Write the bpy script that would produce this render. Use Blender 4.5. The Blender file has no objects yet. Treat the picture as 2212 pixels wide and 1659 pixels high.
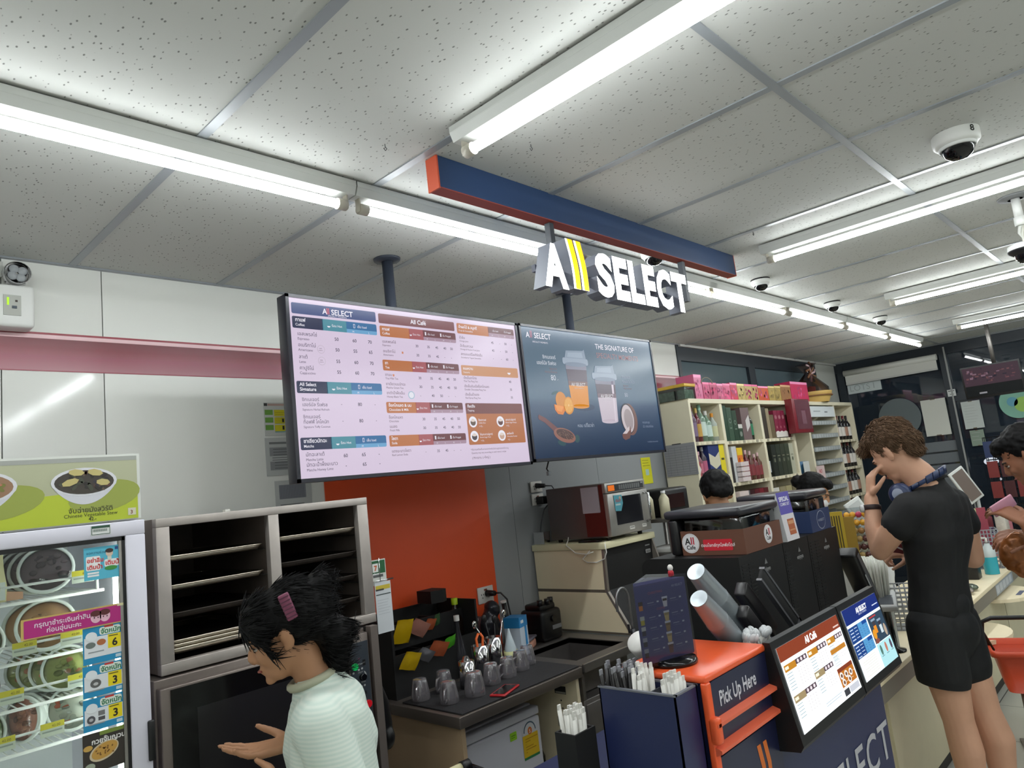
import bpy, bmesh, math, random
from mathutils import Vector, Matrix, Euler, noise
random.seed(7)
SC = bpy.context.scene
COL = SC.collection
PI = math.pi

# ------------------------------------------------------------------ camera
cam = bpy.data.cameras.new('camera')
cam.sensor_width = 36.0
cam.lens = 1535.4066 / 2212 * 36
cam.clip_start = 0.02
camo = bpy.data.objects.new('camera', cam)
COL.objects.link(camo)
RX = Vector((0.69029975, -0.71478238, -0.11212673))
RU = Vector((-0.02765516, -0.18092641, 0.98310774))
RF = Vector((0.72299477, 0.67553814, 0.14466088))
camo.matrix_world = Matrix(((RX.x, RU.x, -RF.x, 0), (RX.y, RU.y, -RF.y, 0), (RX.z, RU.z, -RF.z, 1.68), (0, 0, 0, 1)))
SC.camera = camo

# ------------------------------------------------------------------ world (night) and exposure
w = bpy.data.worlds.new('night')
w.use_nodes = True
w.node_tree.nodes['Background'].inputs[0].default_value = (0.08, 0.105, 0.125, 1)
w.node_tree.nodes['Background'].inputs[1].default_value = 1.0
SC.world = w
SC.view_settings.view_transform = 'Standard'
SC.view_settings.look = 'None'
SC.view_settings.exposure = 0.0
SC.view_settings.gamma = 1.0
SC.view_settings.use_curve_mapping = False
TUBE = 58.0        # strength of the fluorescent tubes
CEIL = 2.74

# ------------------------------------------------------------------ materials
def lin(c):
    r = []
    for v in c[:3]:
        v = v / 255.0
        r.append(v / 12.92 if v <= 0.04045 else ((v + 0.055) / 1.055) ** 2.4)
    return tuple(r) + (1.0,)

MATS = {}
def mat(name, c=(200, 200, 200), rough=0.5, metal=0.0, emit=0.0, trans=0.0, alpha=1.0, bump=0.0, bscale=60, var=0.0, vscale=8.0, coat=0.0, spec=0.5):
    if name in MATS: return MATS[name]
    m = bpy.data.materials.new(name); m.use_nodes = True
    nt = m.node_tree; b = nt.nodes['Principled BSDF']
    b.inputs['Base Color'].default_value = lin(c)
    b.inputs['Roughness'].default_value = rough
    b.inputs['Metallic'].default_value = metal
    b.inputs['Transmission Weight'].default_value = trans
    b.inputs['Alpha'].default_value = alpha
    b.inputs['Coat Weight'].default_value = coat
    b.inputs['Specular IOR Level'].default_value = spec
    if emit > 0:
        b.inputs['Emission Color'].default_value = lin(c)
        b.inputs['Emission Strength'].default_value = emit
    if var > 0 or bump > 0:
        tc = nt.nodes.new('ShaderNodeTexCoord')
        n = nt.nodes.new('ShaderNodeTexNoise'); n.inputs['Scale'].default_value = vscale if var > 0 else bscale
        n.inputs['Detail'].default_value = 4
        nt.links.new(tc.outputs['Object'], n.inputs['Vector'])
        if var > 0:
            mr = nt.nodes.new('ShaderNodeMapRange')
            mr.inputs['From Min'].default_value = 0.3; mr.inputs['From Max'].default_value = 0.7
            mr.inputs['To Min'].default_value = 1 - var; mr.inputs['To Max'].default_value = 1 + var
            mx = nt.nodes.new('ShaderNodeMix'); mx.data_type = 'RGBA'; mx.blend_type = 'MULTIPLY'
            mx.inputs[0].default_value = 1.0
            mx.inputs[6].default_value = lin(c)
            cc = nt.nodes.new('ShaderNodeCombineColor')
            for i in range(3): nt.links.new(mr.outputs[0], cc.inputs[i])
            nt.links.new(n.outputs['Fac'], mr.inputs[0])
            nt.links.new(cc.outputs[0], mx.inputs[7])
            nt.links.new(mx.outputs[2], b.inputs['Base Color'])
        if bump > 0:
            bp = nt.nodes.new('ShaderNodeBump'); bp.inputs['Strength'].default_value = bump
            bp.inputs['Distance'].default_value = 0.002
            n2 = nt.nodes.new('ShaderNodeTexNoise'); n2.inputs['Scale'].default_value = bscale
            nt.links.new(tc.outputs['Object'], n2.inputs['Vector'])
            nt.links.new(n2.outputs['Fac'], bp.inputs['Height'])
            nt.links.new(bp.outputs[0], b.inputs['Normal'])
    MATS[name] = m
    return m

def glassmat(name, c=(230, 240, 240), refl=1.0, rough=0.02, milk=0.0):
    """thin clear pane: transparent with a fresnel reflection"""
    if name in MATS: return MATS[name]
    m = bpy.data.materials.new(name); m.use_nodes = True
    nt = m.node_tree; nt.nodes.clear()
    o = nt.nodes.new('ShaderNodeOutputMaterial'); mx = nt.nodes.new('ShaderNodeMixShader')
    t = nt.nodes.new('ShaderNodeBsdfTransparent'); g = nt.nodes.new('ShaderNodeBsdfGlossy')
    t.inputs[0].default_value = lin(c); g.inputs['Roughness'].default_value = rough
    f = nt.nodes.new('ShaderNodeFresnel'); f.inputs[0].default_value = 1.5
    mu = nt.nodes.new('ShaderNodeMath'); mu.operation = 'MULTIPLY'; mu.inputs[1].default_value = refl; mu.use_clamp = True
    nt.links.new(f.outputs[0], mu.inputs[0]); nt.links.new(mu.outputs[0], mx.inputs[0])
    nt.links.new(t.outputs[0], mx.inputs[1]); nt.links.new(g.outputs[0], mx.inputs[2])
    if milk > 0:
        d = nt.nodes.new('ShaderNodeBsdfDiffuse'); d.inputs[0].default_value = lin((225, 218, 224)); m2 = nt.nodes.new('ShaderNodeMixShader'); m2.inputs[0].default_value = milk
        nt.links.new(mx.outputs[0], m2.inputs[1]); nt.links.new(d.outputs[0], m2.inputs[2]); mx = m2
    nt.links.new(mx.outputs[0], o.inputs[0])
    MATS[name] = m
    return m

# colour shorthand: K(r,g,b[,rough]) printed / painted surface, E(r,g,b[,s]) lit screen pixels
def K(r, g, b, rough=0.5): return mat('paint_%d_%d_%d_%d' % (r, g, b, int(rough * 100)), (r, g, b), rough)
def E(r, g, b, s=1.0): return mat('lit_%d_%d_%d_%d' % (r, g, b, int(s * 100)), (r // 4, g // 4, b // 4), 0.3, emit=1) if False else lit((r, g, b), s)
def lit(c, s=1.0):
    n = 'lit_%d_%d_%d_%d' % (c[0], c[1], c[2], int(s * 100))
    if n in MATS: return MATS[n]
    m = mat(n, (8, 8, 9), 0.25)
    b = m.node_tree.nodes['Principled BSDF']
    b.inputs['Emission Color'].default_value = lin(c); b.inputs['Emission Strength'].default_value = s
    return m

STEEL = mat('brushed_steel', (176, 172, 168), 0.36, 1.0, var=0.10, vscale=30)
STEELD = mat('dull_steel', (140, 136, 132), 0.5, 1.0, var=0.12, vscale=20)
CHROME = mat('chrome', (210, 210, 212), 0.12, 1.0)
BLACK = mat('black_plastic', (18, 18, 20), 0.4)
BLACKM = mat('matt_black', (14, 14, 15), 0.7)
BLACKG = mat('gloss_black', (12, 12, 14), 0.12)
WHITE = mat('white_plastic', (225, 226, 222), 0.4)
NAVY = mat('navy_laminate', (30, 40, 82), 0.38)
NAVYD = mat('navy_print', (26, 30, 62), 0.35)
ORANGE = mat('orange_laminate', (236, 92, 44), 0.32)
CREAM = mat('cream_laminate', (242, 228, 194), 0.45, var=0.03, vscale=5)
GLASS = glassmat('clear_glass', (236, 244, 242))
PLASTIC = glassmat('clear_plastic', (225, 230, 232), 1.6, 0.08)

# ------------------------------------------------------------------ mesh builder
class MB:
    def __init__(s): s.v = []; s.f = []; s.m = []; s.sm = []; s.mats = []; s.X = None
    def mi(s, m):
        if m not in s.mats: s.mats.append(m)
        return s.mats.index(m)
    def add(s, vs, fs, m, smooth=False):
        b = len(s.v); i = s.mi(m)
        if s.X is not None: vs = [s.X @ Vector(v) for v in vs]
        s.v += [tuple(v) for v in vs]
        for f in fs:
            s.f.append(tuple(b + k for k in f)); s.m.append(i); s.sm.append(smooth)
        return s
    def box(s, a, b, m, bev=0.0, seg=2):
        a, b = [min(p, q) for p, q in zip(a, b)], [max(p, q) for p, q in zip(a, b)]
        vs = [(x, y, z) for x in (a[0], b[0]) for y in (a[1], b[1]) for z in (a[2], b[2])]
        fs = [(0, 1, 3, 2), (4, 6, 7, 5), (0, 4, 5, 1), (2, 3, 7, 6), (0, 2, 6, 4), (1, 5, 7, 3)]
        if bev <= 0: return s.add(vs, fs, m)
        bm = bmesh.new(); q = [bm.verts.new(v) for v in vs]
        for f in fs: bm.faces.new([q[k] for k in f])
        bmesh.ops.bevel(bm, geom=bm.edges[:], offset=bev, segments=seg, profile=0.5, affect='EDGES')
        bm.verts.ensure_lookup_table(); bm.verts.index_update()
        s.add([v.co.copy() for v in bm.verts], [[v.index for v in f.verts] for f in bm.faces], m, True)
        bm.free(); return s
    def quad(s, p, m): return s.add(p, [tuple(range(len(p)))], m)
    def prism(s, pts, d, m, smooth=False):
        """closed outline pts (3-D) extruded along vector d"""
        n = len(pts); d = Vector(d)
        vs = [Vector(p) for p in pts] + [Vector(p) + d for p in pts]
        fs = [tuple(range(n - 1, -1, -1)), tuple(range(n, 2 * n))] + [(i, (i + 1) % n, n + (i + 1) % n, n + i) for i in range(n)]
        return s.add(vs, fs, m, smooth)
    def cyl(s, a, b, r, m, r2=None, n=20, caps=True, smooth=True):
        a = Vector(a); b = Vector(b); r2 = r if r2 is None else r2
        z = (b - a).normalized(); x = z.orthogonal().normalized(); y = z.cross(x)
        vs = []
        for p, q in ((a, r), (b, r2)):
            for i in range(n):
                t = 2 * PI * i / n; vs.append(p + (x * math.cos(t) + y * math.sin(t)) * q)
        s.add(vs, [(i, (i + 1) % n, n + (i + 1) % n, n + i) for i in range(n)], m, smooth)
        if caps: s.add(vs, [tuple(range(n - 1, -1, -1)), tuple(range(n, 2 * n))], m, False)
        return s
    def tube(s, pts, r, m, n=8, closed=False, rs=None):
        P = [Vector(p) for p in pts]; N = len(P); vs = []; px = None
        for i, p in enumerate(P):
            if closed: t = (P[(i + 1) % N] - P[i - 1])
            else: t = P[min(i + 1, N - 1)] - P[max(i - 1, 0)]
            t.normalize()
            x = t.orthogonal() if px is None else px - t * px.dot(t)
            if x.length < 1e-6: x = t.orthogonal()
            x.normalize(); px = x; y = t.cross(x); q = rs[i] if rs else r
            for k in range(n):
                a = 2 * PI * k / n; vs.append(p + (x * math.cos(a) + y * math.sin(a)) * q)
        fs = []
        for i in range(N if closed else N - 1):
            j = (i + 1) % N
            for k in range(n): fs.append((i * n + k, i * n + (k + 1) % n, j * n + (k + 1) % n, j * n + k))
        if not closed: fs += [tuple(range(n - 1, -1, -1)), tuple(range((N - 1) * n, N * n))]
        return s.add(vs, fs, m, True)
    def lathe(s, prof, o, m, n=24, axis=(0, 0, 1), smooth=True, ms=None):
        """prof [(r,h)...] about axis through o"""
        z = Vector(axis).normalized(); x = z.orthogonal().normalized()
        if abs(z.z) > 0.99: x = Vector((1, 0, 0))
        y = z.cross(x); o = Vector(o); vs = []
        for r, h in prof:
            for k in range(n):
                a = 2 * PI * k / n; vs.append(o + z * h + (x * math.cos(a) + y * math.sin(a)) * max(r, 1e-5))
        for i in range(len(prof) - 1):
            mm = ms[i] if ms else m
            s.add(vs[i * n:(i + 2) * n], [(k, (k + 1) % n, n + (k + 1) % n, n + k) for k in range(n)], mm, smooth)
        return s
    def ell(s, c, r, m, n=16, k=10, rot=None):
        vs = []; c = Vector(c)
        if not hasattr(r, '__len__'): r = (r, r, r)
        for i in range(k + 1):
            a = PI * i / k
            for j in range(n):
                b = 2 * PI * j / n
                p = Vector((r[0] * math.sin(a) * math.cos(b), r[1] * math.sin(a) * math.sin(b), r[2] * math.cos(a)))
                if rot is not None: p = rot @ p
                vs.append(c + p)
        return s.add(vs, [(i * n + j, (i + 1) * n + j, (i + 1) * n + (j + 1) % n, i * n + (j + 1) % n) for i in range(k) for j in range(n)], m, True)
    def mesh(s, name):
        me = bpy.data.meshes.new(name)
        me.from_pydata(s.v, [], s.f)
        for m in s.mats: me.materials.append(m)
        me.polygons.foreach_set('material_index', s.m)
        me.polygons.foreach_set('use_smooth', s.sm)
        me.update(); me.validate(clean_customdata=False)
        bm = bmesh.new(); bm.from_mesh(me)
        bmesh.ops.remove_doubles(bm, verts=bm.verts, dist=1e-6) if len(s.v) < 60000 else None
        bm.to_mesh(me); bm.free()
        return me

# text outlines -> flat polygons in (x,y), cached
_T = {}
def textgeo(t, size, bold=0.0, align='LEFT', space=1.0, shear=0.0, ext=0.0, bev=0.0):
    key = (t, bold, space, shear, ext, bev, align)
    if key not in _T:
        c = bpy.data.curves.new('t', 'FONT'); c.body = t; c.size = 1.0; c.offset = bold
        c.space_character = space; c.shear = shear; c.resolution_u = 3; c.extrude = ext; c.bevel_depth = bev
        c.align_x = align; c.fill_mode = 'BOTH' if ext > 0 else 'FRONT'
        o = bpy.data.objects.new('t', c); COL.objects.link(o)
        dg = bpy.context.evaluated_depsgraph_get(); e = o.evaluated_get(dg); me = e.to_mesh()
        _T[key] = ([tuple(v.co) for v in me.vertices], [tuple(p.vertices) for p in me.polygons])
        e.to_mesh_clear(); bpy.data.objects.remove(o); bpy.data.curves.remove(c)
    vs, fs = _T[key]
    return [(x * size, y * size, z * size) for x, y, z in vs], fs

class Canvas:
    """flat artwork; (u right, v DOWN from the top-left corner o), tiny raised layers towards the viewer"""
    def __init__(s, o, U, V, mb=None, step=0.0003):
        s.o = Vector(o); s.U = Vector(U).normalized(); s.V = Vector(V).normalized(); s.N = s.V.cross(s.U).normalized()
        s.mb = mb or MB(); s.st = step
    def p(s, u, v, l): return s.o + s.U * u + s.V * v + s.N * (s.st * l)
    def poly(s, pts, m, l=1):
        q = [s.p(u, v, l) for u, v in pts]
        s.mb.add(q, [tuple(range(len(q)))], m); return s
    def rect(s, u0, v0, u1, v1, m, l=1): return s.poly([(u0, v0), (u0, v1), (u1, v1), (u1, v0)], m, l)
    def rrect(s, u0, v0, u1, v1, m, l=1, r=0.006, cor='abcd'):
        pts = []
        for (cx, cy, a0, k) in ((u0, v0, 180, 'a'), (u1, v0, 270, 'b'), (u1, v1, 0, 'c'), (u0, v1, 90, 'd')):
            if k not in cor: pts.append((cx, cy)); continue
            ox = cx + (r if cx == u0 else -r); oy = cy + (r if cy == v0 else -r)
            for i in range(5):
                a = math.radians(a0 + 22.5 * i); pts.append((ox + r * math.cos(a), oy + r * math.sin(a)))
        return s.poly(pts[::-1], m, l)
    def ell(s, u, v, a, b, m, l=1, rot=0, n=24, t0=0, t1=360):
        cr, sr = math.cos(rot), math.sin(rot); pts = []
        N = n if t1 - t0 >= 360 else n + 1
        for i in range(N):
            t = math.radians(t0 + (t1 - t0) * i / n); x, y = a * math.cos(t), b * math.sin(t)
            pts.append((u + x * cr - y * sr, v + x * sr + y * cr))
        return s.poly(pts[::-1], m, l)
    def text(s, t, u, v, size, m, l=2, bold=0.0, align='LEFT', space=1.0, shear=0.0, sx=1.0):
        vs, fs = textgeo(t, size, bold, align, space, shear)
        if vs: s.mb.add([s.p(u + x * sx, v - y, l) for x, y, z in vs], fs, m)
        return s

# ------------------------------------------------------------------ scene objects
def obj(name, mb, parent=None, label=None, loc=None, **kw):
    me = mb.mesh(name) if isinstance(mb, MB) else mb
    o = bpy.data.objects.new(name, me); COL.objects.link(o)
    if parent is not None:
        o.parent = parent
        if loc is None:   # geometry given in world coordinates: bring it into the parent's frame
            M = Matrix.Identity(4); p = parent
            while p is not None: M = p['_m'] @ M if False else LOCAL[p.name] @ M; p = p.parent
            if M != Matrix.Identity(4): me.transform(M.inverted())
        else: o.location = loc
    elif loc is not None: o.location = loc
    LOCAL[o.name] = Matrix.Translation(o.location)
    if label: o['label'] = label
    return o
LOCAL = {}
def tag(o, label, cat, group=None, kind=None):
    o['label'] = label; o['category'] = cat
    if group: o['group'] = group
    if kind: o['kind'] = kind
    return o
def thing(name, label, cat, loc=(0, 0, 0), rz=0.0, group=None):
    o = bpy.data.objects.new(name, None); COL.objects.link(o)
    o.empty_display_size = 0.05; o.location = loc; o.rotation_euler = (0, 0, rz)
    LOCAL[o.name] = Matrix.Translation(Vector(loc)) @ Matrix.Rotation(rz, 4, 'Z')
    return tag(o, label, cat, group)
def struct(name, mb, kind='structure', parent=None):
    o = obj(name, mb, parent)
    if parent is None: o['kind'] = kind
    return o
def single(name, mb, label, cat, group=None):
    """a thing that is one mesh; geometry in world coordinates"""
    me = mb.mesh(name); c = sum((v.co for v in me.vertices), Vector()) / max(1, len(me.vertices))
    zmin = min(v.co.z for v in me.vertices); c.z = zmin
    me.transform(Matrix.Translation(-c))
    o = bpy.data.objects.new(name, me); COL.objects.link(o); o.location = c; LOCAL[o.name] = Matrix.Translation(c)
    return tag(o, label, cat, group)
def dup(root, loc, rz=None, label=None, group=None, scale=None):
    r = root.copy(); COL.objects.link(r); r.location = loc
    if rz is not None: r.rotation_euler = (0, 0, rz)
    if scale: r.scale = scale
    if label: r['label'] = label
    if group: r['group'] = group
    for ch in list(root.children):
        c = ch.copy(); COL.objects.link(c); c.parent = r
        for g in ch.children:
            d = g.copy(); COL.objects.link(d); d.parent = c
    return r

# organic surfaces: overlapping tapered limbs fused by a voxel remesh into one continuous skin
class Flesh:
    def __init__(s): s.mb = MB(); s.M = Matrix.Identity(4)
    def P(s, p): return s.M @ Vector(p)
    def limb(s, pts, rs, n=14):
        P = [s.P(p) for p in pts]
        for i in range(len(P)): s.mb.ell(P[i], rs[i], BLACK, n, 8)
        for i in range(len(P) - 1):
            if (P[i + 1] - P[i]).length > 1e-5: s.mb.cyl(P[i], P[i + 1], rs[i], BLACK, rs[i + 1], n)
        return s
    def ell(s, c, r, rot=(0, 0, 0)):
        R = s.M.to_3x3() @ Euler(rot).to_matrix()
        s.mb.ell(s.P(c), r, BLACK, 18, 12, R); return s
    def build(s, name, m, parent=None, voxel=0.007, smooth=4, disp=0.0, dscale=30, label=None, cut=None):
        me = bpy.data.meshes.new(name); me.from_pydata(s.mb.v, [], s.mb.f)
        o = bpy.data.objects.new(name, me); COL.objects.link(o)
        r = o.modifiers.new('r', 'REMESH'); r.mode = 'VOXEL'; r.voxel_size = voxel; r.adaptivity = 0
        k = o.modifiers.new('s', 'SMOOTH'); k.iterations = smooth; k.factor = 0.5
        dg = bpy.context.evaluated_depsgraph_get()
        me2 = bpy.data.meshes.new_from_object(o.evaluated_get(dg))
        bpy.data.objects.remove(o); bpy.data.meshes.remove(me)
        if cut:
            bm = bmesh.new(); bm.from_mesh(me2)
            for co, no in cut:
                bmesh.ops.bisect_plane(bm, geom=bm.verts[:] + bm.edges[:] + bm.faces[:], plane_co=s.P(co), plane_no=s.M.to_3x3() @ Vector(no), clear_outer=True)
            bm.to_mesh(me2); bm.free()
        if disp > 0:
            ns = [v.normal.copy() for v in me2.vertices]
            for v, nn in zip(me2.vertices, ns):
                q = v.co * dscale; v.co += nn * disp * (noise.noise(q) + 0.6 * noise.noise(q * 2.3))
        me2.materials.clear(); me2.materials.append(m)
        for p in me2.polygons: p.use_smooth = True; p.material_index = 0
        me2.name = name
        ob = obj(name, me2, parent)
        if label: ob['label'] = label
        return ob

# =================================================================== THE ROOM
def ceiling_mat():
    m = mat('ceiling_tile', (196, 196, 188), 0.85)
    nt = m.node_tree; b = nt.nodes['Principled BSDF']
    tc = nt.nodes.new('ShaderNodeTexCoord'); mp = nt.nodes.new('ShaderNodeMapping'); mp.inputs['Scale'].default_value = (1.0, 0.55, 1)
    vo = nt.nodes.new('ShaderNodeTexVoronoi'); vo.inputs['Scale'].default_value = 72
    vo.inputs['Randomness'].default_value = 1
    n = nt.nodes.new('ShaderNodeTexNoise'); n.inputs['Scale'].default_value = 160
    nt.links.new(tc.outputs['Object'], mp.inputs[0]); nt.links.new(mp.outputs[0], vo.inputs['Vector']); nt.links.new(tc.outputs['Object'], n.inputs['Vector'])
    sm = nt.nodes.new('ShaderNodeMath'); sm.operation = 'MULTIPLY_ADD'; sm.inputs[1].default_value = 0.16
    nt.links.new(n.outputs['Fac'], sm.inputs[0]); nt.links.new(vo.outputs['Distance'], sm.inputs[2])
    cr = nt.nodes.new('ShaderNodeValToRGB')
    cr.color_ramp.elements[0].position = 0.20; cr.color_ramp.elements[0].color = lin((118, 118, 114))
    cr.color_ramp.elements[1].position = 0.27; cr.color_ramp.elements[1].color = lin((198, 199, 195))
    nt.links.new(sm.outputs[0], cr.inputs[0]); nt.links.new(cr.outputs[0], b.inputs['Base Color'])
    return m
def floor_mat():
    m = mat('floor_tile', (150, 150, 142), 0.3)
    nt = m.node_tree; b = nt.nodes['Principled BSDF']
    tc = nt.nodes.new('ShaderNodeTexCoord'); br = nt.nodes.new('ShaderNodeTexBrick'); br.offset = 0
    br.inputs['Scale'].default_value = 1; br.inputs['Brick Width'].default_value = 0.6; br.inputs['Row Height'].default_value = 0.6
    br.inputs['Mortar Size'].default_value = 0.003
    br.inputs['Color1'].default_value = lin((196, 196, 186)); br.inputs['Color2'].default_value = lin((190, 191, 182)); br.inputs['Mortar'].default_value = lin((96, 96, 90))
    nt.links.new(tc.outputs['Object'], br.inputs['Vector']); nt.links.new(br.outputs[0], b.inputs['Base Color'])
    return m
X0, X1, Y0, Y1 = -2.6, 9.1, -4.6, 3.06
struct('floor', MB().box((X0, Y0, -0.05), (X1, Y1, 0), floor_mat()))
struct('ceiling', MB().box((X0, Y0, CEIL), (X1, Y1, CEIL + 0.05), ceiling_mat()))
WALLW = mat('wall_panel_white', (232, 233, 227), 0.22, bump=0.05, bscale=6)
WALLG = mat('wall_panel_grey', (148, 151, 153), 0.4)
WP = mat('wall_plain', (190, 192, 186), 0.6)
# back wall: white laminated panels with joints, window band on the right
mb = MB(); y = Y1
js = [X0, -1.5, -0.28, 0.585, 0.922, 1.87]
WALLS = mat('wall_panel_glossy', (232, 233, 227), 0.09)
for a, b in zip(js, js[1:]): mb.box((a + 0.002, y, 0), (b - 0.002, y + 0.03, CEIL), WALLS if b < .95 else WALLW)
mb.box((1.87, y, 0), (2.945, y + 0.03, CEIL), WALLW)
for a, b in ((2.945, 3.16), (3.16, 4.05), (4.05, 4.93)):
    mb.box((a + 0.0015, y, 0), (b - 0.0015, y + 0.03, 2.2), WALLG); mb.box((a, y, 2.2), (b, y + 0.03, CEIL), WALLW)
mb.box((4.93, y, 0), (5.36, y + 0.03, CEIL), WALLW)
mb.box((5.36, y, 0), (8.46, y + 0.03, 2.1), WP); mb.box((8.46, y, 0), (X1, y + 0.03, CEIL), WP)
mb.box((X0, y + 0.03, 0), (5.36, y + 0.08, CEIL), K(90, 90, 90)); 
struct('wall_back', mb)
struct('wall_left', MB().box((X0 - 0.05, Y0, 0), (X0, Y1, CEIL), WP))
struct('wall_front', MB().box((X0, Y0 - 0.05, 0), (X1, Y0, CEIL), WP))
# printed red stripe along the back wall
def stripe_mat():
    m = mat('red_stripe', (160, 40, 60), 0.3); nt = m.node_tree; b = nt.nodes['Principled BSDF']
    tc = nt.nodes.new('ShaderNodeTexCoord'); sp = nt.nodes.new('ShaderNodeSeparateXYZ'); cr = nt.nodes.new('ShaderNodeValToRGB')
    mr = nt.nodes.new('ShaderNodeMapRange'); mr.inputs['From Min'].default_value = 2.312; mr.inputs['From Max'].default_value = 2.462
    nt.links.new(tc.outputs['Object'], sp.inputs[0]); nt.links.new(sp.outputs[2], mr.inputs[0]); nt.links.new(mr.outputs[0], cr.inputs[0]); nt.links.new(cr.outputs[0], b.inputs['Base Color'])
    el = cr.color_ramp.elements; el[0].position = 0; el[0].color = lin((150, 50, 66)); el[1].position = 1; el[1].color = lin((150, 34, 52))
    for p, c in ((0.02, (150, 50, 66)), (0.03, (172, 108, 120)), (0.35, (152, 62, 80)), (0.6, (126, 18, 40)), (0.84, (108, 6, 28)), (0.85, (235, 190, 196)), (0.94, (240, 205, 208)), (0.95, (150, 34, 52))):
        e = el.new(p); e.color = lin(c)
    return m
struct('trim_1', MB().box((X0, y - 0.002, 2.312), (1.871, y, 2.462), stripe_mat()).box((4.93, y - 0.002, 2.312), (5.36, y, 2.462), stripe_mat()))
struct('trim_2', MB().box((1.871, y - 0.006, 0.1), (2.945, y, 2.2), mat('orange_wall_board', (226, 80, 32), 0.45, var=0.02)))
# ceiling grid
mb = MB(); TB = mat('ceiling_t_bar', (150, 155, 160), 0.35, metal=0.0); z = CEIL
xs = [0.815 + 0.585 * k for k in range(-6, 15)]
for x in xs: 
    if X0 < x < X1: mb.box((x - 0.014, Y0, z - 0.004), (x + 0.014, Y1, z), TB)
for yy in (0.69, -0.5, -1.7, -2.9, -4.1, 1.88):
    mb.box((X0, yy - 0.0125, z - 0.0045), (X1, yy + 0.0125, z), TB)
mb.box((X0, Y1 - 0.02, z - 0.006), (5.4, Y1, z), TB); mb.box((5.4, Y1 - 0.03, z - 0.02), (X1, Y1, z), K(190, 190, 186)); mb.box((X1 - 0.02, Y0, z - 0.006), (X1, Y1, z), TB)
struct('trim_3', mb)
# back window band
WFR = mat('dark_window_frame', (34, 42, 50), 0.4); DARKGL = mat('tinted_glass', (92, 108, 114), .1, alpha=.85)
fr = MB().box((5.36, y - 0.01, 2.60), (8.46, y + 0.06, 2.735), WFR).box((5.36, y - 0.01, 2.08), (8.46, y + 0.06, 2.14), WFR)
fr.box((5.36, y - 0.01, 2.1), (5.41, y + 0.06, 2.6), WFR).box((8.36, y - 0.01, 2.1), (8.46, y + 0.06, 2.6), WFR).box((6.70, y - 0.01, 2.1), (6.84, y + 0.06, 2.6), WFR)
wo = struct('window_1', fr); obj('glass', MB().box((5.41, y + 0.02, 2.14), (8.36, y + 0.026, 2.6), DARKGL), wo)
struct('wall_outside', MB().box((5.0, 3.9, 0), (11.5, 4.0, 3.6), mat('outside_render', (150, 165, 170), 0.8, var=0.1)))
# end wall: storefront glass in dark frames
fr = MB(); x = X1
fr.box((x, Y0, 2.62), (x + 0.08, Y1, CEIL), WFR)
for yy in (2.99, 1.88, 0.72, -0.5, -1.7, -2.9, -4.1): fr.box((x - 0.02, yy - 0.035, 0), (x + 0.08, yy + 0.035, 2.7), WFR)
fr.box((x - 0.01, Y0, 0), (x + 0.08, Y1, 0.18), WFR)
fr.box((x, -0.5, 2.08), (x + 0.06, 1.88, 2.17), WFR)
fr.box((x - 0.03, 1.845, 0), (x - 0.018, 1.862, 2.7), K(150, 152, 150))
wo = struct('window_2', fr)
obj('glass', MB().box((x + 0.02, Y0, 0.18), (x + 0.026, Y1, 2.62), mat('shop_glass', (46, 56, 68), .02, alpha=.5, spec=1.0)), wo)
FROST = mat('frosted_film', (122, 128, 132), 0.5, alpha=0.7)
obj('frosted_stripe_film', MB().box((x + 0.012, 1.92, 1.28), (x + 0.018, 2.5, 1.40), FROST).box((x + 0.012, 1.92, 1.42), (x + 0.018, 2.5, 1.53), FROST).box((x + 0.012, 1.92, 1.55), (x + 0.018, 2.5, 1.66), FROST)
    .box((x + 0.012, 1.92, 1.0), (x + 0.018, 2.5, 1.26), FROST), wo)
# outside at night: pavement, shaded wall and dim shop opposite
struct('ground_outside', MB().box((X1 + 0.08, -8, -0.06), (20, 8, -0.01), mat('dark_asphalt', (40, 40, 42), 0.8)))
struct('wall_opposite', MB().box((14, -8, 0), (14.2, 8, 5), mat('far_facade', (40, 42, 46), 0.8, var=0.2, vscale=1)))
struct('baseboard_back', MB().box((X0, Y1 - 0.012, 0), (5.3, Y1, 0.1), K(60, 60, 60)))

def at_plane_label(): pass
# things stuck on the storefront glass
def sheet(name, pts, m, label, cat='sign', t=0.003, art=None, group=None):
    mb = MB(); P = [Vector(p) for p in pts]; n = (P[1] - P[0]).cross(P[2] - P[1]).normalized()
    mb.prism(P, n * t, m)
    return single(name, mb, label, cat, group) if art is None else (mb, art)
xw = X1 - 0.006
b = single('roller_blind', MB().cyl((X1 - 0.05, 1.93, 2.60), (X1 - 0.05, 2.94, 2.60), 0.035, K(205, 205, 198)).box((X1 - 0.056, 1.94, 2.47), (X1 - 0.05, 2.93, 2.60), K(205, 205, 198)).box((X1 - 0.064, 1.94, 2.455), (X1 - 0.042, 2.93, 2.475), K(190, 190, 186)),
    'rolled-up pale roller blind across the top of the storefront window', 'blind')
cv = Canvas((xw, 2.94, 2.475), (0, -1, 0), (0, 0, -1)); cv.mb.box((xw, 2.56, 2.345), (xw + 0.004, 2.94, 2.475), K(196, 204, 204))
cv.rect(0, 0, .38, .13, K(196, 204, 204), 1).text('LOTS I', 0.02, 0.10, 0.10, K(160, 168, 168), 2, 0.0)
cv.mb.box((xw, 2.56, 2.47), (xw + .004, 2.94, 2.476), K(196, 204, 204))
for q in cv.mb.v: pass
single('window_banner', cv.mb, 'long white paper strip with faint letters at the top of the storefront window', 'sign')
cv = Canvas((X1 + .03, 2.9, 2.30), (0, -1, 0), (0, 0, -1))
t = textgeo('piz-ansona', 0.13, 0.01); 
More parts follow.
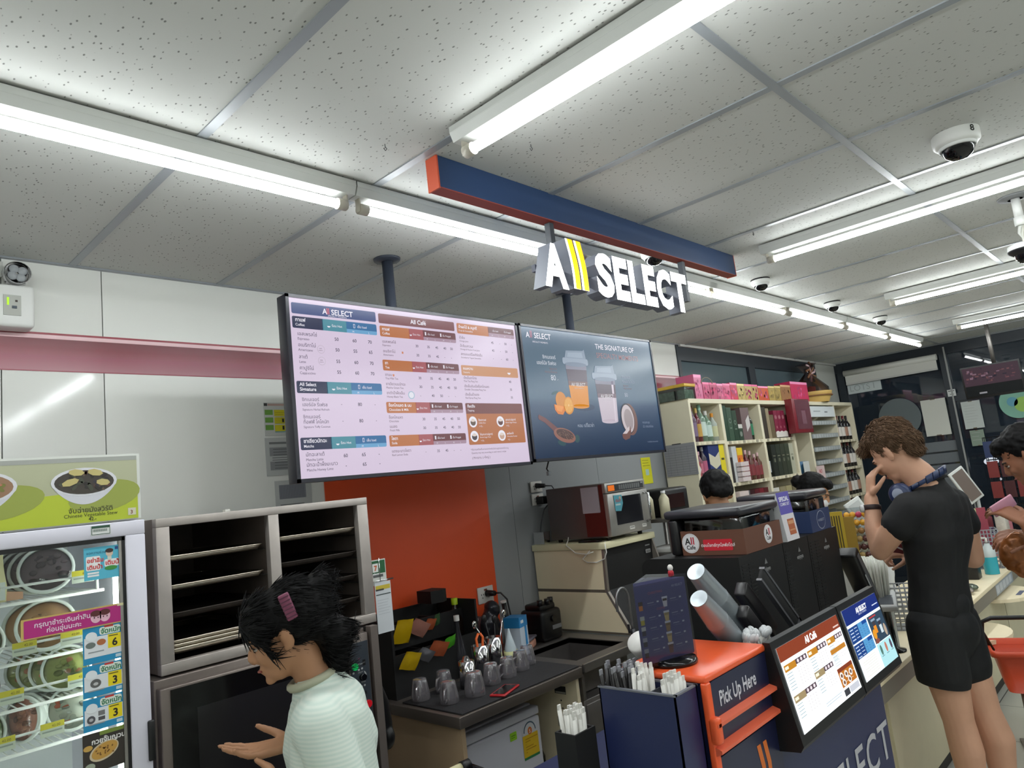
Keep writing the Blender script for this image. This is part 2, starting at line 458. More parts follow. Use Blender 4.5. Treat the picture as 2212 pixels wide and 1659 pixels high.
cv.text('piz ansona', 0.02, 0.1, 0.1, lit((22, 42, 110), .8), 2, 0.01); cv.mb.box((X1 + .0265, 2.2, 2.18), (X1 + .0295, 2.9, 2.3), K(16, 20, 34))
single('outdoor_lit_sign', cv.mb, 'dim blue lettering on a dark strip on the outside of the storefront glass', 'sign')
def disc(cx, cy, cz, r, m): 
    return MB().cyl((cx, cy, cz), (cx + 0.003, cy, cz), r, m, n=40)
single('round_window_sticker', disc(xw - .002, 2.43, 1.985, 0.225, mat('grey_film', (112, 122, 124), 0.4, alpha=0.75)), 'large round translucent grey sticker on the storefront glass above the young man', 'sticker')
def poster(name, y0, z0, y1, z1, label, tint=(206, 207, 198), lines=0, xo=0):
    cv = Canvas((xw - xo, y0, z1), (0, -1, 0), (0, 0, -1)); w_, h_ = y0 - y1, z1 - z0
    cv.mb.box((xw - xo, y1, z0), (xw - xo + .003, y0, z1), K(*tint)); 
    for i in range(lines): cv.rect(w_ * .12, h_ * (.15 + .7 * i / max(1, lines)), w_ * random.uniform(.6, .9), h_ * (.15 + .7 * i / max(1, lines)) + .004, K(170, 174, 170), 1)
    cv.rect(w_ * .4, .0, w_ * .6, .008, K(120, 110, 90), 1); cv.rect(w_ * .4, h_ - .01, w_ * .6, h_, K(120, 110, 90), 1)
    return single(name, cv.mb, label, 'poster')
poster('window_poster', 2.19, 1.73, 1.94, 2.14, 'large blank white poster taped on the storefront glass left of the post')
poster('window_poster', 1.80, 1.76, 1.62, 2.06, 'white printed poster on the storefront glass right of the post', (190, 196, 192), 7, .0)
poster('window_poster', 1.77, 1.57, 1.64, 1.74, 'smaller greenish notice below the printed poster on the storefront glass', (130, 146, 130), 3)
cv = Canvas((X1 - .026, 1.90, 2.215), (0, -1, 0), (0, 0, -1)); cv.mb.box((X1 - .026, 1.82, 2.14), (X1 - .0225, 1.9, 2.215), K(205, 208, 206)); cv.rect(.01, .012, .07, .02, K(60, 60, 60)).rect(.02, .05, .06, .056, K(60, 60, 60))
single('small_notice', cv.mb, 'small square white notice with dark lines on the storefront post', 'sign')
def blob_mat():
    m = mat('green_round_print', (120, 170, 150), 0.4); return m
single('round_promo_sticker', disc(xw - .002, 1.28, 1.98, 0.17, blob_mat()).cyl((xw - .004, 1.24, 1.95), (xw - .003, 1.24, 1.95), .08, K(150, 190, 90)).cyl((xw - .004, 1.33, 1.99), (xw - .003, 1.33, 1.99), .05, K(90, 150, 170)), 'round pale green promotional sticker at the right edge of the storefront glass', 'sticker')

# =================================================================== LIGHTS
TUBEM = mat('tube_light', (238, 250, 246), 0.3); TUBEM.node_tree.nodes['Principled BSDF'].inputs['Emission Color'].default_value = (0.945, 0.99, 1.0, 1)
TUBEM.node_tree.nodes['Principled BSDF'].inputs['Emission Strength'].default_value = TUBE
TUBET = mat('tube_back', (238, 250, 246), 0.3); TUBET.node_tree.nodes['Principled BSDF'].inputs['Emission Color'].default_value = (0.945, 0.99, 1.0, 1)
TUBET.node_tree.nodes['Principled BSDF'].inputs['Emission Strength'].default_value = TUBE * .13
HOUS = mat('lamp_housing', (214, 216, 212), 0.35); HOLD = mat('lamp_holder', (196, 190, 176), 0.45)
def fixture(L=1.2):
    t = thing('fluorescent_light', 'x', 'ceiling light')
    h = MB().prism([(0, -.036, 0), (0, .036, 0), (0, .036, -.018), (0, .024, -.045), (0, -.024, -.045), (0, -.036, -.018)], (L + .035, 0, 0), HOUS)
    for q in (-.034, -.029, .034, .029): h.box((0, q - .0012, -.02), (L + .035, q + .0012, -.0005), K(150, 152, 150))
    obj('housing', h, t, loc=(0, 0, 0))
    tb = MB(); ya = [(.0145 * math.cos(a * PI / 8), .0145 * math.sin(a * PI / 8) - .078) for a in range(16)]
    for a in range(16): c_, d_ = ya[a], ya[(a + 1) % 16]; tb.add([(.05, *c_), (.05, *d_), (L - .015, *d_), (L - .015, *c_)], [(0, 1, 2, 3)], TUBET if 0 <= a < 8 else TUBEM, True)
    obj('tube', tb, t, loc=(0, 0, 0))
    for a, s in ((.022, 1), (L + .013, -1)):
        obj('lamp_holder', MB().box((a - .004, -.012, -.092), (a + .003, .012, -.044), HOLD, .002).cyl((a, 0, -.078), (a + s * .034, 0, -.078), .0185, HOLD, n=16), t, loc=(0, 0, 0))
    return t
FX = fixture(1.2); FX4 = fixture(1.08)
gx = 'fluorescent lights in the long row parallel to the back wall'
xr = [(FX, 0.085), (FX, 1.325), (FX, 2.56), (FX4, 3.71), (FX4, 4.83), (FX4, 5.955), (FX4, 7.08), (FX, -1.155), (FX, -2.395)]
lab = ['tube light at the left of the long ceiling row above the tray cabinet', 'tube light in the long ceiling row directly above the menu screen', 'tube light in the long ceiling row behind the illuminated shop name letters',
       'tube light in the long ceiling row just right of the illuminated letters', 'second tube light of the long row beyond the illuminated letters', 'third tube light of the long row beyond the illuminated letters', 'farthest tube light of the long row beside the storefront window', 'tube light of the long ceiling row left of the fridge', 'tube light of the long ceiling row at the left wall']
used = set()
for i, (f, xx) in enumerate(xr):
    if f.name not in used: used.add(f.name); f.location = (xx, 1.865, CEIL - .005); f['label'] = lab[i]; f['group'] = gx
    else: dup(f, (xx, 1.865, CEIL - .005), 0, lab[i], gx)
ylab = ['near tube light running towards the camera beside the blue beam', 'tube light running across below the numbered dome camera', 'tube light running across at the right beyond the pole camera', 'farthest tube light running across at the right above the hanging television', ]
for k, xx in enumerate((1.385, 3.435, 5.44, 7.42, -0.7)):
    for j, yy in enumerate((1.395, 0.15, -1.1, -2.35, -3.6)):
        if xx < 0 and j == 0: continue
        dup(FX, (xx, yy, CEIL - .005), -PI / 2, ylab[k] if j == 0 else ('unseen tube light added in a row towards the camera side for its light'), 'fluorescent lights in the rows running across the shop')  # tubes after the first are out of view, added to light the shop

# blue beam with orange ends, hung letters
t = thing('sign_beam', 'long navy ceiling beam with orange end cap and edge above the illuminated letters', 'beam', (1.43, 1.55, 2.74))
BEAM = mat('beam_navy', (38, 66, 108), 0.45)
obj('beam', MB().box((1.435, 1.55, 2.634), (3.435, 1.60, 2.739), BEAM), t)
OR2 = mat('orange_edge', (226, 96, 62), 0.45)
obj('orange_trim', MB().box((1.433, 1.5495, 2.631), (3.437, 1.6005, 2.634), mat('orange_shaded_underside', (160, 66, 54), .5)).box((1.429, 1.549, 2.629), (1.435, 1.601, 2.739), OR2).box((3.435, 1.549, 2.629), (3.439, 1.601, 2.739), OR2), t, 'thin orange edge')  # underside is the same orange, coloured darker for the shade below the beam
for xx in (1.985, 2.93): obj('post', MB().box((xx - .012, 1.565, 2.44), (xx + .012, 1.589, 2.634), K(52, 58, 66)), t)
obj('crossbar', MB().box((1.86, 1.562, 2.425), (2.76, 1.58, 2.45), K(62, 66, 84)), t)
t = thing('illuminated_shop_name', 'glowing white ALL SELECT channel letters hanging below the navy beam', 'sign', (2.29, 1.5, 2.34))
LW = mat('letter_face_lit', (255, 255, 255), 0.3, emit=3.2); LY = mat('letter_face_yellow', (255, 190, 8), 0.3, emit=1.25); LS = mat('letter_side', (120, 124, 136), 0.5)
def letter(name, ch, x0, x1, z0, z1, bold=.035):
    vs, fs = textgeo(ch, 1.0, bold); a = min(v[0] for v in vs); b = max(v[0] for v in vs); c = min(v[1] for v in vs); d = max(v[1] for v in vs)
    f = lambda v: (x0 + (v[0] - a) / (b - a) * (x1 - x0), z0 + (v[1] - c) / (d - c) * (z1 - z0))
    body = MB(); body.add([(f(v)[0], 1.503, f(v)[1]) for v in vs], fs, LW)
    bm = bmesh.new(); q = [bm.verts.new((f(v)[0], 1.503, f(v)[1])) for v in vs]
    for g in fs:
        try: bm.faces.new([q[k] for k in g])
        except ValueError: pass
    bmesh.ops.remove_doubles(bm, verts=bm.verts, dist=1e-5)
    for e in bm.edges:
        if len(e.link_faces) == 1:
            p, r = e.verts[0].co, e.verts[1].co
            body.add([p, r, (r.x, 1.56, r.z), (p.x, 1.56, p.z)], [(0, 1, 2, 3)], LS)
    bm.free()
    body.add([(f(v)[0], 1.56, f(v)[1]) for v in vs], fs, LS)
    obj(name, body, t)
letter('letter_a', 'A', 1.834, 1.962, 2.352, 2.515, .05)
for i, (xa, ) in enumerate(((1.972,), (2.020,))):
    def crv(k, off, w_): 
        s = k / 10; return (xa + off + .022 * math.sin(s * PI * .5) * (1 - s * .0) - .006, 2.362 + (1 - s) * .186)
    L = [(xa + .020 * (k / 10) ** 1.6 * 1.0 + .012 * math.sin(PI * k / 10), 2.548 - .186 * k / 10) for k in range(11)]
    out = [(a, z) for a, z in L] + [(a + .040, z) for a, z in L[::-1]]
    inn = [(a + .010, z) for a, z in L] + [(a + .0385, z) for a, z in L[::-1]]
    m2 = MB().prism([(a, 1.503, z) for a, z in out], (0, .057, 0), LS); m2.add([(a, 1.5025, z) for a, z in out], [tuple(range(len(out)))], LW); m2.add([(a, 1.5015, z) for a, z in inn], [tuple(range(len(inn)))], LY)
    obj('letter_stroke', m2, t, 'curved yellow stroke')
wx = [2.135, 2.252, 2.355, 2.458, 2.555, 2.680, 2.810]
for k, ch in enumerate('SELECT'):
    letter('letter_' + ch.lower(), ch, wx[k] + .004, wx[k + 1] - .004 if k < 5 else wx[6], 2.352 if k else 2.352, 2.528, .05)
ll = bpy.data.lights.new('letter_glow', 'AREA')
bpy.data.lights.remove(ll)

# dome cameras
def dome(label, x, y, r=.055, num=None, z=CEIL, group='dome cameras on the ceiling', white=True):
    t = thing('dome_camera', label, 'security camera', (x, y, z), 0, group)
    c = WHITE
    obj('housing', MB().lathe([(r, 0), (r * 1.02, -r * .25), (r, -r * .5), (r * .88, -r * .62), (r * .7, -r * .64)], (0, 0, 0), c, 32).lathe([(r * 1.01, -.001), (r * 1.015, -r * .18)], (0, 0, 0), BLACK if not num else c, 32), t, loc=(0, 0, 0))
    obj('dome', MB().lathe([(r * .74, -r * .6), (r * .71, -r * .85), (r * .56, -r * 1.12), (r * .3, -r * 1.28), (0, -r * 1.33)], (0, 0, 0), BLACKG, 28), t, 'glossy dark dome', loc=(0, 0, 0))
    obj('dome_ring', MB().lathe([(r * .80, -r * .60), (r * .80, -r * .74), (r * .73, -r * .78), (r * .73, -r * .6)], (0, 0, 0), K(230, 232, 230), 28), t, loc=(0, 0, 0))
    if num:
        m2 = MB(); vs, fs = textgeo(num, .032, .02, 'CENTER')
        out = []
        for vx, vy, vz in vs:
            a = math.radians(-128) + vx / r; rr = r * 1.025
            out.append((rr * math.cos(a), rr * math.sin(a), vy - .027))
        m2.add(out, fs, K(20, 20, 20)); 
        obj('number_decal', m2, t, 'black digit 8', loc=(0, 0, 0))
    return t
dome('large white dome camera marked 8 on the ceiling at the upper right', 2.88, .42, .074, '8')
dome('dome camera just behind the illuminated letters', 2.94, 1.72, .06)
dome('dome camera next to the long light row, nearest right of the letters', 4.06, 1.69, .055)
dome('second dome camera along the long light row right of the letters', 5.26, 1.70, .055)
dome('farthest dome camera along the long light row', 6.35, 1.70, .055)
t = thing('pole_camera', 'white dome camera hanging from the ceiling on a short white pole at the right edge', 'security camera', (3.93, .40, CEIL))
obj('ceiling_flange', MB().lathe([(0, 0), (.07, 0), (.066, -.008), (.03, -.014)], (3.93, .40, CEIL), K(120, 122, 124), 28), t)
obj('pole', MB().cyl((3.93, .4, CEIL - .01), (3.93, .4, CEIL - .11), .018, WHITE).cyl((3.93, .4, CEIL - .10), (3.93, .4, CEIL - .14), .023, WHITE), t)
obj('cable', MB().tube([(3.93, .4, CEIL - .13), (3.94, .41, CEIL - .17), (3.925, .395, CEIL - .2), (3.93, .4, CEIL - .235)], .01, K(205, 206, 200)).tube([(3.935, .39, CEIL - .13), (3.92, .4, CEIL - .18), (3.93, .4, CEIL - .235)], .007, K(190, 190, 180)), t)
zz = CEIL - .23; c = (3.93, .40, zz)
obj('housing', MB().lathe([(0, .002), (.07, 0), (.073, -.03), (.05, -.045)], c, WHITE, 28).lathe([(.0735, -.022), (.0735, -.03), (.051, -.046)], c, BLACK, 28), t)
obj('dome', MB().lathe([(.05, -.04), (.047, -.06), (.034, -.08), (0, -.09)], c, BLACKG, 24), t, 'glossy dark dome')
# ceiling hooks
for xx, yy, lb in ((1.26, 1.585, 'small wire hook in the ceiling tile left of the blue beam'), (1.64, 1.335, 'small wire hook in the ceiling beside the near tube light'), (3.17, 1.315, 'small wire hook in the ceiling right of the blue beam')):
    single('ceiling_hook', MB().tube([(xx, yy, CEIL), (xx, yy, CEIL - .008), (xx + .006, yy, CEIL - .014), (xx, yy, CEIL - .021), (xx - .006, yy, CEIL - .014)], .0013, K(70, 70, 72), 6), lb, 'hook', 'ceiling hooks')
# hanging television at the far right
t = thing('hanging_television', 'black television hanging from the ceiling by the storefront, showing a dark pinkish picture', 'television', (7.8, 1.22, 2.74))
obj('pole', MB().cyl((7.83, 1.22, 2.74), (7.83, 1.22, 2.3), .018, STEELD), t)
X = Matrix.Translation((7.78, 1.25, 2.17)) @ Matrix.Rotation(math.radians(-8), 4, 'Y')
m2 = MB(); m2.X = X; m2.box((-.02, -.235, -.15), (.02, .235, .15), BLACK, .004); obj('casing', m2, t)
m2 = MB(); cv = Canvas((-.0205, .22, .138), (0, -1, 0), (0, 0, -1), m2); m2.X = X
cv.rect(0, 0, .44, .17, lit((70, 52, 62), .8), 1)
for i in range(46): 
    a, b = random.uniform(.01, .4), random.uniform(.01, .15); cv.rect(a, b, a + random.uniform(.01, .035), b + random.uniform(.008, .02), lit(random.choice([(140, 110, 125), (96, 64, 76), (50, 42, 56), (120, 80, 84)]), .7), 2)
cv.rect(0, .17, .44, .265, lit((16, 20, 22), .8), 1).rect(.1, .235, .16, .25, lit((150, 150, 155), .8), 2)
obj('screen', m2, t, 'dark pinkish picture')
# emergency light
t = thing('emergency_light', 'white wall-mounted emergency light box with round lamps at the upper left', 'emergency light', (.55, 3.06, 2.46))
obj('casing', MB().box((.38, 2.97, 2.455), (.672, 3.06, 2.612), WHITE, .012), t)
obj('control_plate', MB().box((.575, 2.966, 2.495), (.628, 2.971, 2.57), K(178, 180, 172)).box((.60, 2.964, 2.52), (.615, 2.967, 2.53), K(70, 80, 90)).box((.61, 2.964, 2.545), (.617, 2.967, 2.552), K(60, 50, 40)), t)
obj('indicator', MB().box((.585, 2.9645, 2.532), (.591, 2.967, 2.56), lit((170, 240, 30), 1.4)), t, 'yellow-green lit indicator')
for xx in (.622, .44):
    h = MB().lathe([(.018, 0), (.044, .012), (.044, .05), (.04, .055)], (xx, 3.03, 2.66), CHROME, 24, (0, -1, 0)).cyl((xx, 3.03, 2.66), (xx, 3.035, 2.60), .012, BLACK)
    o = obj('lamp_head', h, t)
    for a in range(4): obj('lens', MB().lathe([(0, .055), (.012, .052), (.016, .045)], (xx + .019 * math.cos(a * PI / 2 + .6), 3.03, 2.66 + .019 * math.sin(a * PI / 2 + .6)), K(170, 175, 178, .1), 14, (0, -1, 0)), o)
# junction box above the emergency light at the frame edge
single('junction_box', MB().box((.40, 3.05, 2.66), (.59, 3.06, 2.72), K(196, 198, 192)), 'small flat white cover on the wall in the upper left corner above the emergency light', 'cover')

# =================================================================== MENU SCREENS
BEZ = mat('screen_bezel', (26, 26, 38), 0.3)
def hang_screen(name, label, x0, x1, z0, z1, y, polex):
    t = thing(name, label, 'menu screen', ((x0 + x1) / 2, y, z0))
    obj('casing', MB().box((x0, y, z0), (x1, y + .06, z1), BEZ, .004), t)
    obj('bezel', MB().box((x0, y - .006, z0), (x1, y, z0 + .014), BEZ).box((x0, y - .006, z1 - .012), (x1, y, z1), BEZ).box((x0, y - .006, z0), (x0 + .013, y, z1), BEZ).box((x1 - .013, y - .006, z0), (x1, y, z1), BEZ), t)
    p = MB().cyl((polex, y + .12, z0 + .2), (polex, y + .12, CEIL), .024, K(48, 54, 66)).lathe([(0, 0), (.06, 0), (.058, -.008), (.026, -.014)], (polex, y + .12, CEIL), K(48, 54, 66), 24)
    p.box((polex - .06, y + .06, z0 + .25), (polex + .06, y + .12, z0 + .45), K(48, 54, 66)); obj('pole', p, t)
    return t
BGC = (214, 198, 220)
t = hang_screen('menu_screen', 'large white lit coffee price menu screen hanging under the ceiling', 1.300, 2.537, 1.783, 2.478, 2.30, 1.876)
S = 0.92
def e(c): return lit(c, S)
cv = Canvas((1.313, 2.2985, 2.466), (1, 0, 0), (0, 0, -1))
cv.rect(0, 0, 1.211, .671, lit(BGC, .95), 0)
TX = e((70, 62, 84)); TX2 = e((92, 72, 84)); WT = e((235, 232, 242))
cv.rrect(.010, .018, .385, .060, e((46, 66, 122)), 1)
cv.text('A', .140, .050, .030, WT, 2, .02).poly([(.158, .026), (.162, .026), (.163, .050), (.159, .050)], e((210, 90, 100)), 2).poly([(.165, .026), (.169, .026), (.170, .050), (.166, .050)], e((210, 90, 100)), 2)
cv.text('SELECT', .178, .050, .030, WT, 2, .02).text('SPECIALTY MOMENTS', .163, .058, .0085, WT, 2)
def hdr_blue(v, th, en, big=False):
    cv.rrect(.010, v, .138, v + .045, e((34, 40, 74)), 1, cor='ad').rect(.135, v, .243, v + .045, e((74, 140, 156)), 1)
    cv.rrect(.242, v, .385, v + .030, e((40, 104, 156)), 1, cor='b').rrect(.242, v + .030, .385, v + .045, e((104, 162, 204)), 1, cor='c')
    if big: cv.text(th, .022, v + .018, .018, WT, 2, .02).text(en, .022, v + .036, .018, WT, 2, .02)
    else: cv.text(th, .022, v + .019, .019, WT, 2, .02).text(en, .022, v + .036, .014, WT, 2, .01)
    cv.ell(.163, v + .026, .007, .006, WT, 2, t0=0, t1=180).text('ร้อน Hot', .176, v + .028, .013, WT, 2, .005)
    cv.rect(.274, v + .008, .282, v + .024, WT, 2).rect(.2755, v + .010, .2805, v + .0225, e((40, 104, 156)), 3).text('เย็น Iced', .292, v + .022, .013, WT, 2, .005)
    cv.text('M', .268, v + .043, .011, WT, 2).text('L', .343, v + .043, .011, WT, 2)
hdr_blue(.070, 'กาแฟ', 'Coffee'); hdr_blue(.314, 'All Select', 'Signature', True); hdr_blue(.522, 'ชาเขียวมัทฉะ', 'Matcha')
def row_blue(v, th, en, a, b, c, circ=False):
    cv.text(th, .027, v, .019, TX, 2).text(en, .027, v + .017, .0135, TX, 2)
    for u, s_ in ((.184, a), (.265, b), (.337, c)): cv.text(s_, u, v + .010, .0185, TX, 2, .01)
    if circ: cv.ell(.122, v + .006, .016, .016, e((190, 176, 192)), 1).ell(.122, v + .006, .0145, .0145, lit(BGC, .95), 2).text('100%', .113, v + .005, .006, TX2, 3).text('ARABICA', .111, v + .012, .0045, TX2, 3)
row_blue(.142, 'เอสเพรสโซ่', 'Espresso', '50', '60', '70'); row_blue(.184, 'อเมริกาโน่', 'Americano', '50', '55', '65', True)
row_blue(.229, 'ลาเต้', 'Latte', '55', '60', '70', True); row_blue(.271, 'คาปูชิโน่', 'Cappuccino', '55', '60', '70')
for v, a, b, c_ in ((.388, 'ซิกเนเจอร์', 'เฮอร์บัล รีเฟรช', 'Signature Herbal Refresh'), (.452, 'ซิกเนเจอร์', 'ท็อฟฟี่ โคโคนัท', 'Signature Toffy Coconut')):
    cv.text(a, .027, v, .018, TX, 2).text(b, .027, v + .019, .018, TX, 2).text(c_, .027, v + .035, .011, TX, 2)
    cv.text('-', .190, v + .016, .018, TX, 2).text('80', .266, v + .017, .0185, TX, 2, .01).text('-', .343, v + .016, .018, TX, 2)
row_blue(.590, 'มัทฉะลาเต้', 'Matcha Latte', '60', '65', ' -'); row_blue(.627, 'มัทฉะน้ำผึ้งมะนาว', 'Matcha Honey Lime', ' -', '65', ' -')
cv.rrect(.398, .021, .811, .062, e((118, 62, 66)), 1)
cv.text('All Café', .605, .050, .026, WT, 2, .02, 'CENTER')
BR = e((104, 54, 60)); OR_ = e((184, 112, 66)); PK = e((164, 86, 92)); MV = e((166, 138, 156))
def hdr_br(v, th, en):
    cv.rrect(.400, v, .552, v + .045, OR_, 1, cor='ad').rect(.550, v, .627, v + .045, PK, 1)
    cv.rrect(.625, v, .813, v + .030, BR, 1, cor='b').rrect(.625, v + .030, .813, v + .045, MV, 1, cor='c')
    cv.text(th, .411, v + .019, .017, WT, 2, .02).text(en, .411, v + .036, .014, WT, 2, .01)
    cv.ell(.558, v + .026, .006, .006, WT, 2, t0=0, t1=180).text('ร้อน Hot', .569, v + .028, .0115, WT, 2)
    cv.rect(.636, v + .008, .643, v + .023, WT, 2).text('เย็น Iced', .650, v + .021, .0115, WT, 2).rect(.722, v + .008, .729, v + .023, WT, 2).text('ปั่น Frappé', .735, v + .021, .0115, WT, 2)
    for u, s_ in ((.643, 'M'), (.689, 'L'), (.736, 'M'), (.776, 'L')): cv.text(s_, u, v + .042, .009, WT, 2)
def row_br(v, th, en, vals, up=False):
    cv.text(th, .407, v, .016, TX2, 2).text(en, .407, v + .014, .0115, TX2, 2)
    for u, s_ in zip((.578, .641, .688, .734, .773), vals): cv.text(s_, u, v + .008, .0155, TX, 2, .008)
    if up: cv.rect(.407 + .0095 * len(th), v - .008, .415 + .0095 * len(th), v + .001, e((206, 130, 90)), 2)
hdr_br(.072, 'กาแฟ', 'Coffee'); row_br(.143, 'เอสเพรสโซ่', 'Espresso', ('30', '35', '45', '40', '50')); row_br(.183, 'อเมริกาโน่', 'Americano', ('30', '35', '45', '-', '-'), True)
hdr_br(.214, 'ชา', 'Tea'); row_br(.281, 'ชานม', 'Thai Milk Tea', ('30', '35', '45', '40', '50'), True); row_br(.319, 'ชาเขียวนมมัทฉะ', 'Matcha Green Tea', ('30', '35', '45', '40', '50'))
row_br(.356, 'ชาดำน้ำผึ้งเย็น', 'Honey Black Tea', ('-', '40', '50', '-', '-')); cv.ell(.532, .358, .017, .017, e((160, 186, 206)), 1).ell(.532, .358, .013, .013, e((226, 226, 236)), 2)
hdr_br(.388, 'ช็อกโกแลต & นม', 'Chocolate & Milk'); row_br(.456, 'ช็อกโกแลต', 'Chocolate', ('30', '35', '45', '40', '50')); row_br(.493, 'นมสด', 'Fresh Milk', ('30', '35', '45', '40', '50'))
hdr_br(.523, 'โซดา', 'Soda'); row_br(.592, 'แดงมะนาวโซดา', 'Red Lemon Soda', ('-', '35', '45', '-', '-'))
cv.rrect(.826, .022, 1.026, .070, OR_, 1, cor='ad').rrect(1.024, .022, 1.199, .052, BR, 1, cor='b').rrect(1.024, .052, 1.199, .070, MV, 1, cor='c')
cv.text('น้ำผลไม้ & สมูทตี้', .836, .044, .017, WT, 2, .02).text('Fruit & Smoothie', .836, .060, .0125, WT, 2).text('เย็น Iced', 1.052, .044, .0115, WT, 2).text('ปั่น Frappé', 1.130, .044, .0115, WT, 2)
for u, s_ in ((1.045, 'M'), (1.09, 'L'), (1.130, 'M'), (1.17, 'L')): cv.text(s_, u, .066, .009, WT, 2)
for v, th, en, a, b in ((.094, 'น้ำส้ม', 'Orange Juice', '45', '50'), (.132, 'น้ำส้มเสาวรส', 'Orange & Passion Fruit Juice', '45', '50'), (.170, 'สตรอเบอรี่โยเกิร์ตปั่น', 'Strawberry Yogurt Smoothie', '-', '60')):
    cv.text(th, .834, v, .016, TX2, 2).text(en, .834, v + .014, .0105, TX2, 2)
    for u, s_ in ((1.036, a), (1.090, '-'), (1.124, b), (1.172, '-')): cv.text(s_, u, v + .010, .0155, TX, 2, .008)
cv.rrect(.827, .216, 1.196, .263, e((198, 142, 104)), 1).text('ขนมหวาน', .838, .236, .016, WT, 2, .02).text('Desserts', .838, .252, .011, WT, 2).ell(1.134, .240, .011, .009, WT, 2, t0=0, t1=180)
for v, th, en, a in ((.279, 'ปังเย็นชาไทย', 'Thai Tea Pang Yen', '40'), (.317, 'ปังเย็นดับเบิ้ลช็อกโกแลต', 'Double Chocolate Pang Yen', '35'), (.355, 'ปังเย็นน้ำแดง', 'Red Syrup Pang Yen', '35')):
    cv.text(th, .835, v, .016, TX2, 2).text(en, .835, v + .014, .0115, TX2, 2).text(a, 1.127, v + .010, .0155, TX, 2, .008)
cv.rrect(.829, .389, 1.197, .576, e((176, 106, 62)), 1).rrect(.829, .389, 1.197, .437, e((112, 58, 58)), 2, cor='ab').text('ท็อปปิ้ง', .840, .409, .016, WT, 3, .02).text('Topping', .840, .426, .012, WT, 3)
for u, v, th, en, pr, c_ in ((.865, .474, 'ช็อตกาแฟ', 'Coffee Shot', '+15.-', (96, 78, 66)), (1.039, .474, 'บุกบราวน์ชูการ์', 'Brown Sugar Konjac', '+15.-', (92, 52, 52)), (.865, .539, 'ไข่มุกบราวน์ชูการ์', 'Brown Sugar Pearl', '+10.-', (66, 54, 60)), (1.039, .539, 'ผงช็อกโก้', 'Chocolate Powder', '+5.-', (196, 160, 140))):
    cv.ell(u, v, .025, .025, WT, 3).ell(u, v + .002, .016, .015, e(c_), 4).ell(u, v - .006, .014, .006, e((220, 205, 196)), 5)
    cv.text(th, u + .034, v - .004, .012, WT, 3, .01).text(en, u + .034, v + .008, .009, WT, 3).text(pr, u + .036, v + .024, .011, WT, 3)
cv.text('*ปริมาณเครื่องดื่มอาจแตกต่างกันไปตามสูตรของแต่ละเมนู', .834, .601, .0105, TX2, 2).text('Quantity may vary according to each menu\'s recipe', .837, .616, .0105, TX2, 2).text('( M=กลาง, L=ใหญ่ )', .837, .639, .014, TX2, 2)
obj('screen', cv.mb, t, 'lit white menu in blue, brown and orange blocks')
# second screen
t = hang_screen('advert_screen', 'dark blue lit screen advertising two iced drinks, right of the price menu', 2.551, 3.737, 1.793, 2.480, 2.30, 3.121)
cv = Canvas((2.564, 2.2985, 2.468), (1, 0, 0), (0, 0, -1))
def scr_mat():
    m = mat('advert_background', (6, 8, 10), 0.22); nt = m.node_tree; b = nt.nodes['Principled BSDF']
    tc = nt.nodes.new('ShaderNodeTexCoord'); sp = nt.nodes.new('ShaderNodeSeparateXYZ'); cr = nt.nodes.new('ShaderNodeValToRGB')
    mr = nt.nodes.new('ShaderNodeMapRange'); mr.inputs['From Min'].default_value = 0; mr.inputs['From Max'].default_value = .69
    nt.links.new(tc.outputs['Object'], sp.inputs[0]); nt.links.new(sp.outputs[2], mr.inputs[0]); nt.links.new(mr.outputs[0], cr.inputs[0]); nt.links.new(cr.outputs[0], b.inputs['Emission Color'])
    b.inputs['Emission Strength'].default_value = .85
    el = cr.color_ramp.elements; el[0].position = 0; el[0].color = lin((30, 48, 76)); el[1].position = 1; el[1].color = lin((86, 110, 136))
    for p, c in ((.40, (48, 76, 108)), (.46, (74, 102, 126)), (.8, (84, 108, 128))): q = el.new(p); q.color = lin(c)
    return m
cv.rect(0, 0, 1.16, .663, scr_mat(), 0)
k = 1.16 / 1.17
cv.text('A', .036, .054, .040, WT, 2, .01).rect(.067, .018, .072, .054, e((180, 110, 130)), 2).rect(.076, .018, .081, .054, e((180, 110, 130)), 2).text('SELECT', .096, .054, .040, WT, 2, .01).text('SPECIALTY MOMENTS', .080, .078, .012, WT, 2)
cv.text('THE SIGNATURE OF', .600, .078, .042, WT, 2, .005).text('SPECIALTY MOMENTS', .600, .128, .042, e((150, 112, 118)), 2, .005)
LG = e((200, 206, 216)); BRN = e((132, 108, 112))
cv.text('ซิกเนเจอร์', .245, .156, .026, LG, 2, .01, 'RIGHT').text('เฮอร์บัล รีเฟรช', .245, .188, .026, LG, 2, .01, 'RIGHT').text('Signature', .245, .212, .016, BRN, 2, 0, 'RIGHT').text('Herbal Refresh', .245, .230, .016, BRN, 2, 0, 'RIGHT').text('80', .188, .268, .040, LG, 2).text('.-', .236, .268, .02, LG, 2)
cv.text('ซิกเนเจอร์', .815, .236, .022, e((150, 160, 178)), 2).text('ท็อฟฟี่ โคโคนัท', .815, .264, .022, e((150, 160, 178)), 2).text('Signature', .820, .284, .014, BRN, 2).text('Toffy Coconut', .820, .3, .014, BRN, 2).text('80', .822, .344, .032, e((170, 178, 194)), 2)
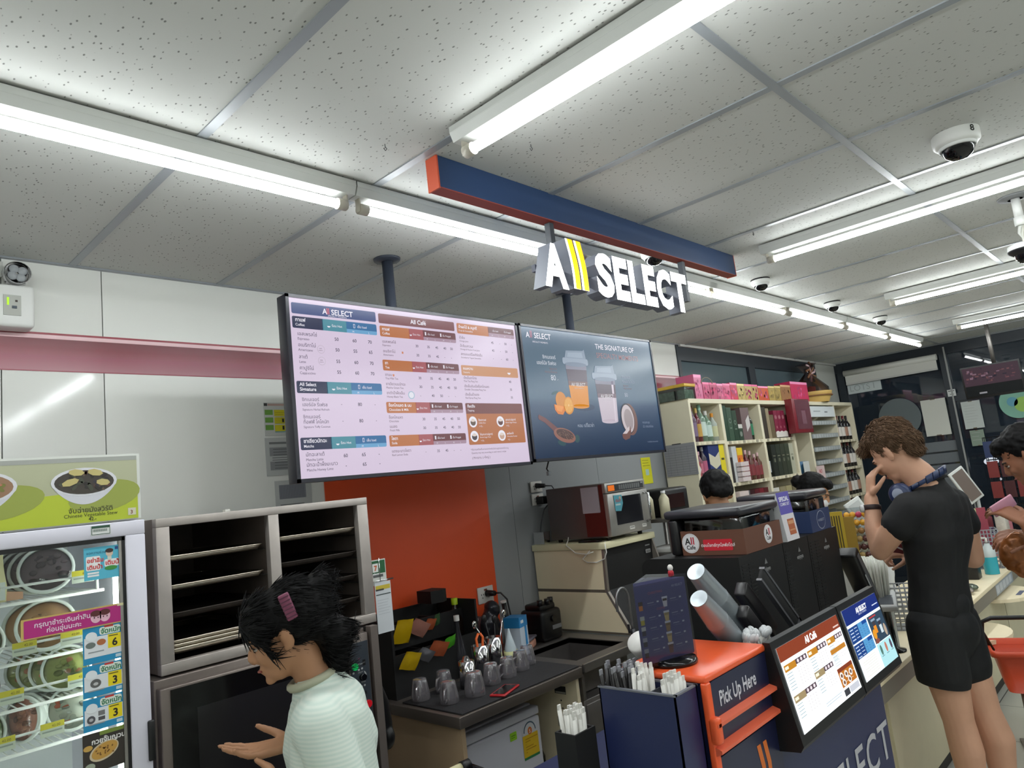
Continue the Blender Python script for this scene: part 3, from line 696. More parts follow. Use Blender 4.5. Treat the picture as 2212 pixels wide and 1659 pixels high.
def cup(u0, u1, v0, v1, split, low, lab, lid0, lv):
    c = (u0 + u1) / 2; w0 = (u1 - u0) / 2; w1 = w0 * .80
    at_ = lambda s: w0 + (w1 - w0) * s
    s1 = (split - v0) / (v1 - v0)
    cv.ell(c + .03, v1 + .004, w1 * 1.25, .020, e((38, 60, 88)), 1)
    n = 8
    def band(a, b, colr, l): cv.poly([(c - at_(a), v0 + (v1 - v0) * a), (c - at_(b), v0 + (v1 - v0) * b), (c + at_(b), v0 + (v1 - v0) * b), (c + at_(a), v0 + (v1 - v0) * a)], e(colr), l)
    band(0, s1, (92, 82, 96), 2); band(s1, 1, low, 2); band(s1 - .10, s1, (118, 90, 90) if low[2] < 100 else (116, 98, 110), 3); cv.ell(c, v1, w1, .012, e(low), 2)
    band(0, .10, (128, 128, 146), 3)
    cv.poly([(c + at_(0) * .6, v0), (c + at_(1) * .6, v1), (c + at_(1) * .8, v1), (c + at_(0) * .8, v0)], e(tuple(min(255, q + 14) for q in low)), 3) if low[2] > 100 else None
    cv.rrect(c - w0 * 1.22, v0 - .040, c + w0 * 1.22, v0 - .004, e((146, 160, 178)), 4, .012); cv.ell(c, v0 - .006, w0 * 1.05, .012, e((120, 134, 154)), 5)
    cv.poly([(c - w0 * 1.0, v0 - .038), (c + w0 * 1.05, v0 - .038), (c + w0 * .95, v0 - .092), (c + w0 * .8, v0 - .084), (c - w0 * .82, v0 - .078)], e((134, 150, 168)), 5)
    cv.poly([(c - w0 * .75, v0 - .044), (c + w0 * .75, v0 - .044), (c + w0 * .7, v0 - .074), (c - w0 * .65, v0 - .068)], e((150, 164, 182)), 6)
    cv.text('All SELECT', c, v0 + lab, .026, e((222, 222, 226)), 6, .01, 'CENTER').text('SPECIALTY MOMENTS', c, v0 + lab + .014, .008, e((200, 200, 206)), 6, 0, 'CENTER')
cup(.318, .496, .182, .402, .290, (214, 138, 46), .112, 0, 0)
cup(.557, .745, .254, .484, .352, (196, 184, 196), .098, 0, 0)
cv.ell(.278, .452, .12, .02, e((44, 68, 98)), 1)
cv.ell(.248, .372, .043, .046, e((204, 132, 50)), 3).ell(.305, .398, .041, .047, e((208, 136, 44)), 4, .3).ell(.303, .397, .034, .040, e((222, 160, 70)), 5, .3).ell(.303, .397, .005, .006, e((240, 200, 130)), 6)
cv.poly([(.188, .392), (.268, .402), (.276, .418), (.25, .446), (.21, .442), (.19, .42)], e((214, 122, 44)), 4).poly([(.193, .394), (.262, .404), (.24, .432), (.206, .424)], e((228, 146, 66)), 5)
for a in range(8): cv.poly([(.303, .397), (.303 + .032 * math.cos(a * .785), .397 + .038 * math.sin(a * .785)), (.303 + .032 * math.cos(a * .785 + .06), .397 + .038 * math.sin(a * .785 + .06))], e((236, 186, 104)), 6)
cv.poly([(.055, .455), (.062, .444), (.11, .462), (.16, .492), (.205, .520), (.19, .556), (.15, .520), (.10, .485), (.058, .468)], e((110, 70, 72)), 3).ell(.243, .552, .086, .036, e((142, 96, 84)), 4, .22).ell(.246, .546, .068, .024, e((84, 62, 60)), 5, .22)
random.seed(3)
for i in range(70): a, b = random.uniform(0, 6.28), random.random() ** .5; u_, v_ = .246 + .062 * b * math.cos(a), .546 + .021 * b * math.sin(a) + .014 * b * math.cos(a); cv.poly([(u_, v_), (u_ + .007, v_ + .004), (u_ + .005, v_ + .007)], e(random.choice([(150, 122, 104), (120, 92, 80), (66, 50, 50)])), 6)
cv.ell(.842, .475, .074, .092, e((118, 86, 80)), 3, -.1).ell(.820, .470, .066, .088, e((36, 36, 46)), 4, -.08).ell(.822, .471, .060, .081, e((198, 186, 190)), 5, -.08).ell(.828, .474, .043, .060, e((160, 148, 150)), 6, -.08)
cv.poly([(.745, .560), (.79, .535), (.832, .512), (.836, .545), (.815, .582), (.77, .592), (.748, .58)], e((112, 76, 70)), 7).poly([(.750, .556), (.79, .532), (.828, .512), (.822, .536), (.79, .556)], e((206, 194, 196)), 8)
cv.ell(.213, .590, .032, .014, e((40, 74, 82)), 3, .2).ell(.34, .572, .022, .020, e((44, 78, 84)), 3, -.8).ell(.205, .333, .026, .007, e((58, 92, 100)), 3, -.3)
cv.text('หอม เปรี้ยวซ่า', .357, .512, .026, e((164, 176, 194)), 2).text('หอมละมุน', .965, .500, .020, e((126, 140, 166)), 2).text('นัว กลมกล่อม', .965, .524, .020, e((126, 140, 166)), 2)
cv.text('*ภาพใช้เพื่อการโฆษณาเท่านั้น', .99, .612, .010, e((130, 142, 164)), 2)
obj('screen', cv.mb, t, 'dark blue advert with two cups, oranges, spoon and coconut')
single('dangling_connector', MB().tube([(2.80, 2.42, 1.80), (2.80, 2.44, 1.76), (2.812, 2.44, 1.745)], .004, BLACK).box((2.800, 2.430, 1.725), (2.822, 2.446, 1.747), K(150, 155, 160), .002).tube([(2.80, 2.42, 1.80), (2.79, 2.352, 1.84)], .004, BLACK), 'small cable with grey plug dangling below the menu screen', 'cable')

# =================================================================== WALL PAPERS AND SOCKETS
yw = 3.0585
def paper(name, x0, x1, z0, z1, label, art=None, c=(196, 198, 194), y=yw, t=.0015):
    cv = Canvas((x0, y - t, z1), (1, 0, 0), (0, 0, -1)); cv.mb.box((x0, y - t, z0), (x1, y, z1), K(*c)); w_, h_ = x1 - x0, z1 - z0
    if art: art(cv, w_, h_)
    return single(name, cv.mb, label, 'paper')
def lines(cv, w_, h_, u0=.1, u1=.9, v0=.1, v1=.9, n=8, c=(120, 122, 124), th=.004, l=1):
    for i in range(n):
        v = h_ * (v0 + (v1 - v0) * i / max(1, n - 1)); cv.rect(w_ * u0, v, w_ * random.uniform(u1 - .25, u1), v + th, K(*c), l)
def art1(cv, w_, h_):
    cv.rect(.002, .003, .018, .016, K(60, 60, 60)).rect(.02, .005, w_, .015, K(190, 160, 150))
    for i, v in enumerate((.034, .070, .105)): cv.rect(.004, v, .044, v + .024, K(112, 160, 70)); [cv.rect(.05 + .058 * q, v, .05 + .058 * q + .054, v + .03, K(206, 196, 40)) for q in range(3)]
    for q in range(3):
        for v in (.075, .11): cv.rect(.088 + .058 * q, v, .098 + .058 * q, v + .018, K(30, 30, 34), 2)
        lines(cv, w_, h_, (.055 + .058 * q) / w_, (.085 + .058 * q) / w_ + .2, .30, .62, 6, (150, 140, 40), .002, 2)
    cv.rect(.05, .136, w_ - .005, .140, K(90, 150, 150))
paper('chart_sheet', 1.584, 1.80, 2.045, 2.20, 'sheet with green and yellow boxes on the wall beside the menu screen', art1)
def art2(cv, w_, h_): cv.rect(.02, .02, w_ - .01, .03, K(120, 122, 122)).rect(.02, .045, w_ - .005, .085, K(140, 142, 144)).rect(.02, .11, w_ - .005, .15, K(140, 142, 144)); lines(cv, w_, h_, .18, .9, .3, .45, 3, (90, 92, 94), .003, 2); lines(cv, w_, h_, .15, .95, .52, .58, 2); lines(cv, w_, h_, .2, .95, .65, .8, 3, (96, 98, 100), .003, 2)
paper('printed_sheet', 1.58, 1.79, 1.86, 2.035, 'grey printed sheet below the green and yellow chart on the wall', art2, (186, 189, 187))
def art3(cv, w_, h_): cv.rect(.02, .02, w_ - .03, .085, K(132, 134, 142)); [cv.rect(.022 + .008 * i, .022, .0235 + .008 * i, .083, K(100, 102, 112), 2) for i in range(16)]; lines(cv, w_, h_, .12, .95, .78, .9, 2, (120, 120, 120))
paper('table_sheet', 1.615, 1.80, 1.695, 1.835, 'white sheet with a printed table just above the tray cabinet', art3, (190, 192, 190))
def socket(name, x0, x1, z0, z1, label, kind=0):
    t = thing(name, label, 'socket', ((x0 + x1) / 2, 3.054, z0))
    obj('plate', MB().box((x0, 3.044, z0), (x1, 3.054 if kind else 3.0535, z1), K(214, 210, 204), .003), t)
    m2 = MB(); w_ = x1 - x0
    m2.box((x0 + w_ * .4, 3.0435, z1 - .022), (x0 + w_ * .6, 3.0445, z1 - .012), K(130, 70, 50))
    for q in (.28, .68):
        for a, b in ((-.008, .012), (.008, .012), (0, -.006)): m2.box((x0 + w_ * q + a - .0025, 3.0435, (z0 + z1) / 2 - .008 + b - .004), (x0 + w_ * q + a + .0025, 3.0445, (z0 + z1) / 2 - .008 + b + .004), K(40, 40, 44))
    obj('socket_holes', m2, t)
    return t
socket('wall_socket', 2.230, 2.350, 1.060, 1.142, 'white double socket on the orange wall at the left, nothing plugged in')
socket('wall_socket', 2.785, 2.905, 1.060, 1.150, 'white double socket at the right of the orange wall with a black plug in it')
socket('wall_socket', 3.325, 3.43, 1.640, 1.708, 'upper of the two white sockets on the grey wall beside the microwave', 1)
socket('wall_socket', 3.325, 3.43, 1.560, 1.630, 'lower of the two white sockets on the grey wall, holding the black adaptor', 1)
t = thing('power_plug', 'black plug and cord in the orange wall socket', 'plug', (2.86, 3.04, 1.10))
obj('plug', MB().cyl((2.852, 3.042, 1.112), (2.86, 2.985, 1.112), .019, BLACK, .014), t)
obj('cord', MB().tube([(2.86, 2.99, 1.112), (2.885, 2.965, 1.11), (2.915, 2.95, 1.07), (2.92, 2.94, .98), (2.91, 2.93, .90)], .005, BLACK), t)
t = thing('power_plug', 'grey-black plug and cord in the upper socket behind the microwave', 'plug', (3.37, 3.04, 1.675))
obj('plug', MB().cyl((3.375, 3.043, 1.68), (3.395, 2.99, 1.675), .017, BLACK, .013), t)
obj('cord', MB().tube([(3.39, 2.99, 1.675), (3.43, 2.965, 1.67), (3.46, 2.96, 1.63), (3.44, 2.985, 1.58), (3.36, 2.99, 1.53), (3.33, 3.0, 1.45), (3.315, 3.01, 1.35)], .004, K(60, 62, 66)), t)
t = thing('power_adaptor', 'black adaptor in the lower grey-wall socket with a white charging cable', 'adaptor', (3.40, 3.04, 1.57))
obj('adaptor', MB().box((3.355, 2.985, 1.563), (3.41, 3.043, 1.612), BLACK, .004), t)
obj('charging_cable', MB().tube([(3.40, 2.985, 1.585), (3.43, 2.93, 1.575), (3.44, 2.88, 1.50), (3.40, 2.84, 1.40), (3.33, 2.80, 1.34), (3.265, 2.765, 1.315), (3.264, 2.70, 1.270), (3.264, 2.62, 1.262), (3.264, 2.57, 1.275)], .003, K(236, 234, 228), 6).tube([(3.32, 2.52, 1.325), (3.27, 2.485, 1.31), (3.268, 2.48, 1.27), (3.27, 2.50, 1.235), (3.272, 2.56, 1.215), (3.272, 2.63, 1.215), (3.272, 2.66, 1.235), (3.272, 2.60, 1.28)], .003, K(236, 234, 228), 6), t, 'white cable')
# yellow sheet and clipped table on the far side of the screens
def art4(cv, w_, h_): lines(cv, w_, h_, .12, .9, .1, .3, 3, (140, 130, 30), .004); cv.rrect(w_ * .35, h_ * .45, w_ * .7, h_ * .68, K(170, 200, 190), 1)
paper('yellow_notice', 4.60, 4.73, 1.60, 1.80, 'yellow notice with a small print on the grey wall under the advert screen', art4, (214, 210, 40))
# notices hanging by the oven
t = thing('hanging_notice', 'green-topped card and printed sheet hanging at the right side of the tray cabinet', 'notice', (1.66, 2.34, 1.26))
cv = Canvas((1.605, 2.335, 1.470), (1, 0, 0), (0, 0, -1)); cv.mb.box((1.605, 2.335, 1.375), (1.67, 2.337, 1.470), K(206, 208, 202)); cv.rect(0, .004, .062, .052, K(34, 92, 54)).rect(.004, .014, .030, .046, K(226, 226, 222), 2).text('7', .011, .040, .026, K(200, 90, 40), 3, .04).rect(.004, .056, .05, .066, K(90, 92, 92), 2).text('eleven', .004, .056, .012, K(240, 240, 240), 3, .02)
obj('card', cv.mb, t, 'green and white card with a 7 logo')
cv = Canvas((1.61, 2.331, 1.385), (1, 0, 0), (0, 0, -1)); cv.mb.box((1.61, 2.331, 1.198), (1.683, 2.333, 1.385), K(202, 206, 210)); cv.rect(.003, .012, .07, .028, K(196, 176, 60)).rect(.003, .025, .04, .031, K(60, 60, 60), 2).rect(.003, .044, .07, .048, K(70, 80, 80)); lines(cv, .073, .187, .1, .9, .35, .62, 6, (180, 184, 190), .002)
obj('sheet', cv.mb, t, 'white sheet with yellow heading')
obj('clip_wire', MB().cyl((1.60, 2.335, 1.39), (1.70, 2.335, 1.39), .003, CHROME, n=8).cyl((1.64, 2.334, 1.385), (1.64, 2.334, 1.475), .002, CHROME, n=6), t)

# =================================================================== FRIDGE
FW = mat('fridge_white', (214, 212, 224), 0.35)
t = thing('display_fridge', 'tall white glass-door fridge of ready meals at the left, with a food banner on top', 'fridge', (.40, 2.5, 0))
fx0, fx1, fy0, fy1 = .02, .757, 2.20, 2.85
b_ = MB().box((fx0 + .01, fy0 + .05, 0.05), (fx0 + .04, fy1, 1.70), FW).box((fx1 - .035, fy0 + .05, .05), (fx1 - .005, fy1, 1.70), FW).box((fx0 + .04, fy1 - .03, .05), (fx1 - .035, fy1, 1.70), K(200, 205, 206)).box((fx0 + .01, fy0 + .05, .05), (fx1 - .005, fy1, .35), FW).box((fx0 + .01, fy0 + .05, 1.685), (fx1 - .005, fy1, 1.715), FW)
obj('cabinet_body', b_, t)
d = MB()
for a, b in (((fx0, fy0, 1.672), (fx1, fy0 + .045, 1.712)), ((fx0, fy0, .30), (fx1, fy0 + .045, .36)), ((fx0, fy0, .36), (fx0 + .05, fy0 + .045, 1.672)), ((fx1 - .052, fy0, .36), (fx1, fy0 + .045, 1.672))): d.box(a, b, FW, .003)
dd = obj('door', d, t)
obj('door_gasket', MB().box((fx0 + .05, fy0 + .006, 1.660), (fx1 - .052, fy0 + .03, 1.672), BLACK).box((fx1 - .060, fy0 + .006, .36), (fx1 - .052, fy0 + .03, 1.67), BLACK).box((fx1 - .068, fy0 + .008, .36), (fx1 - .060, fy0 + .02, 1.662), STEEL), dd, 'black rubber gasket')
obj('door_glass', MB().box((fx0 + .05, fy0 + .012, .36), (fx1 - .066, fy0 + .016, 1.662), glassmat('fridge_glass', (246, 250, 247), .8)), dd)
obj('hinge_cover', MB().box((fx1 - .012, fy0 - .006, 1.06), (fx1 + .006, fy0 + .05, 1.165), BLACK, .004), dd, 'black handle cap')
LED = mat('fridge_led', (232, 248, 244), .3); LED.node_tree.nodes['Principled BSDF'].inputs['Emission Color'].default_value = (.95, 1, .93, 1); LED.node_tree.nodes['Principled BSDF'].inputs['Emission Strength'].default_value = 16
obj('led_strip', MB().box((fx1 - .062, fy0 + .07, .42), (fx1 - .048, fy0 + .085, 1.645), LED).box((fx0 + .045, fy0 + .07, .42), (fx0 + .058, fy0 + .085, 1.645), LED), t, 'lit vertical light strips')
for zs in (1.527, 1.374, 1.259, 1.149, .95, .7):
    s_ = MB()
    s_.tube([(fx0 + .06, fy0 + .12, zs), (fx1 - .075, fy0 + .12, zs)], .0045, WHITE, 8).tube([(fx0 + .06, fy1 - .07, zs), (fx1 - .075, fy1 - .07, zs)], .004, WHITE, 6)
    n = 30
    for i in range(n): xx = fx0 + .065 + (fx1 - fx0 - .145) * i / (n - 1); s_.tube([(xx, fy0 + .12, zs + .001), (xx, fy1 - .07, zs + .001)], .002, WHITE, 5)
    o = obj('wire_shelf', s_, t)
    g = MB().tube([(fx0 + .07, fy0 + .118, zs + .004), (fx0 + .07, fy0 + .118, zs + .036), (fx0 + .085, fy0 + .118, zs + .045), (fx1 - .105, fy0 + .118, zs + .045), (fx1 - .092, fy0 + .118, zs + .038), (fx1 - .092, fy0 + .118, zs + .004)], .0035, WHITE, 7)
    obj('shelf_rail', g, o)
# food banner on top
t2 = thing('fridge_banner', 'food photo banner box with a bowl of vegetable stew on top of the fridge', 'sign', (.40, 2.24, 1.718))
bz0, bz1 = 1.7165, 1.902
obj('box', MB().box((.02, 2.205, bz0), (.750, 2.28, bz1), K(214, 216, 210)), t2)
cv = Canvas((.02, 2.204, bz1 - .006), (1, 0, 0), (0, 0, -1)); W_, H_ = .722, bz1 - bz0 - .008
cv.rect(0, 0, W_, H_, K(176, 178, 148), 0).poly([(0, .132), (0, H_), (W_, H_), (W_, .086), (.5, .098), (.3, .108)], K(178, 192, 52), 1)
cv.rect(0, 0, W_, .012, K(160, 162, 156), 1)
for cxu, sc_, fill in ((.588, .96, (64, 58, 52)), (.345, 1.05, (150, 116, 90))):
    cv.ell(cxu + .05, .108, .095 * sc_, .042, K(150, 160, 74), 2, -.15)
    cv.poly([(cxu - .083 * sc_ + .166 * sc_ * i / 20, (.068 if i in (0, 20) else .068 + .062 * sc_ * math.sin(PI * i / 20) ** .7)) for i in range(21)], K(206, 206, 214), 3)
    cv.ell(cxu, .066, .084 * sc_, .040 * sc_, K(214, 214, 220), 4).ell(cxu, .067, .076 * sc_, .034 * sc_, K(*fill), 5)
    random.seed(int(cxu * 100))
    for i in range(60 if cxu < .4 else 34):
        a, b = random.uniform(0, 6.28), random.random() ** .5 * .85
        pal = [(190, 120, 96), (176, 150, 80), (120, 120, 60), (196, 84, 62), (160, 130, 110)] if cxu < .4 else [(44, 40, 38), (92, 60, 52), (70, 74, 60), (56, 50, 60), (100, 84, 70)]
        cv.ell(cxu + .072 * b * math.cos(a), .067 + .031 * b * math.sin(a), random.uniform(.004, .011), random.uniform(.003, .006), K(*random.choice(pal)), 6 + i % 3, a, 8)
    if cxu > .4:
        for u, v, r_, ro in ((-.035, .000, .022, -.3), (-.02, -.026, .020, .1), (.026, -.024, .020, .2), (.045, .004, .018, .1)): cv.ell(cxu + u, .066 + v, r_, .0095, K(190, 176, 116), 9, ro, 7)
DK = K(60, 62, 30)
cv.text('จับฉ่ายมังสวิรัติ', .602, .149, .018, DK, 3, .01, 'CENTER').text('Chinese Vegetable Stew', .602, .161, .0135, DK, 3, 0, 'CENTER').text('42.-', .605, .1725, .0125, DK, 3, .02, 'CENTER')
cv.text('ข้าวผัดธัญพืช', .32, .152, .018, DK, 3, .01, 'CENTER').text('Rice with Grains', .34, .164, .0135, DK, 3, 0, 'CENTER').rect(.695, .148, .716, .168, K(206, 202, 180), 3).text('3', .701, .164, .014, K(120, 60, 40), 4, .02)
obj('printed_panel', cv.mb, t2, 'yellow-green panel printed with two food bowls')
# stickers on the fridge glass and frame
def stk(name, x0, x1, z0, z1, base, label, art, y=2.199, cat='sticker'):
    cv = Canvas((x0, y, z1), (1, 0, 0), (0, 0, -1)); cv.mb.box((x0, y, z0), (x1, y + .001, z1), K(*base)); art(cv, x1 - x0, z1 - z0)
    return single(name, cv.mb, label, cat)
yg = fy0 + .0105
def a1(cv, w_, h_):
    W_ = K(230, 232, 232); R_ = K(206, 52, 50)
    cv.text('ขอความร่วมมือ', .006, .018, .010, K(30, 80, 110), 1).rrect(.005, .024, .04, .062, W_, 1, .004).text('อย่าลืม', .007, .040, .015, R_, 2, .03).text('เติมน้ำ', .007, .058, .015, R_, 2, .03).rrect(.050, .036, .088, .056, W_, 1, .004).text('เติมน้ำ', .052, .051, .016, R_, 2, .03)
    cv.rect(.008, .066, .036, .071, W_, 1).rect(.008, .073, .036, .078, W_, 1).ell(.066, .060, .016, .006, K(60, 140, 60), 2).rect(w_ - .014, .004, w_ - .006, .012, K(30, 70, 130), 1)
    cv.ell(.063, .020, .009, .009, K(216, 190, 170), 2).ell(.063, .013, .010, .006, K(60, 40, 34), 3).rect(.058, .028, .068, .038, K(210, 214, 200), 2)
stk('glass_sticker', .603, .694, 1.563, 1.650, (84, 178, 204), 'light blue sticker with red words and small figure, highest on the fridge glass', a1, yg)
def a2(cv, w_, h_):
    cv.rrect(.006, .004, w_ - .006, h_ - .003, K(176, 36, 120), 1, .003).text('กรุณาชำระเงินค่าสินค้า', .028, .024, .0165, K(235, 220, 232), 2, .012).text('ก่อนอุ่นนะคะ', .055, .041, .0165, K(235, 220, 232), 2, .012)
    for u in (.170, .192): cv.ell(u, .026, .013, .015, K(226, 180, 196), 2).ell(u, .016, .013, .008, K(90, 40, 40), 3).ell(u - .004, .027, .0015, .002, K(60, 30, 40), 4).ell(u + .005, .027, .0015, .002, K(60, 30, 40), 4)
    cv.rect(w_ - .022, .0, w_ - .006, .007, K(214, 205, 160), 3)
stk('glass_banner_sticker', .458, .703, 1.440, 1.491, (196, 168, 96), 'long magenta sticker with white Thai words across the fridge glass', a2, yg - .002)
def a3(n, kind):
    def f(cv, w_, h_):
        cv.rect(.003, .026, w_ - .004, h_ - .016, K(222, 226, 230), 1).ell(.020, .024, .014, .012, K(226, 232, 236), 3).rrect(.040, .004, w_ - .006, .024, K(226, 234, 224), 1, .006).text('จัดหนัก', .043, .021, .017, K(40, 120, 80), 2, .03).rect(.052, .001, .074, .006, K(200, 60, 50), 2)
        cv.rect(.060, .026, w_ - .006, .062, K(236, 214, 24), 2).text(n, .070, .057, .027, K(30, 30, 30), 3, .03).rect(.062, .029, .085, .032, K(120, 110, 30), 3)
        if kind == 0: cv.ell(.018, .046, .012, .008, K(110, 120, 116), 2).ell(.044, .042, .011, .008, K(176, 104, 60), 2)
        if kind == 1: cv.ell(.030, .047, .013, .011, K(96, 96, 96), 2).ell(.030, .048, .006, .004, K(190, 190, 190), 3)
        if kind == 2: cv.ell(.018, .052, .010, .010, K(84, 84, 90), 2).ell(.018, .052, .005, .004, K(180, 180, 184), 3).rect(.035, .034, .051, .046, K(120, 120, 122), 2).rect(.035, .049, .051, .058, K(80, 80, 84), 2)
        cv.rect(.012, .063, .05, .066, K(150, 156, 160), 2).rect(w_ - .020, h_ - .013, w_ - .006, h_ - .005, K(190, 214, 226), 1)
    return f
stk('glass_sticker', .596, .694, 1.346, 1.440, (34, 142, 190), 'blue price sticker with a yellow 6 on the fridge glass', a3('6', 0), yg)
stk('glass_sticker', .594, .693, 1.262, 1.342, (34, 142, 190), 'upper blue price sticker with a yellow 3 on the fridge glass', a3('3', 1), yg)
stk('glass_sticker', .593, .692, 1.178, 1.258, (34, 142, 190), 'lower blue price sticker with a yellow 3, above the dark food picture', a3('3', 2), yg)
def a4(cv, w_, h_):
    cv.ell(.050, .050, .036, .022, K(206, 190, 160), 1, -.3).ell(.051, .049, .032, .018, K(196, 150, 70), 2, -.3).ell(.012, .035, .011, .007, K(200, 160, 80), 1).ell(.016, .082, .012, .009, K(160, 170, 150), 1).rect(.04, .0, w_, .010, K(120, 140, 60), 1).text('กวยจั๊บญวน', .020, .028, .017, K(232, 230, 226), 3, .03)
    for i in range(16): cv.ell(.051 + random.uniform(-.02, .02), .049 + random.uniform(-.01, .01), .003, .002, K(130, 90, 40), 3, i, 6)
stk('glass_food_poster', .590, .690, 1.075, 1.172, (52, 46, 40), 'dark sticker with a yellow noodle dish on the fridge glass', a4, yg)
def a5(cv, w_, h_): cv.rect(.002, .0, w_ - .002, .006, K(40, 80, 60), 1).rect(.002, .006, w_ - .002, h_ - .002, K(40, 80, 60), 1).rect(.0035, .007, w_ - .0035, h_ - .0035, K(214, 216, 214), 2); [cv.rect(.006 + .0022 * i, .009, .0072 + .0022 * i, .016, K(90, 110, 100), 3) for i in range(16)]
stk('asset_label', .618, .668, 1.681, 1.707, (210, 212, 212), 'small white barcode label on the top frame of the fridge', a5)
# price tags hanging on the shelf rails
def ptag(x, z, label):
    cv = Canvas((x, fy0 + .112, z + .020), (1, 0, 0), (0, 0, -1)); cv.mb.box((x, fy0 + .112, z - .014), (x + .055, fy0 + .113, z + .020), K(200, 206, 190)); cv.rect(0, 0, .055, .015, K(210, 196, 50), 1).text('42.00', .026, .012, .009, K(110, 90, 20), 2).rect(.004, .02, .05, .024, K(150, 156, 150), 1)
    return single('price_tag', cv.mb, label, 'price tag', 'yellow price tags on the fridge shelf rails')
for n_, (x_, zi) in enumerate(((.38, 1.565), (.60, 1.575), (.46, 1.412), (.57, 1.415), (.43, 1.298), (.585, 1.30), (.41, 1.187), (.52, 1.192))):
    ptag(x_, zi - .005, 'yellow price tag on the %s fridge shelf rail, %s one' % (('top', 'second', 'third', 'fourth')[n_ // 2], 'left' if n_ % 2 == 0 else 'right'))
# meal tubs: round lidded bowls leaning on the shelves
TUBC = mat('tub_white', (220, 226, 220), 0.3); TUBL = glassmat('tub_lid', (246, 248, 245), 1.3, .12)
def tub(name, x, zb, ydepth, c1, c2, label, tilt=72, rz=0, r=.066, cat='meal tub', white=True):
    t = thing(name, label, cat, (x, ydepth, zb), rz, 'round meal tubs in the fridge')
    c1, c2 = [tuple(min(245, int(v * 1.45)) for v in q) for q in (c1, c2)]
    R_ = Matrix.Translation((0, 0, r * math.sin(math.radians(tilt)) + .004)) @ Matrix.Rotation(math.radians(tilt), 4, 'X')
    m2 = MB(); m2.X = R_; m2.lathe([(r * .62, -.038), (r * .95, -.006), (r * 1.0, 0), (r * 1.0, .007), (r * .88, .0075), (r * .88, .002)], (0, 0, 0), TUBC if white else TUBL, 32); m2.lathe([(0, -.038), (r * .62, -.038)], (0, 0, 0), TUBC if white else TUBL, 32); obj('bowl', m2, t, loc=(0, 0, 0))
    m2 = MB(); m2.X = R_; m2.lathe([(0, -.004), (r * .9, -.004)], (0, 0, 0), K(*c1), 28)
    random.seed(hash(label) % 999 if False else int(x * 1000 + zb * 777))
    for i in range(20):
        a, q = random.uniform(0, 6.28), random.random() ** .5 * r * .72; m2.ell((q * math.cos(a), q * math.sin(a), -.001), (random.uniform(.006, .014), random.uniform(.004, .01), .004), K(*random.choice([c1, c2, tuple(int(v * .75) for v in c1)])), 8, 6)
    obj('food', m2, t, loc=(0, 0, 0))
    m2 = MB(); m2.X = R_; m2.lathe([(r * .88, .006), (r * .8, .010), (0, .011)], (0, 0, 0), TUBL, 28); obj('lid', m2, t, loc=(0, 0, 0))
    return t
yy = fy0 + .17
for i in range(4): tub('meal_tub', .560 + .004 * i - i * .018, 1.533, yy + .03 + i * .042, (92, 74, 80), (66, 52, 60), 'dark-filled meal tub on the top fridge shelf, %s' % ('frontmost', 'second from the front', 'third from the front', 'rearmost')[i], 68, -.25, .070)
tub('meal_tub', .395, 1.380, yy + .01, (120, 136, 96), (170, 120, 80), 'green-brown meal tub at the left of the second fridge shelf', 62, .25, .066)
for i in range(2): tub('meal_tub', .555 - i * .02, 1.380, yy + .02 + i * .045, (196, 130, 90), (210, 196, 170), 'white meal tub behind the magenta sticker, %s' % ('front one', 'rear one')[i], 66, -.2, .074)
for i in range(2): tub('meal_tub', .375 + i * .03, 1.264, yy + .03 + i * .045, (104, 84, 60), (140, 96, 50), 'clear meal tub at the left of the third fridge shelf, %s' % ('front one', 'rear one')[i], 64, .2, .054, white=False)
for i in range(4): tub('meal_tub', .600 - i * .020, 1.264, yy + .01 + i * .04, (146, 150, 90), (196, 110, 80), 'green meal tub at the right of the third fridge shelf, %s' % ('frontmost', 'second from the front', 'third from the front', 'rearmost')[i], 70, -.3, .062)
tub('meal_tub', .395, 1.154, yy + .0, (122, 146, 84), (190, 190, 150), 'green curry meal tub at the left of the fourth fridge shelf', 64, .15, .064)
for i in range(2): tub('meal_tub', .500 + i * .016, 1.154, yy + .02 + i * .03, (150, 100, 84), (176, 120, 100), 'meal tub turned sideways mid fourth fridge shelf, %s' % ('front one', 'rear one')[i], 84, -1.05, .060)
for i in range(3): tub('meal_tub', .610 - i * .016, 1.154, yy + .01 + i * .04, (214, 190, 160), (190, 84, 60), 'orange meal tub at the right of the fourth fridge shelf, %s' % ('frontmost', 'middle', 'rearmost')[i], 70, -.2, .062)
for i in range(4): tub('meal_tub', .33 + i * .1, .955, yy + .05, (90, 66, 64), (140, 90, 70), 'dark meal tub on the fifth fridge shelf, %s' % ('leftmost', 'second from the left', 'third from the left', 'rightmost')[i], 40, 0, .05, white=False)
t = thing('meal_bag', 'pale yellow paper bag with white panel on the top fridge shelf', 'bag', (.405, yy + .05, 1.532))
m2 = MB()
for i, (z_, w_, d_) in enumerate(((0, .058, .030), (.04, .060, .034), (.08, .056, .022), (.102, .056, .010), (.118, .057, .003))):
    pass
prof = [(0, .058, .030), (.04, .060, .034), (.08, .056, .022), (.102, .056, .010), (.120, .057, .003)]
vs = []; 
for z_, w_, d_ in prof: vs += [(.405 - w_, yy + .05 - d_, 1.532 + z_), (.405 + w_, yy + .05 - d_, 1.532 + z_ + (.006 if z_ > .1 else 0)), (.405 + w_, yy + .05 + d_, 1.532 + z_), (.405 - w_, yy + .05 + d_, 1.532 + z_)]
fs = [(i * 4 + k, i * 4 + (k + 1) % 4, i * 4 + 4 + (k + 1) % 4, i * 4 + 4 + k) for i in range(4) for k in range(4)] + [(0, 1, 2, 3)]
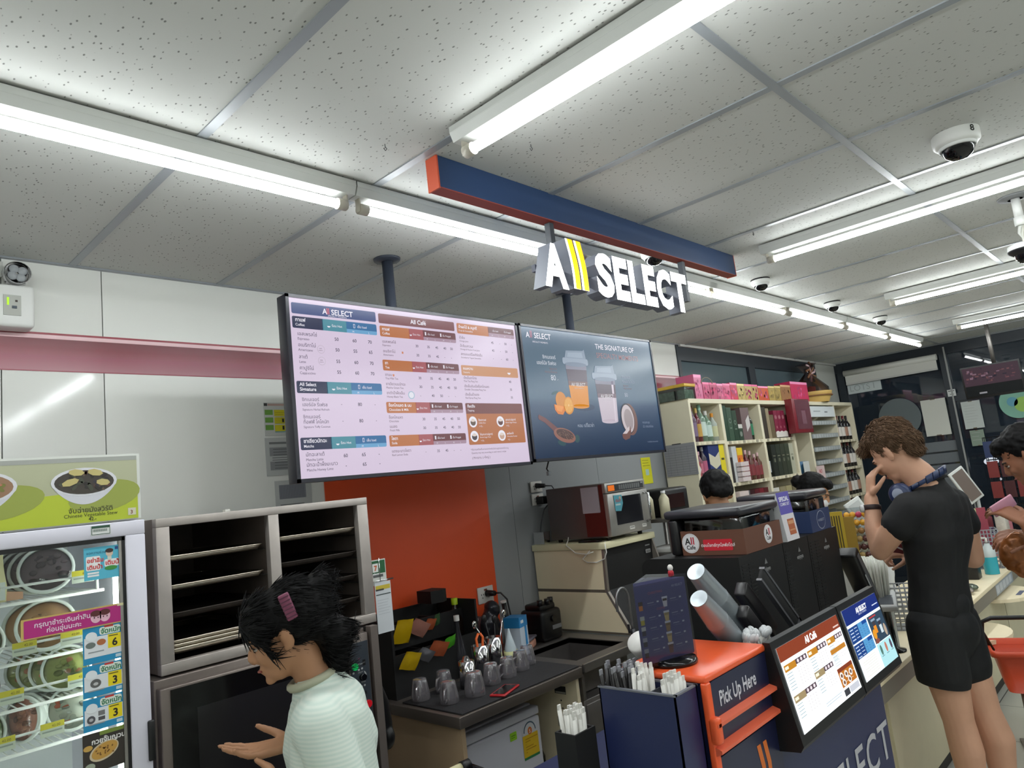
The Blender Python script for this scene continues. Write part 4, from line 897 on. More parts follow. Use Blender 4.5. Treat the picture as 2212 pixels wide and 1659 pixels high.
obj('bag', m2.add(vs, fs, mat('bag_paper', (206, 200, 150), .5, bump=.3, bscale=20), True), t)
obj('label_panel', MB().box((.37, yy + .012, 1.538), (.46, yy + .0145, 1.585), K(206, 212, 206)), t, 'white panel')
single('sandwich_pack', MB().prism([(.452, yy + .02, 1.533), (.502, yy + .02, 1.533), (.502, yy + .02, 1.552), (.455, yy + .02, 1.560)], (0, .06, 0), K(196, 150, 120)), 'small pinkish sandwich pack beside the paper bag in the fridge', 'food pack')

# =================================================================== TRAY CABINET + OVEN
t = thing('tray_cabinet', 'open stainless steel cabinet with two bays of baking trays, standing on the oven', 'cabinet', (1.2, 2.6, 1.25))
cx0, cx1, cy0, cy1, cz0, cz1 = .822, 1.585, 2.30, 2.98, 1.252, 1.710
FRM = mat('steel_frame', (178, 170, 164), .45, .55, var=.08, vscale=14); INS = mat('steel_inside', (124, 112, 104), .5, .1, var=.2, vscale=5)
f = MB()
f.box((cx0, cy0, cz1 - .026), (cx1, cy0 + .03, cz1), FRM, .002).box((cx0, cy0, cz0), (cx1, cy0 + .03, cz0 + .032), FRM, .002)
for a, b in ((cx0, cx0 + .040), (1.184, 1.222), (cx1 - .045, cx1)): f.box((a, cy0 + .001, cz0 + .032), (b, cy0 + .03, cz1 - .026), FRM, .0015)
obj('front_frame', f, t)
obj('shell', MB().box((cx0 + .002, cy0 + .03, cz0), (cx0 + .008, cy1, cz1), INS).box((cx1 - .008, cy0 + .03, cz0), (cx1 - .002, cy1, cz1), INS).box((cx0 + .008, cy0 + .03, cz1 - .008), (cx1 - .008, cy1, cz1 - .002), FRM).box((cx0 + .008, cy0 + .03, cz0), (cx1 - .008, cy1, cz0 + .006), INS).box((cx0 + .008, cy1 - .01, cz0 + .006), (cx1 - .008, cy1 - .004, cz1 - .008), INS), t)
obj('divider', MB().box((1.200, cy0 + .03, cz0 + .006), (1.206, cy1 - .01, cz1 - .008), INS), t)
sl = MB()
obj('upright', MB().box((.90, 2.62, cz0 + .006), (.925, 2.64, cz1 - .008), mat('inner_upright', (40, 34, 32), .6, .5)), t)
RAILM = mat('tray_rail', (150, 148, 146), .35, .9)
for zz in (1.575, 1.49, 1.40, 1.33):
    for a, b in ((cx0 + .009, cx0 + .03), (1.182, 1.199), (1.207, 1.226), (cx1 - .03, cx1 - .009)):
        obj('tray_rail', MB().box((a, cy0 + .05, zz - .004), (b, cy1 - .02, zz - .002), RAILM), t)
TRAY = mat('tray_aluminium', (206, 196, 180), .35, 1.0, bump=.6, bscale=120); TRD = mat('tray_dark', (48, 40, 34), .6, .3, var=.2, vscale=20)
def tray(x0, x1, z, label, y0=2.325, dark=False, group='baking trays in the cabinet'):
    m2 = MB(); R = .03
    P = []
    for (cx, cy, a0) in ((x0, y0, 180), (x1, y0, 270), (x1, y0 + .46, 0), (x0, y0 + .46, 90)):
        ox = cx + (R if cx == x0 else -R); oy = cy + (R if cy == y0 else -R)
        for i in range(5): a = math.radians(a0 + 22.5 * i); P.append((ox + R * math.cos(a), oy + R * math.sin(a)))
    n = len(P); c = ((x0 + x1) / 2, y0 + .23)
    def ring(s_, zz): return [(c[0] + (px - c[0]) * s_, c[1] + (py - c[1]) * s_, zz) for px, py in P]
    vs = ring(.94, z) + ring(1.0, z + .016) + ring(.985, z + .016) + ring(.93, z + .002)
    fs = [(k * n + i, k * n + (i + 1) % n, (k + 1) * n + (i + 1) % n, (k + 1) * n + i) for k in range(3) for i in range(n)]
    mm = TRD if dark else TRAY
    m2.add(vs, fs, mm, True); m2.add(vs, [tuple(range(3 * n, 4 * n)), tuple(range(n - 1, -1, -1))], TRD)
    m2.tube(ring(1.0, z + .0155), .0028, mm, 6, True)
    return single('baking_tray', m2, label, 'tray', group)
tray(.855, 1.178, 1.576, 'shiny baking tray, topmost in the left bay of the steel cabinet')
tray(.855, 1.178, 1.488, 'shiny baking tray, second from the top in the left bay of the steel cabinet')
tray(1.228, 1.550, 1.588, 'shiny baking tray, topmost in the right bay of the steel cabinet')
for i in range(3): tray(.855, 1.178, 1.300 + .012 * i, 'pale baking tray in the low stack of the left bay, %s' % ('bottom one', 'middle one', 'top one')[i])
tray(1.228, 1.550, 1.500, 'dark baking tray below the shiny one in the right bay', dark=True)
tray(1.228, 1.550, 1.415, 'dark baking tray, third from the top in the right bay', dark=True)
tray(.855, 1.178, 1.405, 'dark baking tray, third from the top in the left bay', dark=True)
tray(1.228, 1.550, 1.335, 'dark baking tray, lowest in the right bay', dark=True)
single('paper_scrap', MB().box((1.04, 2.305, 1.7105), (1.056, 2.325, 1.718), K(216, 214, 206)), 'tiny white paper scrap on top of the steel tray cabinet', 'paper')
t = thing('bakery_oven', 'stainless convection oven with dark glass door and dark control panel', 'oven', (1.2, 2.6, 0))
OV = mat('oven_steel', (128, 118, 112), .42, .7, var=.08, vscale=12)
obj('body', MB().box((.795, 2.29, .06), (1.52, 2.98, 1.246), OV, .004).box((.80, 2.32, 0), (.86, 2.4, .06), BLACK).box((1.45, 2.32, 0), (1.51, 2.4, .06), BLACK).box((.80, 2.85, 0), (.86, 2.93, .06), BLACK).box((1.45, 2.85, 0), (1.51, 2.93, .06), BLACK), t)
dd = obj('door', MB().box((.80, 2.255, .2), (1.425, 2.288, 1.225), OV, .004), t)
obj('door_window', MB().box((.828, 2.250, .24), (1.42, 2.256, 1.218), mat('oven_glass', (16, 14, 14), .12)).box((.90, 2.2492, .3), (1.375, 2.2502, 1.150), mat('oven_view', (34, 32, 33), .2)), dd, 'dark glass window')
obj('door_handle', MB().tube([(1.40, 2.255, .96), (1.40, 2.215, .96), (1.40, 2.215, .5), (1.40, 2.255, .5)], .011, BLACK), dd)
pn = obj('control_panel', MB().box((1.428, 2.262, .62), (1.515, 2.289, 1.232), OV, .003).box((1.434, 2.258, .64), (1.509, 2.263, 1.205), mat('panel_slate', (52, 58, 66), .4)), t, 'slate control panel')
PX = lambda u, v: (1.434 + u, 2.2578, 1.205 - v)
def pknob(u, v, r, m, nm, lb=None, d=.008): obj(nm, MB().cyl(PX(u, v), (PX(u, v)[0], 2.2578 - d, PX(u, v)[2]), r, m, n=20), pn, lb)
pknob(.014, .078, .0115, lit((14, 170, 84), .8), 'power_lamp', 'green lamp'); pknob(.058, .212, .0125, lit((176, 20, 30), .75), 'stop_lamp', 'red lamp')
pknob(.041, .118, .011, BLACKG, 'rotary_knob', None, .016); pknob(.036, -.014, .006, BLACK, 'screw_cap', None, .003)
cv = Canvas((1.434, 2.2575, 1.205), (1, 0, 0), (0, 0, -1)); LN = K(170, 172, 172)
cv.ell(.046, .117, .015, .018, LN, 1, 0, 24, -70, 40).ell(.044, .117, .012, .015, mat('panel_slate', (52, 58, 66)), 2)
cv.text('POWER', .028, .077, .008, LN, 1).text('STEAM', .026, .104, .007, LN, 1).text('TIMER', .036, .138, .007, LN, 1).text('ON/OFF', .030, .215, .007, LN, 1).rect(.048, .062, .060, .082, BLACK, 1).rect(.050, .070, .058, .073, K(90, 90, 90), 2).rect(.046, .168, .056, .178, BLACK, 1)
for a, b in ((.030, .092), (.044, .090), (.038, .150), (.050, .148), (.008, .098)): cv.ell(a, b, .004, .0035, LN, 1)
cv.text('Y', .030, .062, .014, K(140, 40, 80), 1)
cv.rect(.030, .240, .071, .243, LN, 1).rect(.068, .240, .071, .325, LN, 1).rect(.005, .322, .071, .325, LN, 1).rect(.05, .25, .062, .262, LN, 1)
obj('panel_print', cv.mb, pn)
o = obj('timer_dial', MB().lathe([(0, .010), (.018, .010), (.022, .002), (.022, 0)], PX(.036, .285), mat('dial_grey', (150, 152, 152), .3), 28, (0, -1, 0)), pn); obj('dial_knob', MB().cyl(PX(.036, .285), (PX(.036, .285)[0], 2.240, PX(.036, .285)[2]), .010, BLACK), o)
cv = Canvas((1.472, 2.2572, .865), (1, 0, 0), (0, 0, -1)); cv.rect(0, 0, .034, .042, K(190, 192, 190), 1).rect(.01, .008, .024, .016, K(80, 80, 80), 2).ell(.02, .03, .006, .005, K(120, 120, 120), 2); obj('switch_plate', cv.mb, pn)
t = thing('oven_stand', 'steel upright of the oven stand at the right side of the oven', 'stand', (1.54, 2.6, 0))
obj('post', MB().box((1.525, 2.255, 0), (1.555, 2.285, 1.248), mat('stand_steel', (132, 122, 116), .45, .6)), t); obj('rear_post', MB().box((1.525, 2.93, 0), (1.555, 2.96, 1.248), STEELD), t)
obj('side_rail', MB().box((1.53, 2.285, 1.215), (1.55, 2.93, 1.245), STEELD).box((1.53, 2.285, .3), (1.55, 2.93, .33), STEELD), t)
b_ = Flesh(); b_.limb([(1.565, 2.30, 1.02), (1.585, 2.32, .96), (1.595, 2.33, .88)], (.02, .032, .036)); b_.ell((1.60, 2.33, .84), (.030, .05, .05))
o = b_.build('hanging_bag', mat('black_bag', (16, 16, 18), .4, bump=.4, bscale=12), None, .006, 6); tag(o, 'black bag hanging at the side of the oven stand', 'bag')

# =================================================================== WORKTOP, SINK AND MINI FRIDGE
WZ = .82; WY = 2.262
BRN_ = mat('brown_board', (112, 90, 70), .55, var=.12, vscale=3)
t = thing('work_counter', 'brown-sided counter with a steel top and an open bay holding a small fridge', 'counter', (2.3, 2.66, 0))
obj('side_panel', MB().box((1.925, WY + .02, 0), (1.945, 3.02, WZ - .045), mat('side_board', (172, 148, 118), .55, var=.08, vscale=3)), t)
obj('side_panel', MB().box((2.645, WY + .02, 0), (2.665, 3.02, WZ - .045), CREAM), t, 'cream panel with stickers')
obj('back_panel', MB().box((1.945, 3.0, 0), (2.645, 3.02, WZ - .045), BRN_), t)
obj('top', MB().box((1.905, WY, WZ - .045), (2.68, 3.04, WZ), mat('top_edge_steel', (112, 104, 98), .4, .7), .003), t, 'dull steel top')
cv = Canvas((2.6435, 2.62, .76), (0, -1, 0), (0, 0, -1)); cv.rect(.20, .03, .27, .065, K(40, 40, 40), 1).rect(.205, .055, .268, .063, K(180, 176, 160), 2).rect(.20, .17, .275, .215, K(176, 170, 150), 1); lines(cv, .3, .3, .7, .95, .6, .68, 3, (110, 105, 90), .003, 2); cv.ell(.235, .095, .004, .004, K(50, 50, 50), 1).ell(.24, .13, .004, .004, K(50, 50, 50), 1)
obj('panel_sticker', cv.mb, t)
RUB = mat('rubber_mat', (30, 29, 32), .75, bump=.5, bscale=90)
o = single('rubber_mat', MB().box((1.93, WY + .012, WZ + .0005), (2.672, 2.66, WZ + .007), RUB, .002), 'black rubber mat covering the work counter', 'mat')
MZ = WZ + .0078
t = thing('mini_fridge', 'small white fridge under the work counter with yellow energy sticker', 'fridge', (2.24, 2.6, 0))
MF = mat('mini_fridge_white', (196, 196, 204), .4)
obj('body', MB().box((2.00, 2.42, .03), (2.47, 2.90, .70), MF, .008), t)
obj('door', MB().box((2.0, 2.372, .05), (2.47, 2.412, .655), MF, .01), t); obj('door_top_trim', MB().box((2.0, 2.372, .66), (2.47, 2.42, .695), MF, .006), t)
cv = Canvas((2.0, 2.3712, .65), (1, 0, 0), (0, 0, -1))
cv.poly([(.345, .045), (.345, .155), (.445, .155), (.445, .045), (.44, .022), (.42, .005), (.395, 0), (.37, .005), (.35, .022)], K(200, 202, 206), 1).ell(.395, .045, .040, .042, K(70, 90, 110), 2, 0, 24, 180, 360).ell(.395, .045, .034, .036, K(206, 206, 208), 3, 0, 24, 180, 360)
cv.rect(.345, .055, .445, .155, K(214, 176, 30), 3).rect(.345, .145, .445, .155, K(40, 120, 70), 4).ell(.395, .042, .014, .016, K(206, 110, 50), 4).text('5', .389, .051, .022, K(235, 220, 200), 5, .03)
lines(cv, .45, .155, .80, .99, .45, .8, 6, (170, 120, 20), .003, 5)
cv.rrect(.270, .018, .312, .052, K(150, 206, 40), 1, .004).rect(.278, .03, .305, .034, K(90, 140, 30), 2).rect(.278, .039, .3, .042, K(90, 140, 30), 2)
obj('door_sticker', cv.mb, t, 'yellow energy sticker and small green sticker')
for k in range(4): 
    t2 = thing('spray_bottle', 'small clear bottle with white cap on the floor beside the small white fridge', 'bottle', (2.54 + .03 * (k % 2), 2.46 + .06 * k, 0), 0, 'small bottles beside the mini fridge')
    h_ = .50
    obj('bottle', MB().lathe([(0, 0), (.022, 0), (.022, h_ - .06), (.01, h_ - .03)], (0, 0, 0), PLASTIC, 14), t2, loc=(0, 0, 0)); obj('cap', MB().lathe([(.011, h_ - .03), (.011, h_), (0, h_)], (0, 0, 0), K(205, 205, 205), 12), t2, loc=(0, 0, 0))
# sink unit
t = thing('sink_unit', 'stainless steel sink unit with a basin, right of the work counter', 'sink', (2.95, 2.66, 0))
SK = mat('sink_steel', (126, 122, 120), .42, .8, var=.08, vscale=10)
obj('cabinet', MB().box((2.69, WY + .02, .08), (3.24, 3.0, .66), SK, .003).box((2.69, WY + .02, .66), (2.71, 3.0, .78), SK), t)
obj('basin', MB().box((2.76, 2.36, .665), (3.16, 2.74, .670), SK).box((2.755, 2.355, .665), (2.76, 2.745, .815), SK).box((3.16, 2.355, .665), (3.165, 2.745, .815), SK).box((2.76, 2.355, .665), (3.16, 2.36, .815), SK).box((2.76, 2.74, .665), (3.16, 2.745, .815), SK), t)
tp = MB()
for a, b in (((2.69, WY, .79), (3.26, 2.36, WZ)), ((2.69, 2.74, .79), (3.26, 3.03, WZ)), ((2.69, 2.36, .79), (2.76, 2.74, WZ)), ((3.16, 2.36, .79), (3.26, 2.74, WZ))): tp.box(a, b, SK)
tp.box((2.69, WY - .006, WZ - .03), (3.26, WY, WZ + .006), SK).box((2.69, WY, WZ), (3.26, WY + .008, WZ + .007), CHROME)
obj('sink_top', tp, t); obj('cabinet_door', MB().box((2.70, WY + .012, .1), (3.22, WY + .02, .64), SK, .002), t); obj('drain', MB().lathe([(.03, .004), (.022, .002), (0, .002)], (2.95, 2.55, .670), CHROME, 20), t)

# cream microwave cabinet
t = thing('microwave_cabinet', 'cream two-part cabinet with slanted front edge carrying the microwave', 'cabinet', (3.53, 2.78, WZ))
gx0, gx1, gy0, gy1 = 3.283, 3.79, 2.51, 3.045
pf = lambda y0_, y1_, z0_, z1_, y0b: [(gx0, y0b, z0_), (gx0, y1_, z0_), (gx0, y1_, z1_), (gx0, y0_, z1_)]
obj('upper_side', MB().prism([(gx0, 2.525, 1.062), (gx0, gy1, 1.062), (gx0, gy1, 1.285), (gx0, gy0, 1.285)], (.016, 0, 0), CREAM), t)
obj('lower_side', MB().prism([(gx0, 2.385, WZ + .012), (gx0, gy1, WZ + .012), (gx0, gy1, 1.045), (gx0, 2.52, 1.045)], (.016, 0, 0), CREAM), t)
obj('side_joint', MB().box((gx0 + .001, 2.515, 1.045), (gx0 + .014, gy1, 1.062), mat('joint_taupe', (104, 96, 84), .5)).box((gx0 - .001, 2.385, WZ + .001), (gx0 + .016, gy1, WZ + .012), mat('joint_taupe')), t, 'grey-brown joint strips')
obj('front_edge', MB().prism([(gx0 - .002, gy0, 1.285), (gx0 - .002, gy0 + .014, 1.285), (gx0 - .002, 2.535, 1.055), (gx0 - .002, 2.398, WZ + .001), (gx0 - .002, 2.378, WZ + .001), (gx0 - .002, 2.518, 1.055)], (.02, 0, 0), mat('edge_alu', (140, 132, 124), .4, .5)), t, 'aluminium edge strip')
obj('front_door', MB().prism([(gx0 + .018, gy0 + .004, 1.285), (gx0 + .018, 2.524, 1.055), (gx0 + .018, 2.39, WZ + .002), (gx0 + .018, 2.43, WZ + .002), (gx0 + .018, 2.56, 1.055), (gx0 + .018, 2.54, 1.285)], (gx1 - gx0 - .03, 0, 0), BLACKM), t, 'matt black front')
cv = Canvas((3.70, gy0 + .003, 1.255), (1, 0, 0), (0, 0, -1)); cv.rect(0, 0, .05, .008, K(130, 130, 130), 1).rrect(0, .028, .052, .05, K(150, 150, 150), 1, .004).text('NOR', .006, .046, .018, K(60, 60, 60), 2, .02)
obj('front_label', cv.mb, t)
obj('right_side', MB().prism([(gx1 - .014, 2.385, WZ + .002), (gx1 - .014, gy1, WZ + .002), (gx1 - .014, gy1, 1.285), (gx1 - .014, gy0, 1.285)], (.014, 0, 0), mat('edge_alu')), t)
obj('top', MB().box((gx0 - .01, gy0 - .015, 1.285), (gx1 + .005, gy1 + .005, 1.322), mat('cream_top', (228, 222, 184), .4), .003), t)
TZ = 1.3225
t = thing('microwave_oven', 'large stainless steel commercial microwave with dark side on the cream cabinet', 'microwave', (3.56, 2.71, TZ))
mx0, mx1, my0, my1, mz0, mz1 = 3.345, 3.745, 2.50, 2.945, TZ + .018, 1.650
obj('body', MB().box((mx0, my0 + .01, mz0), (mx1, my1, mz1), mat('micro_side', (112, 104, 104), .38, .55), .004), t, 'grey metal body')
obj('side_sheet', MB().box((mx0 - .0012, 2.545, 1.486), (mx0, 2.672, 1.636), K(196, 186, 196)), t, 'pale paper sheet on the side')
obj('side_band', MB().box((mx0 - .001, my0 + .012, mz0 + .01), (mx0, 2.66, 1.49), mat('maroon_tint', (108, 40, 36), .45, .3)).box((mx0 - .001, my0 + .012, 1.49), (mx0, 2.54, mz1 - .006), mat('maroon_tint')), t, 'dark red lower corner')
SS = mat('micro_front', (186, 184, 180), .38, .7, var=.05)
fr = obj('front_panel', MB().box((mx0 - .004, my0 - .012, 1.592), (mx1 + .004, my0 + .012, mz1), SS, .003), t)
dr = obj('door', MB().box((mx0 - .004, my0 - .022, mz0 + .005), (mx1 + .004, my0 + .01, 1.588), SS, .004), t)
cv = Canvas((mx0, my0 - .0125, mz1 - .004), (1, 0, 0), (0, 0, -1)); cv.rect(.015, .008, .385, .048, K(50, 52, 56), 1).rect(.022, .012, .085, .044, lit((240, 120, 40), .85), 2)
for i in range(10): cv.rrect(.13 + .022 * i, .014, .147 + .022 * i, .042, K(120, 122, 124), 2, .003)
cv.rect(.36, .012, .38, .02, K(180, 180, 180), 2)
obj('keypad', cv.mb, fr)
obj('door_window', MB().box((mx0 + .06, my0 - .024, 1.405), (mx1 - .075, my0 - .0215, 1.565), mat('micro_glass', (34, 34, 38), .15)), dr, 'dark window'); 
obj('door_handle', MB().tube([(mx1 - .035, my0 - .022, 1.57), (mx1 - .035, my0 - .052, 1.555), (mx1 - .035, my0 - .052, 1.41), (mx1 - .035, my0 - .022, 1.395)], .008, CHROME), dr)
cv = Canvas((mx0 + .05, my0 - .0245, 1.585), (1, 0, 0), (0, 0, -1)); cv.poly([(.0, .01), (.004, .10), (.06, .104), (.085, .06), (.08, .012)], K(96, 178, 196), 1).text('เติมน้ำ', .012, .05, .022, K(200, 60, 50), 2, .02).rect(.012, .06, .06, .07, K(200, 225, 225), 2).ell(.06, .028, .010, .010, K(214, 190, 170), 2)
obj('door_sticker', cv.mb, dr, 'blue sticker with red word')
cv = Canvas((mx0, my0 - .0225, 1.40), (1, 0, 0), (0, 0, -1)); cv.rect(.175, .015, .225, .034, K(210, 208, 200), 1).rect(.305, .015, .350, .034, K(210, 208, 200), 1).rect(.18, .02, .22, .024, K(110, 110, 110), 2).rect(.31, .02, .345, .024, K(110, 110, 110), 2); obj('door_label', cv.mb, dr)
obj('foot', MB().cyl((mx0 + .04, my0 + .04, TZ), (mx0 + .04, my0 + .04, mz0), .014, BLACK), t); obj('foot', MB().cyl((mx1 - .04, my0 + .04, TZ), (mx1 - .04, my0 + .04, mz0), .014, BLACK), t); obj('foot', MB().cyl((mx0 + .04, my1 - .04, TZ), (mx0 + .04, my1 - .04, mz0), .014, BLACK), t); obj('foot', MB().cyl((mx1 - .04, my1 - .04, TZ), (mx1 - .04, my1 - .04, mz0), .014, BLACK), t)
t = thing('storage_tub', 'small clear plastic tub with yellow packets behind the microwave on the cream cabinet', 'tub', (3.315, 2.99, TZ))
obj('tub', MB().prism([(3.29, 2.955, TZ + .001), (3.34, 2.955, TZ + .001), (3.34, 2.955, TZ + .001), (3.345, 2.950, TZ + .075), (3.285, 2.950, TZ + .075)], (0, .085, 0), PLASTIC), t)
single('phone', MB().box((3.30, 2.55, TZ + .0005), (3.338, 2.70, TZ + .009), BLACKG, .003), 'black phone on charge lying in front of the microwave on the cream cabinet', 'phone')
for i, (x_, y_, c_) in enumerate(((3.315, 2.99, (206, 196, 60)), )): single('sachet_bundle', MB().box((x_ - .018, y_ - .02, TZ + .012), (x_ + .018, y_ + .02, TZ + .05), K(*c_), .006), 'yellow packet bundle inside the clear tub behind the microwave', 'packet')

# =================================================================== THINGS ON THE WORK COUNTER
MUGG = glassmat('mug_glass', (250, 249, 251), 3.0, .06, .11)
def mug(x, y, rz, label, r=.036, h=.088, deco=True, z=MZ):
    t = thing('glass_mug', label, 'glass mug', (x, y, z), rz, 'glass mugs upside down on the rubber mat')
    b = MB().lathe([(r * 1.12, 0), (r * 1.15, .004), (r * 1.12, h * .3), (r * .92, h * .8), (r * .82, h * .98), (r * .7, h), (0, h)], (0, 0, 0), MUGG, 28)
    b.lathe([(r * 1.05, .001), (r * 1.05, h * .3), (r * .86, h * .8), (r * .7, h * .88), (0, h * .88)], (0, 0, 0), MUGG, 28)
    obj('cup', b, t, loc=(0, 0, 0))
    obj('handle', MB().tube([(-r * 1.1, 0, h * .25), (-r * 1.75, 0, h * .2), (-r * 1.95, 0, h * .45), (-r * 1.7, 0, h * .72), (-r * .95, 0, h * .74)], .0045, MUGG, 8), t, loc=(0, 0, 0))
    if deco:
        q = MB()
        for k in range(5):
            a = -.9 + k * .12; rr = r * .985
            q.add([(rr * 1.03 * math.cos(a), rr * 1.03 * math.sin(a), h * .45), (rr * 1.03 * math.cos(a + .13), rr * 1.03 * math.sin(a + .13), h * .45), (rr * .96 * math.cos(a + .13), rr * .96 * math.sin(a + .13), h * .75), (rr * .96 * math.cos(a), rr * .96 * math.sin(a), h * .75)], [(0, 1, 2, 3)], K(50, 56, 130))
        obj('printed_band', q, t, 'blue printed band', loc=(0, 0, 0))
    return t
MG = [(1.985, 2.60, 'leftmost glass mug upside down on the rubber mat', False), (2.01, 2.44, 'glass mug second from the left, nearest the front edge', False), (2.13, 2.41, 'large glass mug behind the red phone', False), (2.29, 2.47, 'glass mug with blue print, fourth from the left in the row', True),
      (2.40, 2.475, 'glass mug with blue print in the middle right of the row', True), (2.515, 2.50, 'glass mug with blue print, second from the right end of the row', True), (2.61, 2.545, 'glass mug with blue print at the right end of the row', True), (2.12, 2.60, 'glass mug standing behind the second mug from the left', False)]
for x_, y_, l_, d_ in MG: mug(x_, y_, random.uniform(-.3, .3) + .4, l_, deco=d_, r=.040 if 'large' in l_ else .036, h=.098 if 'large' in l_ else .088)
t = thing('phone', 'phone in a red case lying at the front of the rubber mat', 'phone', (2.22, 2.32, MZ), .35)
obj('case', MB().box((-.078, -.037, 0), (.078, .037, .009), K(176, 34, 40, .3), .004), t, 'red case', loc=(0, 0, 0)); obj('screen', MB().box((-.066, -.028, .0092), (.066, .028, .0098), BLACKG), t, 'black screen', loc=(0, 0, 0))
def can(name, x, y, r, h, label, mm=CHROME, z=MZ):
    t = thing(name, label, 'steel cup', (x, y, z))
    obj('cup', MB().lathe([(0, 0), (r, 0), (r, h), (r * .94, h), (r * .94, .006), (0, .006)], (0, 0, 0), mm, 28), t, loc=(0, 0, 0)); return t
t = can('steel_cup', 2.20, 2.53, .036, .115, 'short steel cup behind the large glass mug'); obj('lid', MB().lathe([(.03, .115), (.018, .12), (.012, .135), (0, .137)], (0, 0, 0), CHROME, 24), t, loc=(0, 0, 0))
t = can('utensil_cup', 2.38, 2.63, .040, .135, 'tall steel cup holding orange tongs')
for s_ in (-1, 1): single('silicone_tongs', MB().tube([(2.38 + .01 * s_, 2.63, MZ + .01), (2.385 + .018 * s_, 2.63, MZ + .14), (2.39 + .022 * s_, 2.635, MZ + .165), (2.395 + .006 * s_, 2.64, MZ + .185)], .006, K(226, 100, 36), 8), 'orange silicone handle standing in the tall steel cup, %s one' % ('left' if s_ < 0 else 'right'), 'tongs', 'orange handles in the steel cup')
t = can('utensil_cup', 2.50, 2.66, .040, .145, 'tall steel cup with spoons and measuring tools')
for i in range(4):
    a = (i - 1.5) * .28; x_, y_ = 2.50 + .012 * (i - 1.5), 2.66
    tt = thing('bar_spoon', ['steel spoon with round bowl in the right steel cup, leftmost', 'long dark spoon in the right steel cup', 'dark slanted ladle in the right steel cup', 'steel scoop in the right steel cup, rightmost'][i], 'spoon', (x_, y_, MZ + .01), 0, 'spoons in the steel cup')
    obj('handle', MB().tube([(0, 0, 0), (a * .08, 0, .12), (a * .18, .01, .2 + .015 * (i % 2))], .003, CHROME if i in (0, 3) else BLACK, 7), tt, loc=(0, 0, 0)); obj('bowl', MB().ell((a * .2, .01, .212 + .015 * (i % 2)), (.016, .008, .02), CHROME if i in (0, 3) else BLACK), tt, loc=(0, 0, 0))
t = thing('sauce_bottle', 'pale yellow cup with a clear conical nozzle bottle standing in it', 'bottle', (2.595, 2.64, MZ))
obj('cup', MB().lathe([(0, 0), (.032, 0), (.036, .06), (.033, .06), (.03, .004)], (0, 0, 0), mat('pale_yellow', (206, 206, 150), .5), 24), t, loc=(0, 0, 0)); obj('nozzle', MB().lathe([(.028, .05), (.03, .07), (.006, .155), (.004, .165)], (0, 0, 0), mat('milky', (196, 208, 214), .4), 20), t, loc=(0, 0, 0))
t = thing('milk_carton', 'blue and white milk carton behind the steel cups', 'carton', (2.75, 2.74, WZ), .3)
obj('carton', MB().prism([(-.045, -.045, 0), (.045, -.045, 0), (.045, .045, 0), (-.045, .045, 0)], (0, 0, .195), mat('carton_white', (190, 202, 214), .45)), t, loc=(0, 0, 0))
obj('carton_band', MB().prism([(-.046, -.046, .145), (.046, -.046, .145), (.046, .046, .145), (-.046, .046, .145)], (0, 0, .052), mat('carton_blue', (40, 130, 190), .45)).prism([(.01, -.0465, .02), (.03, -.0465, .02), (.03, -.0465, .15), (.01, -.0465, .15)], (0, .001, 0), mat('carton_blue')).prism([(-.03, -.047, .165), (0, -.047, .165), (0, -.047, .18), (-.03, -.047, .18)], (0, .001, 0), K(220, 225, 230)), t, 'blue top and stripe', loc=(0, 0, 0))
def bottle(x, y, z, label, body, capc, r=.028, h=.20, neck=.4, cat='bottle', name='bottle', group=None, rz=0):
    t = thing(name, label, cat, (x, y, z), rz, group)
    obj('body', MB().lathe([(0, 0), (r, 0), (r, h * (1 - neck)), (r * .75, h * (1 - neck * .7)), (r * .38, h * (1 - neck * .35)), (r * .36, h * .92)], (0, 0, 0), body, 20), t, loc=(0, 0, 0)); obj('cap', MB().lathe([(r * .46, h * .91), (r * .46, h), (0, h)], (0, 0, 0), capc, 16), t, loc=(0, 0, 0)); return t
bottle(2.34, 2.73, WZ, 'clear syrup bottle with white cap in front of the black rack', mat('dark_syrup', (52, 52, 56), .1), K(226, 224, 220), .030, .285, .62)
bottle(2.44, 2.85, WZ, 'dark bottle with yellow-green cap beside the black rack', mat('dark_tea', (36, 26, 22), .1), K(170, 196, 20), .036, .345, .3)
t = thing('blender_base', 'black blender base with knobs at the right end of the work counter', 'blender', (3.08, 2.86, WZ))
q = Flesh(); 
b = MB().prism([(-.085, -.09, 0), (.085, -.09, 0), (.085, .09, 0), (-.085, .09, 0)], (0, 0, .02), BLACK)
obj('housing', MB().box((-.085, -.09, .0), (.085, .09, .17), BLACK, .025, 3).box((-.065, -.065, .16), (.065, .065, .20), BLACK, .015, 3), t, loc=(0, 0, 0)); obj('dial', MB().cyl((.0, -.088, .12), (0, -.104, .12), .018, BLACKG), t, loc=(0, 0, 0)); obj('name_plate', MB().box((-.01, -.0915, .06), (.065, -.0885, .082), K(126, 126, 128)), t, 'grey name plate', loc=(0, 0, 0))
for a, b in ((-.05, -.05), (.0, -.06), (.05, -.04)): obj('top_knob', MB().cyl((a, b, .195), (a, b, .225), .016, BLACK), t, loc=(0, 0, 0))
t = thing('food_box', 'plastic lunch box with grey lid and orange-pink food beside the sink', 'food box', (2.86, 2.80, WZ), .45)
obj('box', MB().box((-.075, -.048, 0), (.075, .048, .045), mat('box_food', (206, 150, 130), .4, var=.15, vscale=60), .012), t, loc=(0, 0, 0)); obj('lid', MB().box((-.08, -.052, .046), (.08, .052, .06), mat('lid_grey', (112, 108, 120), .35), .005), t, 'grey lid', loc=(0, 0, 0))
t = thing('coffee_tamper', 'black and steel portafilter standing next to the blender base', 'coffee tool', (2.90, 2.93, WZ))
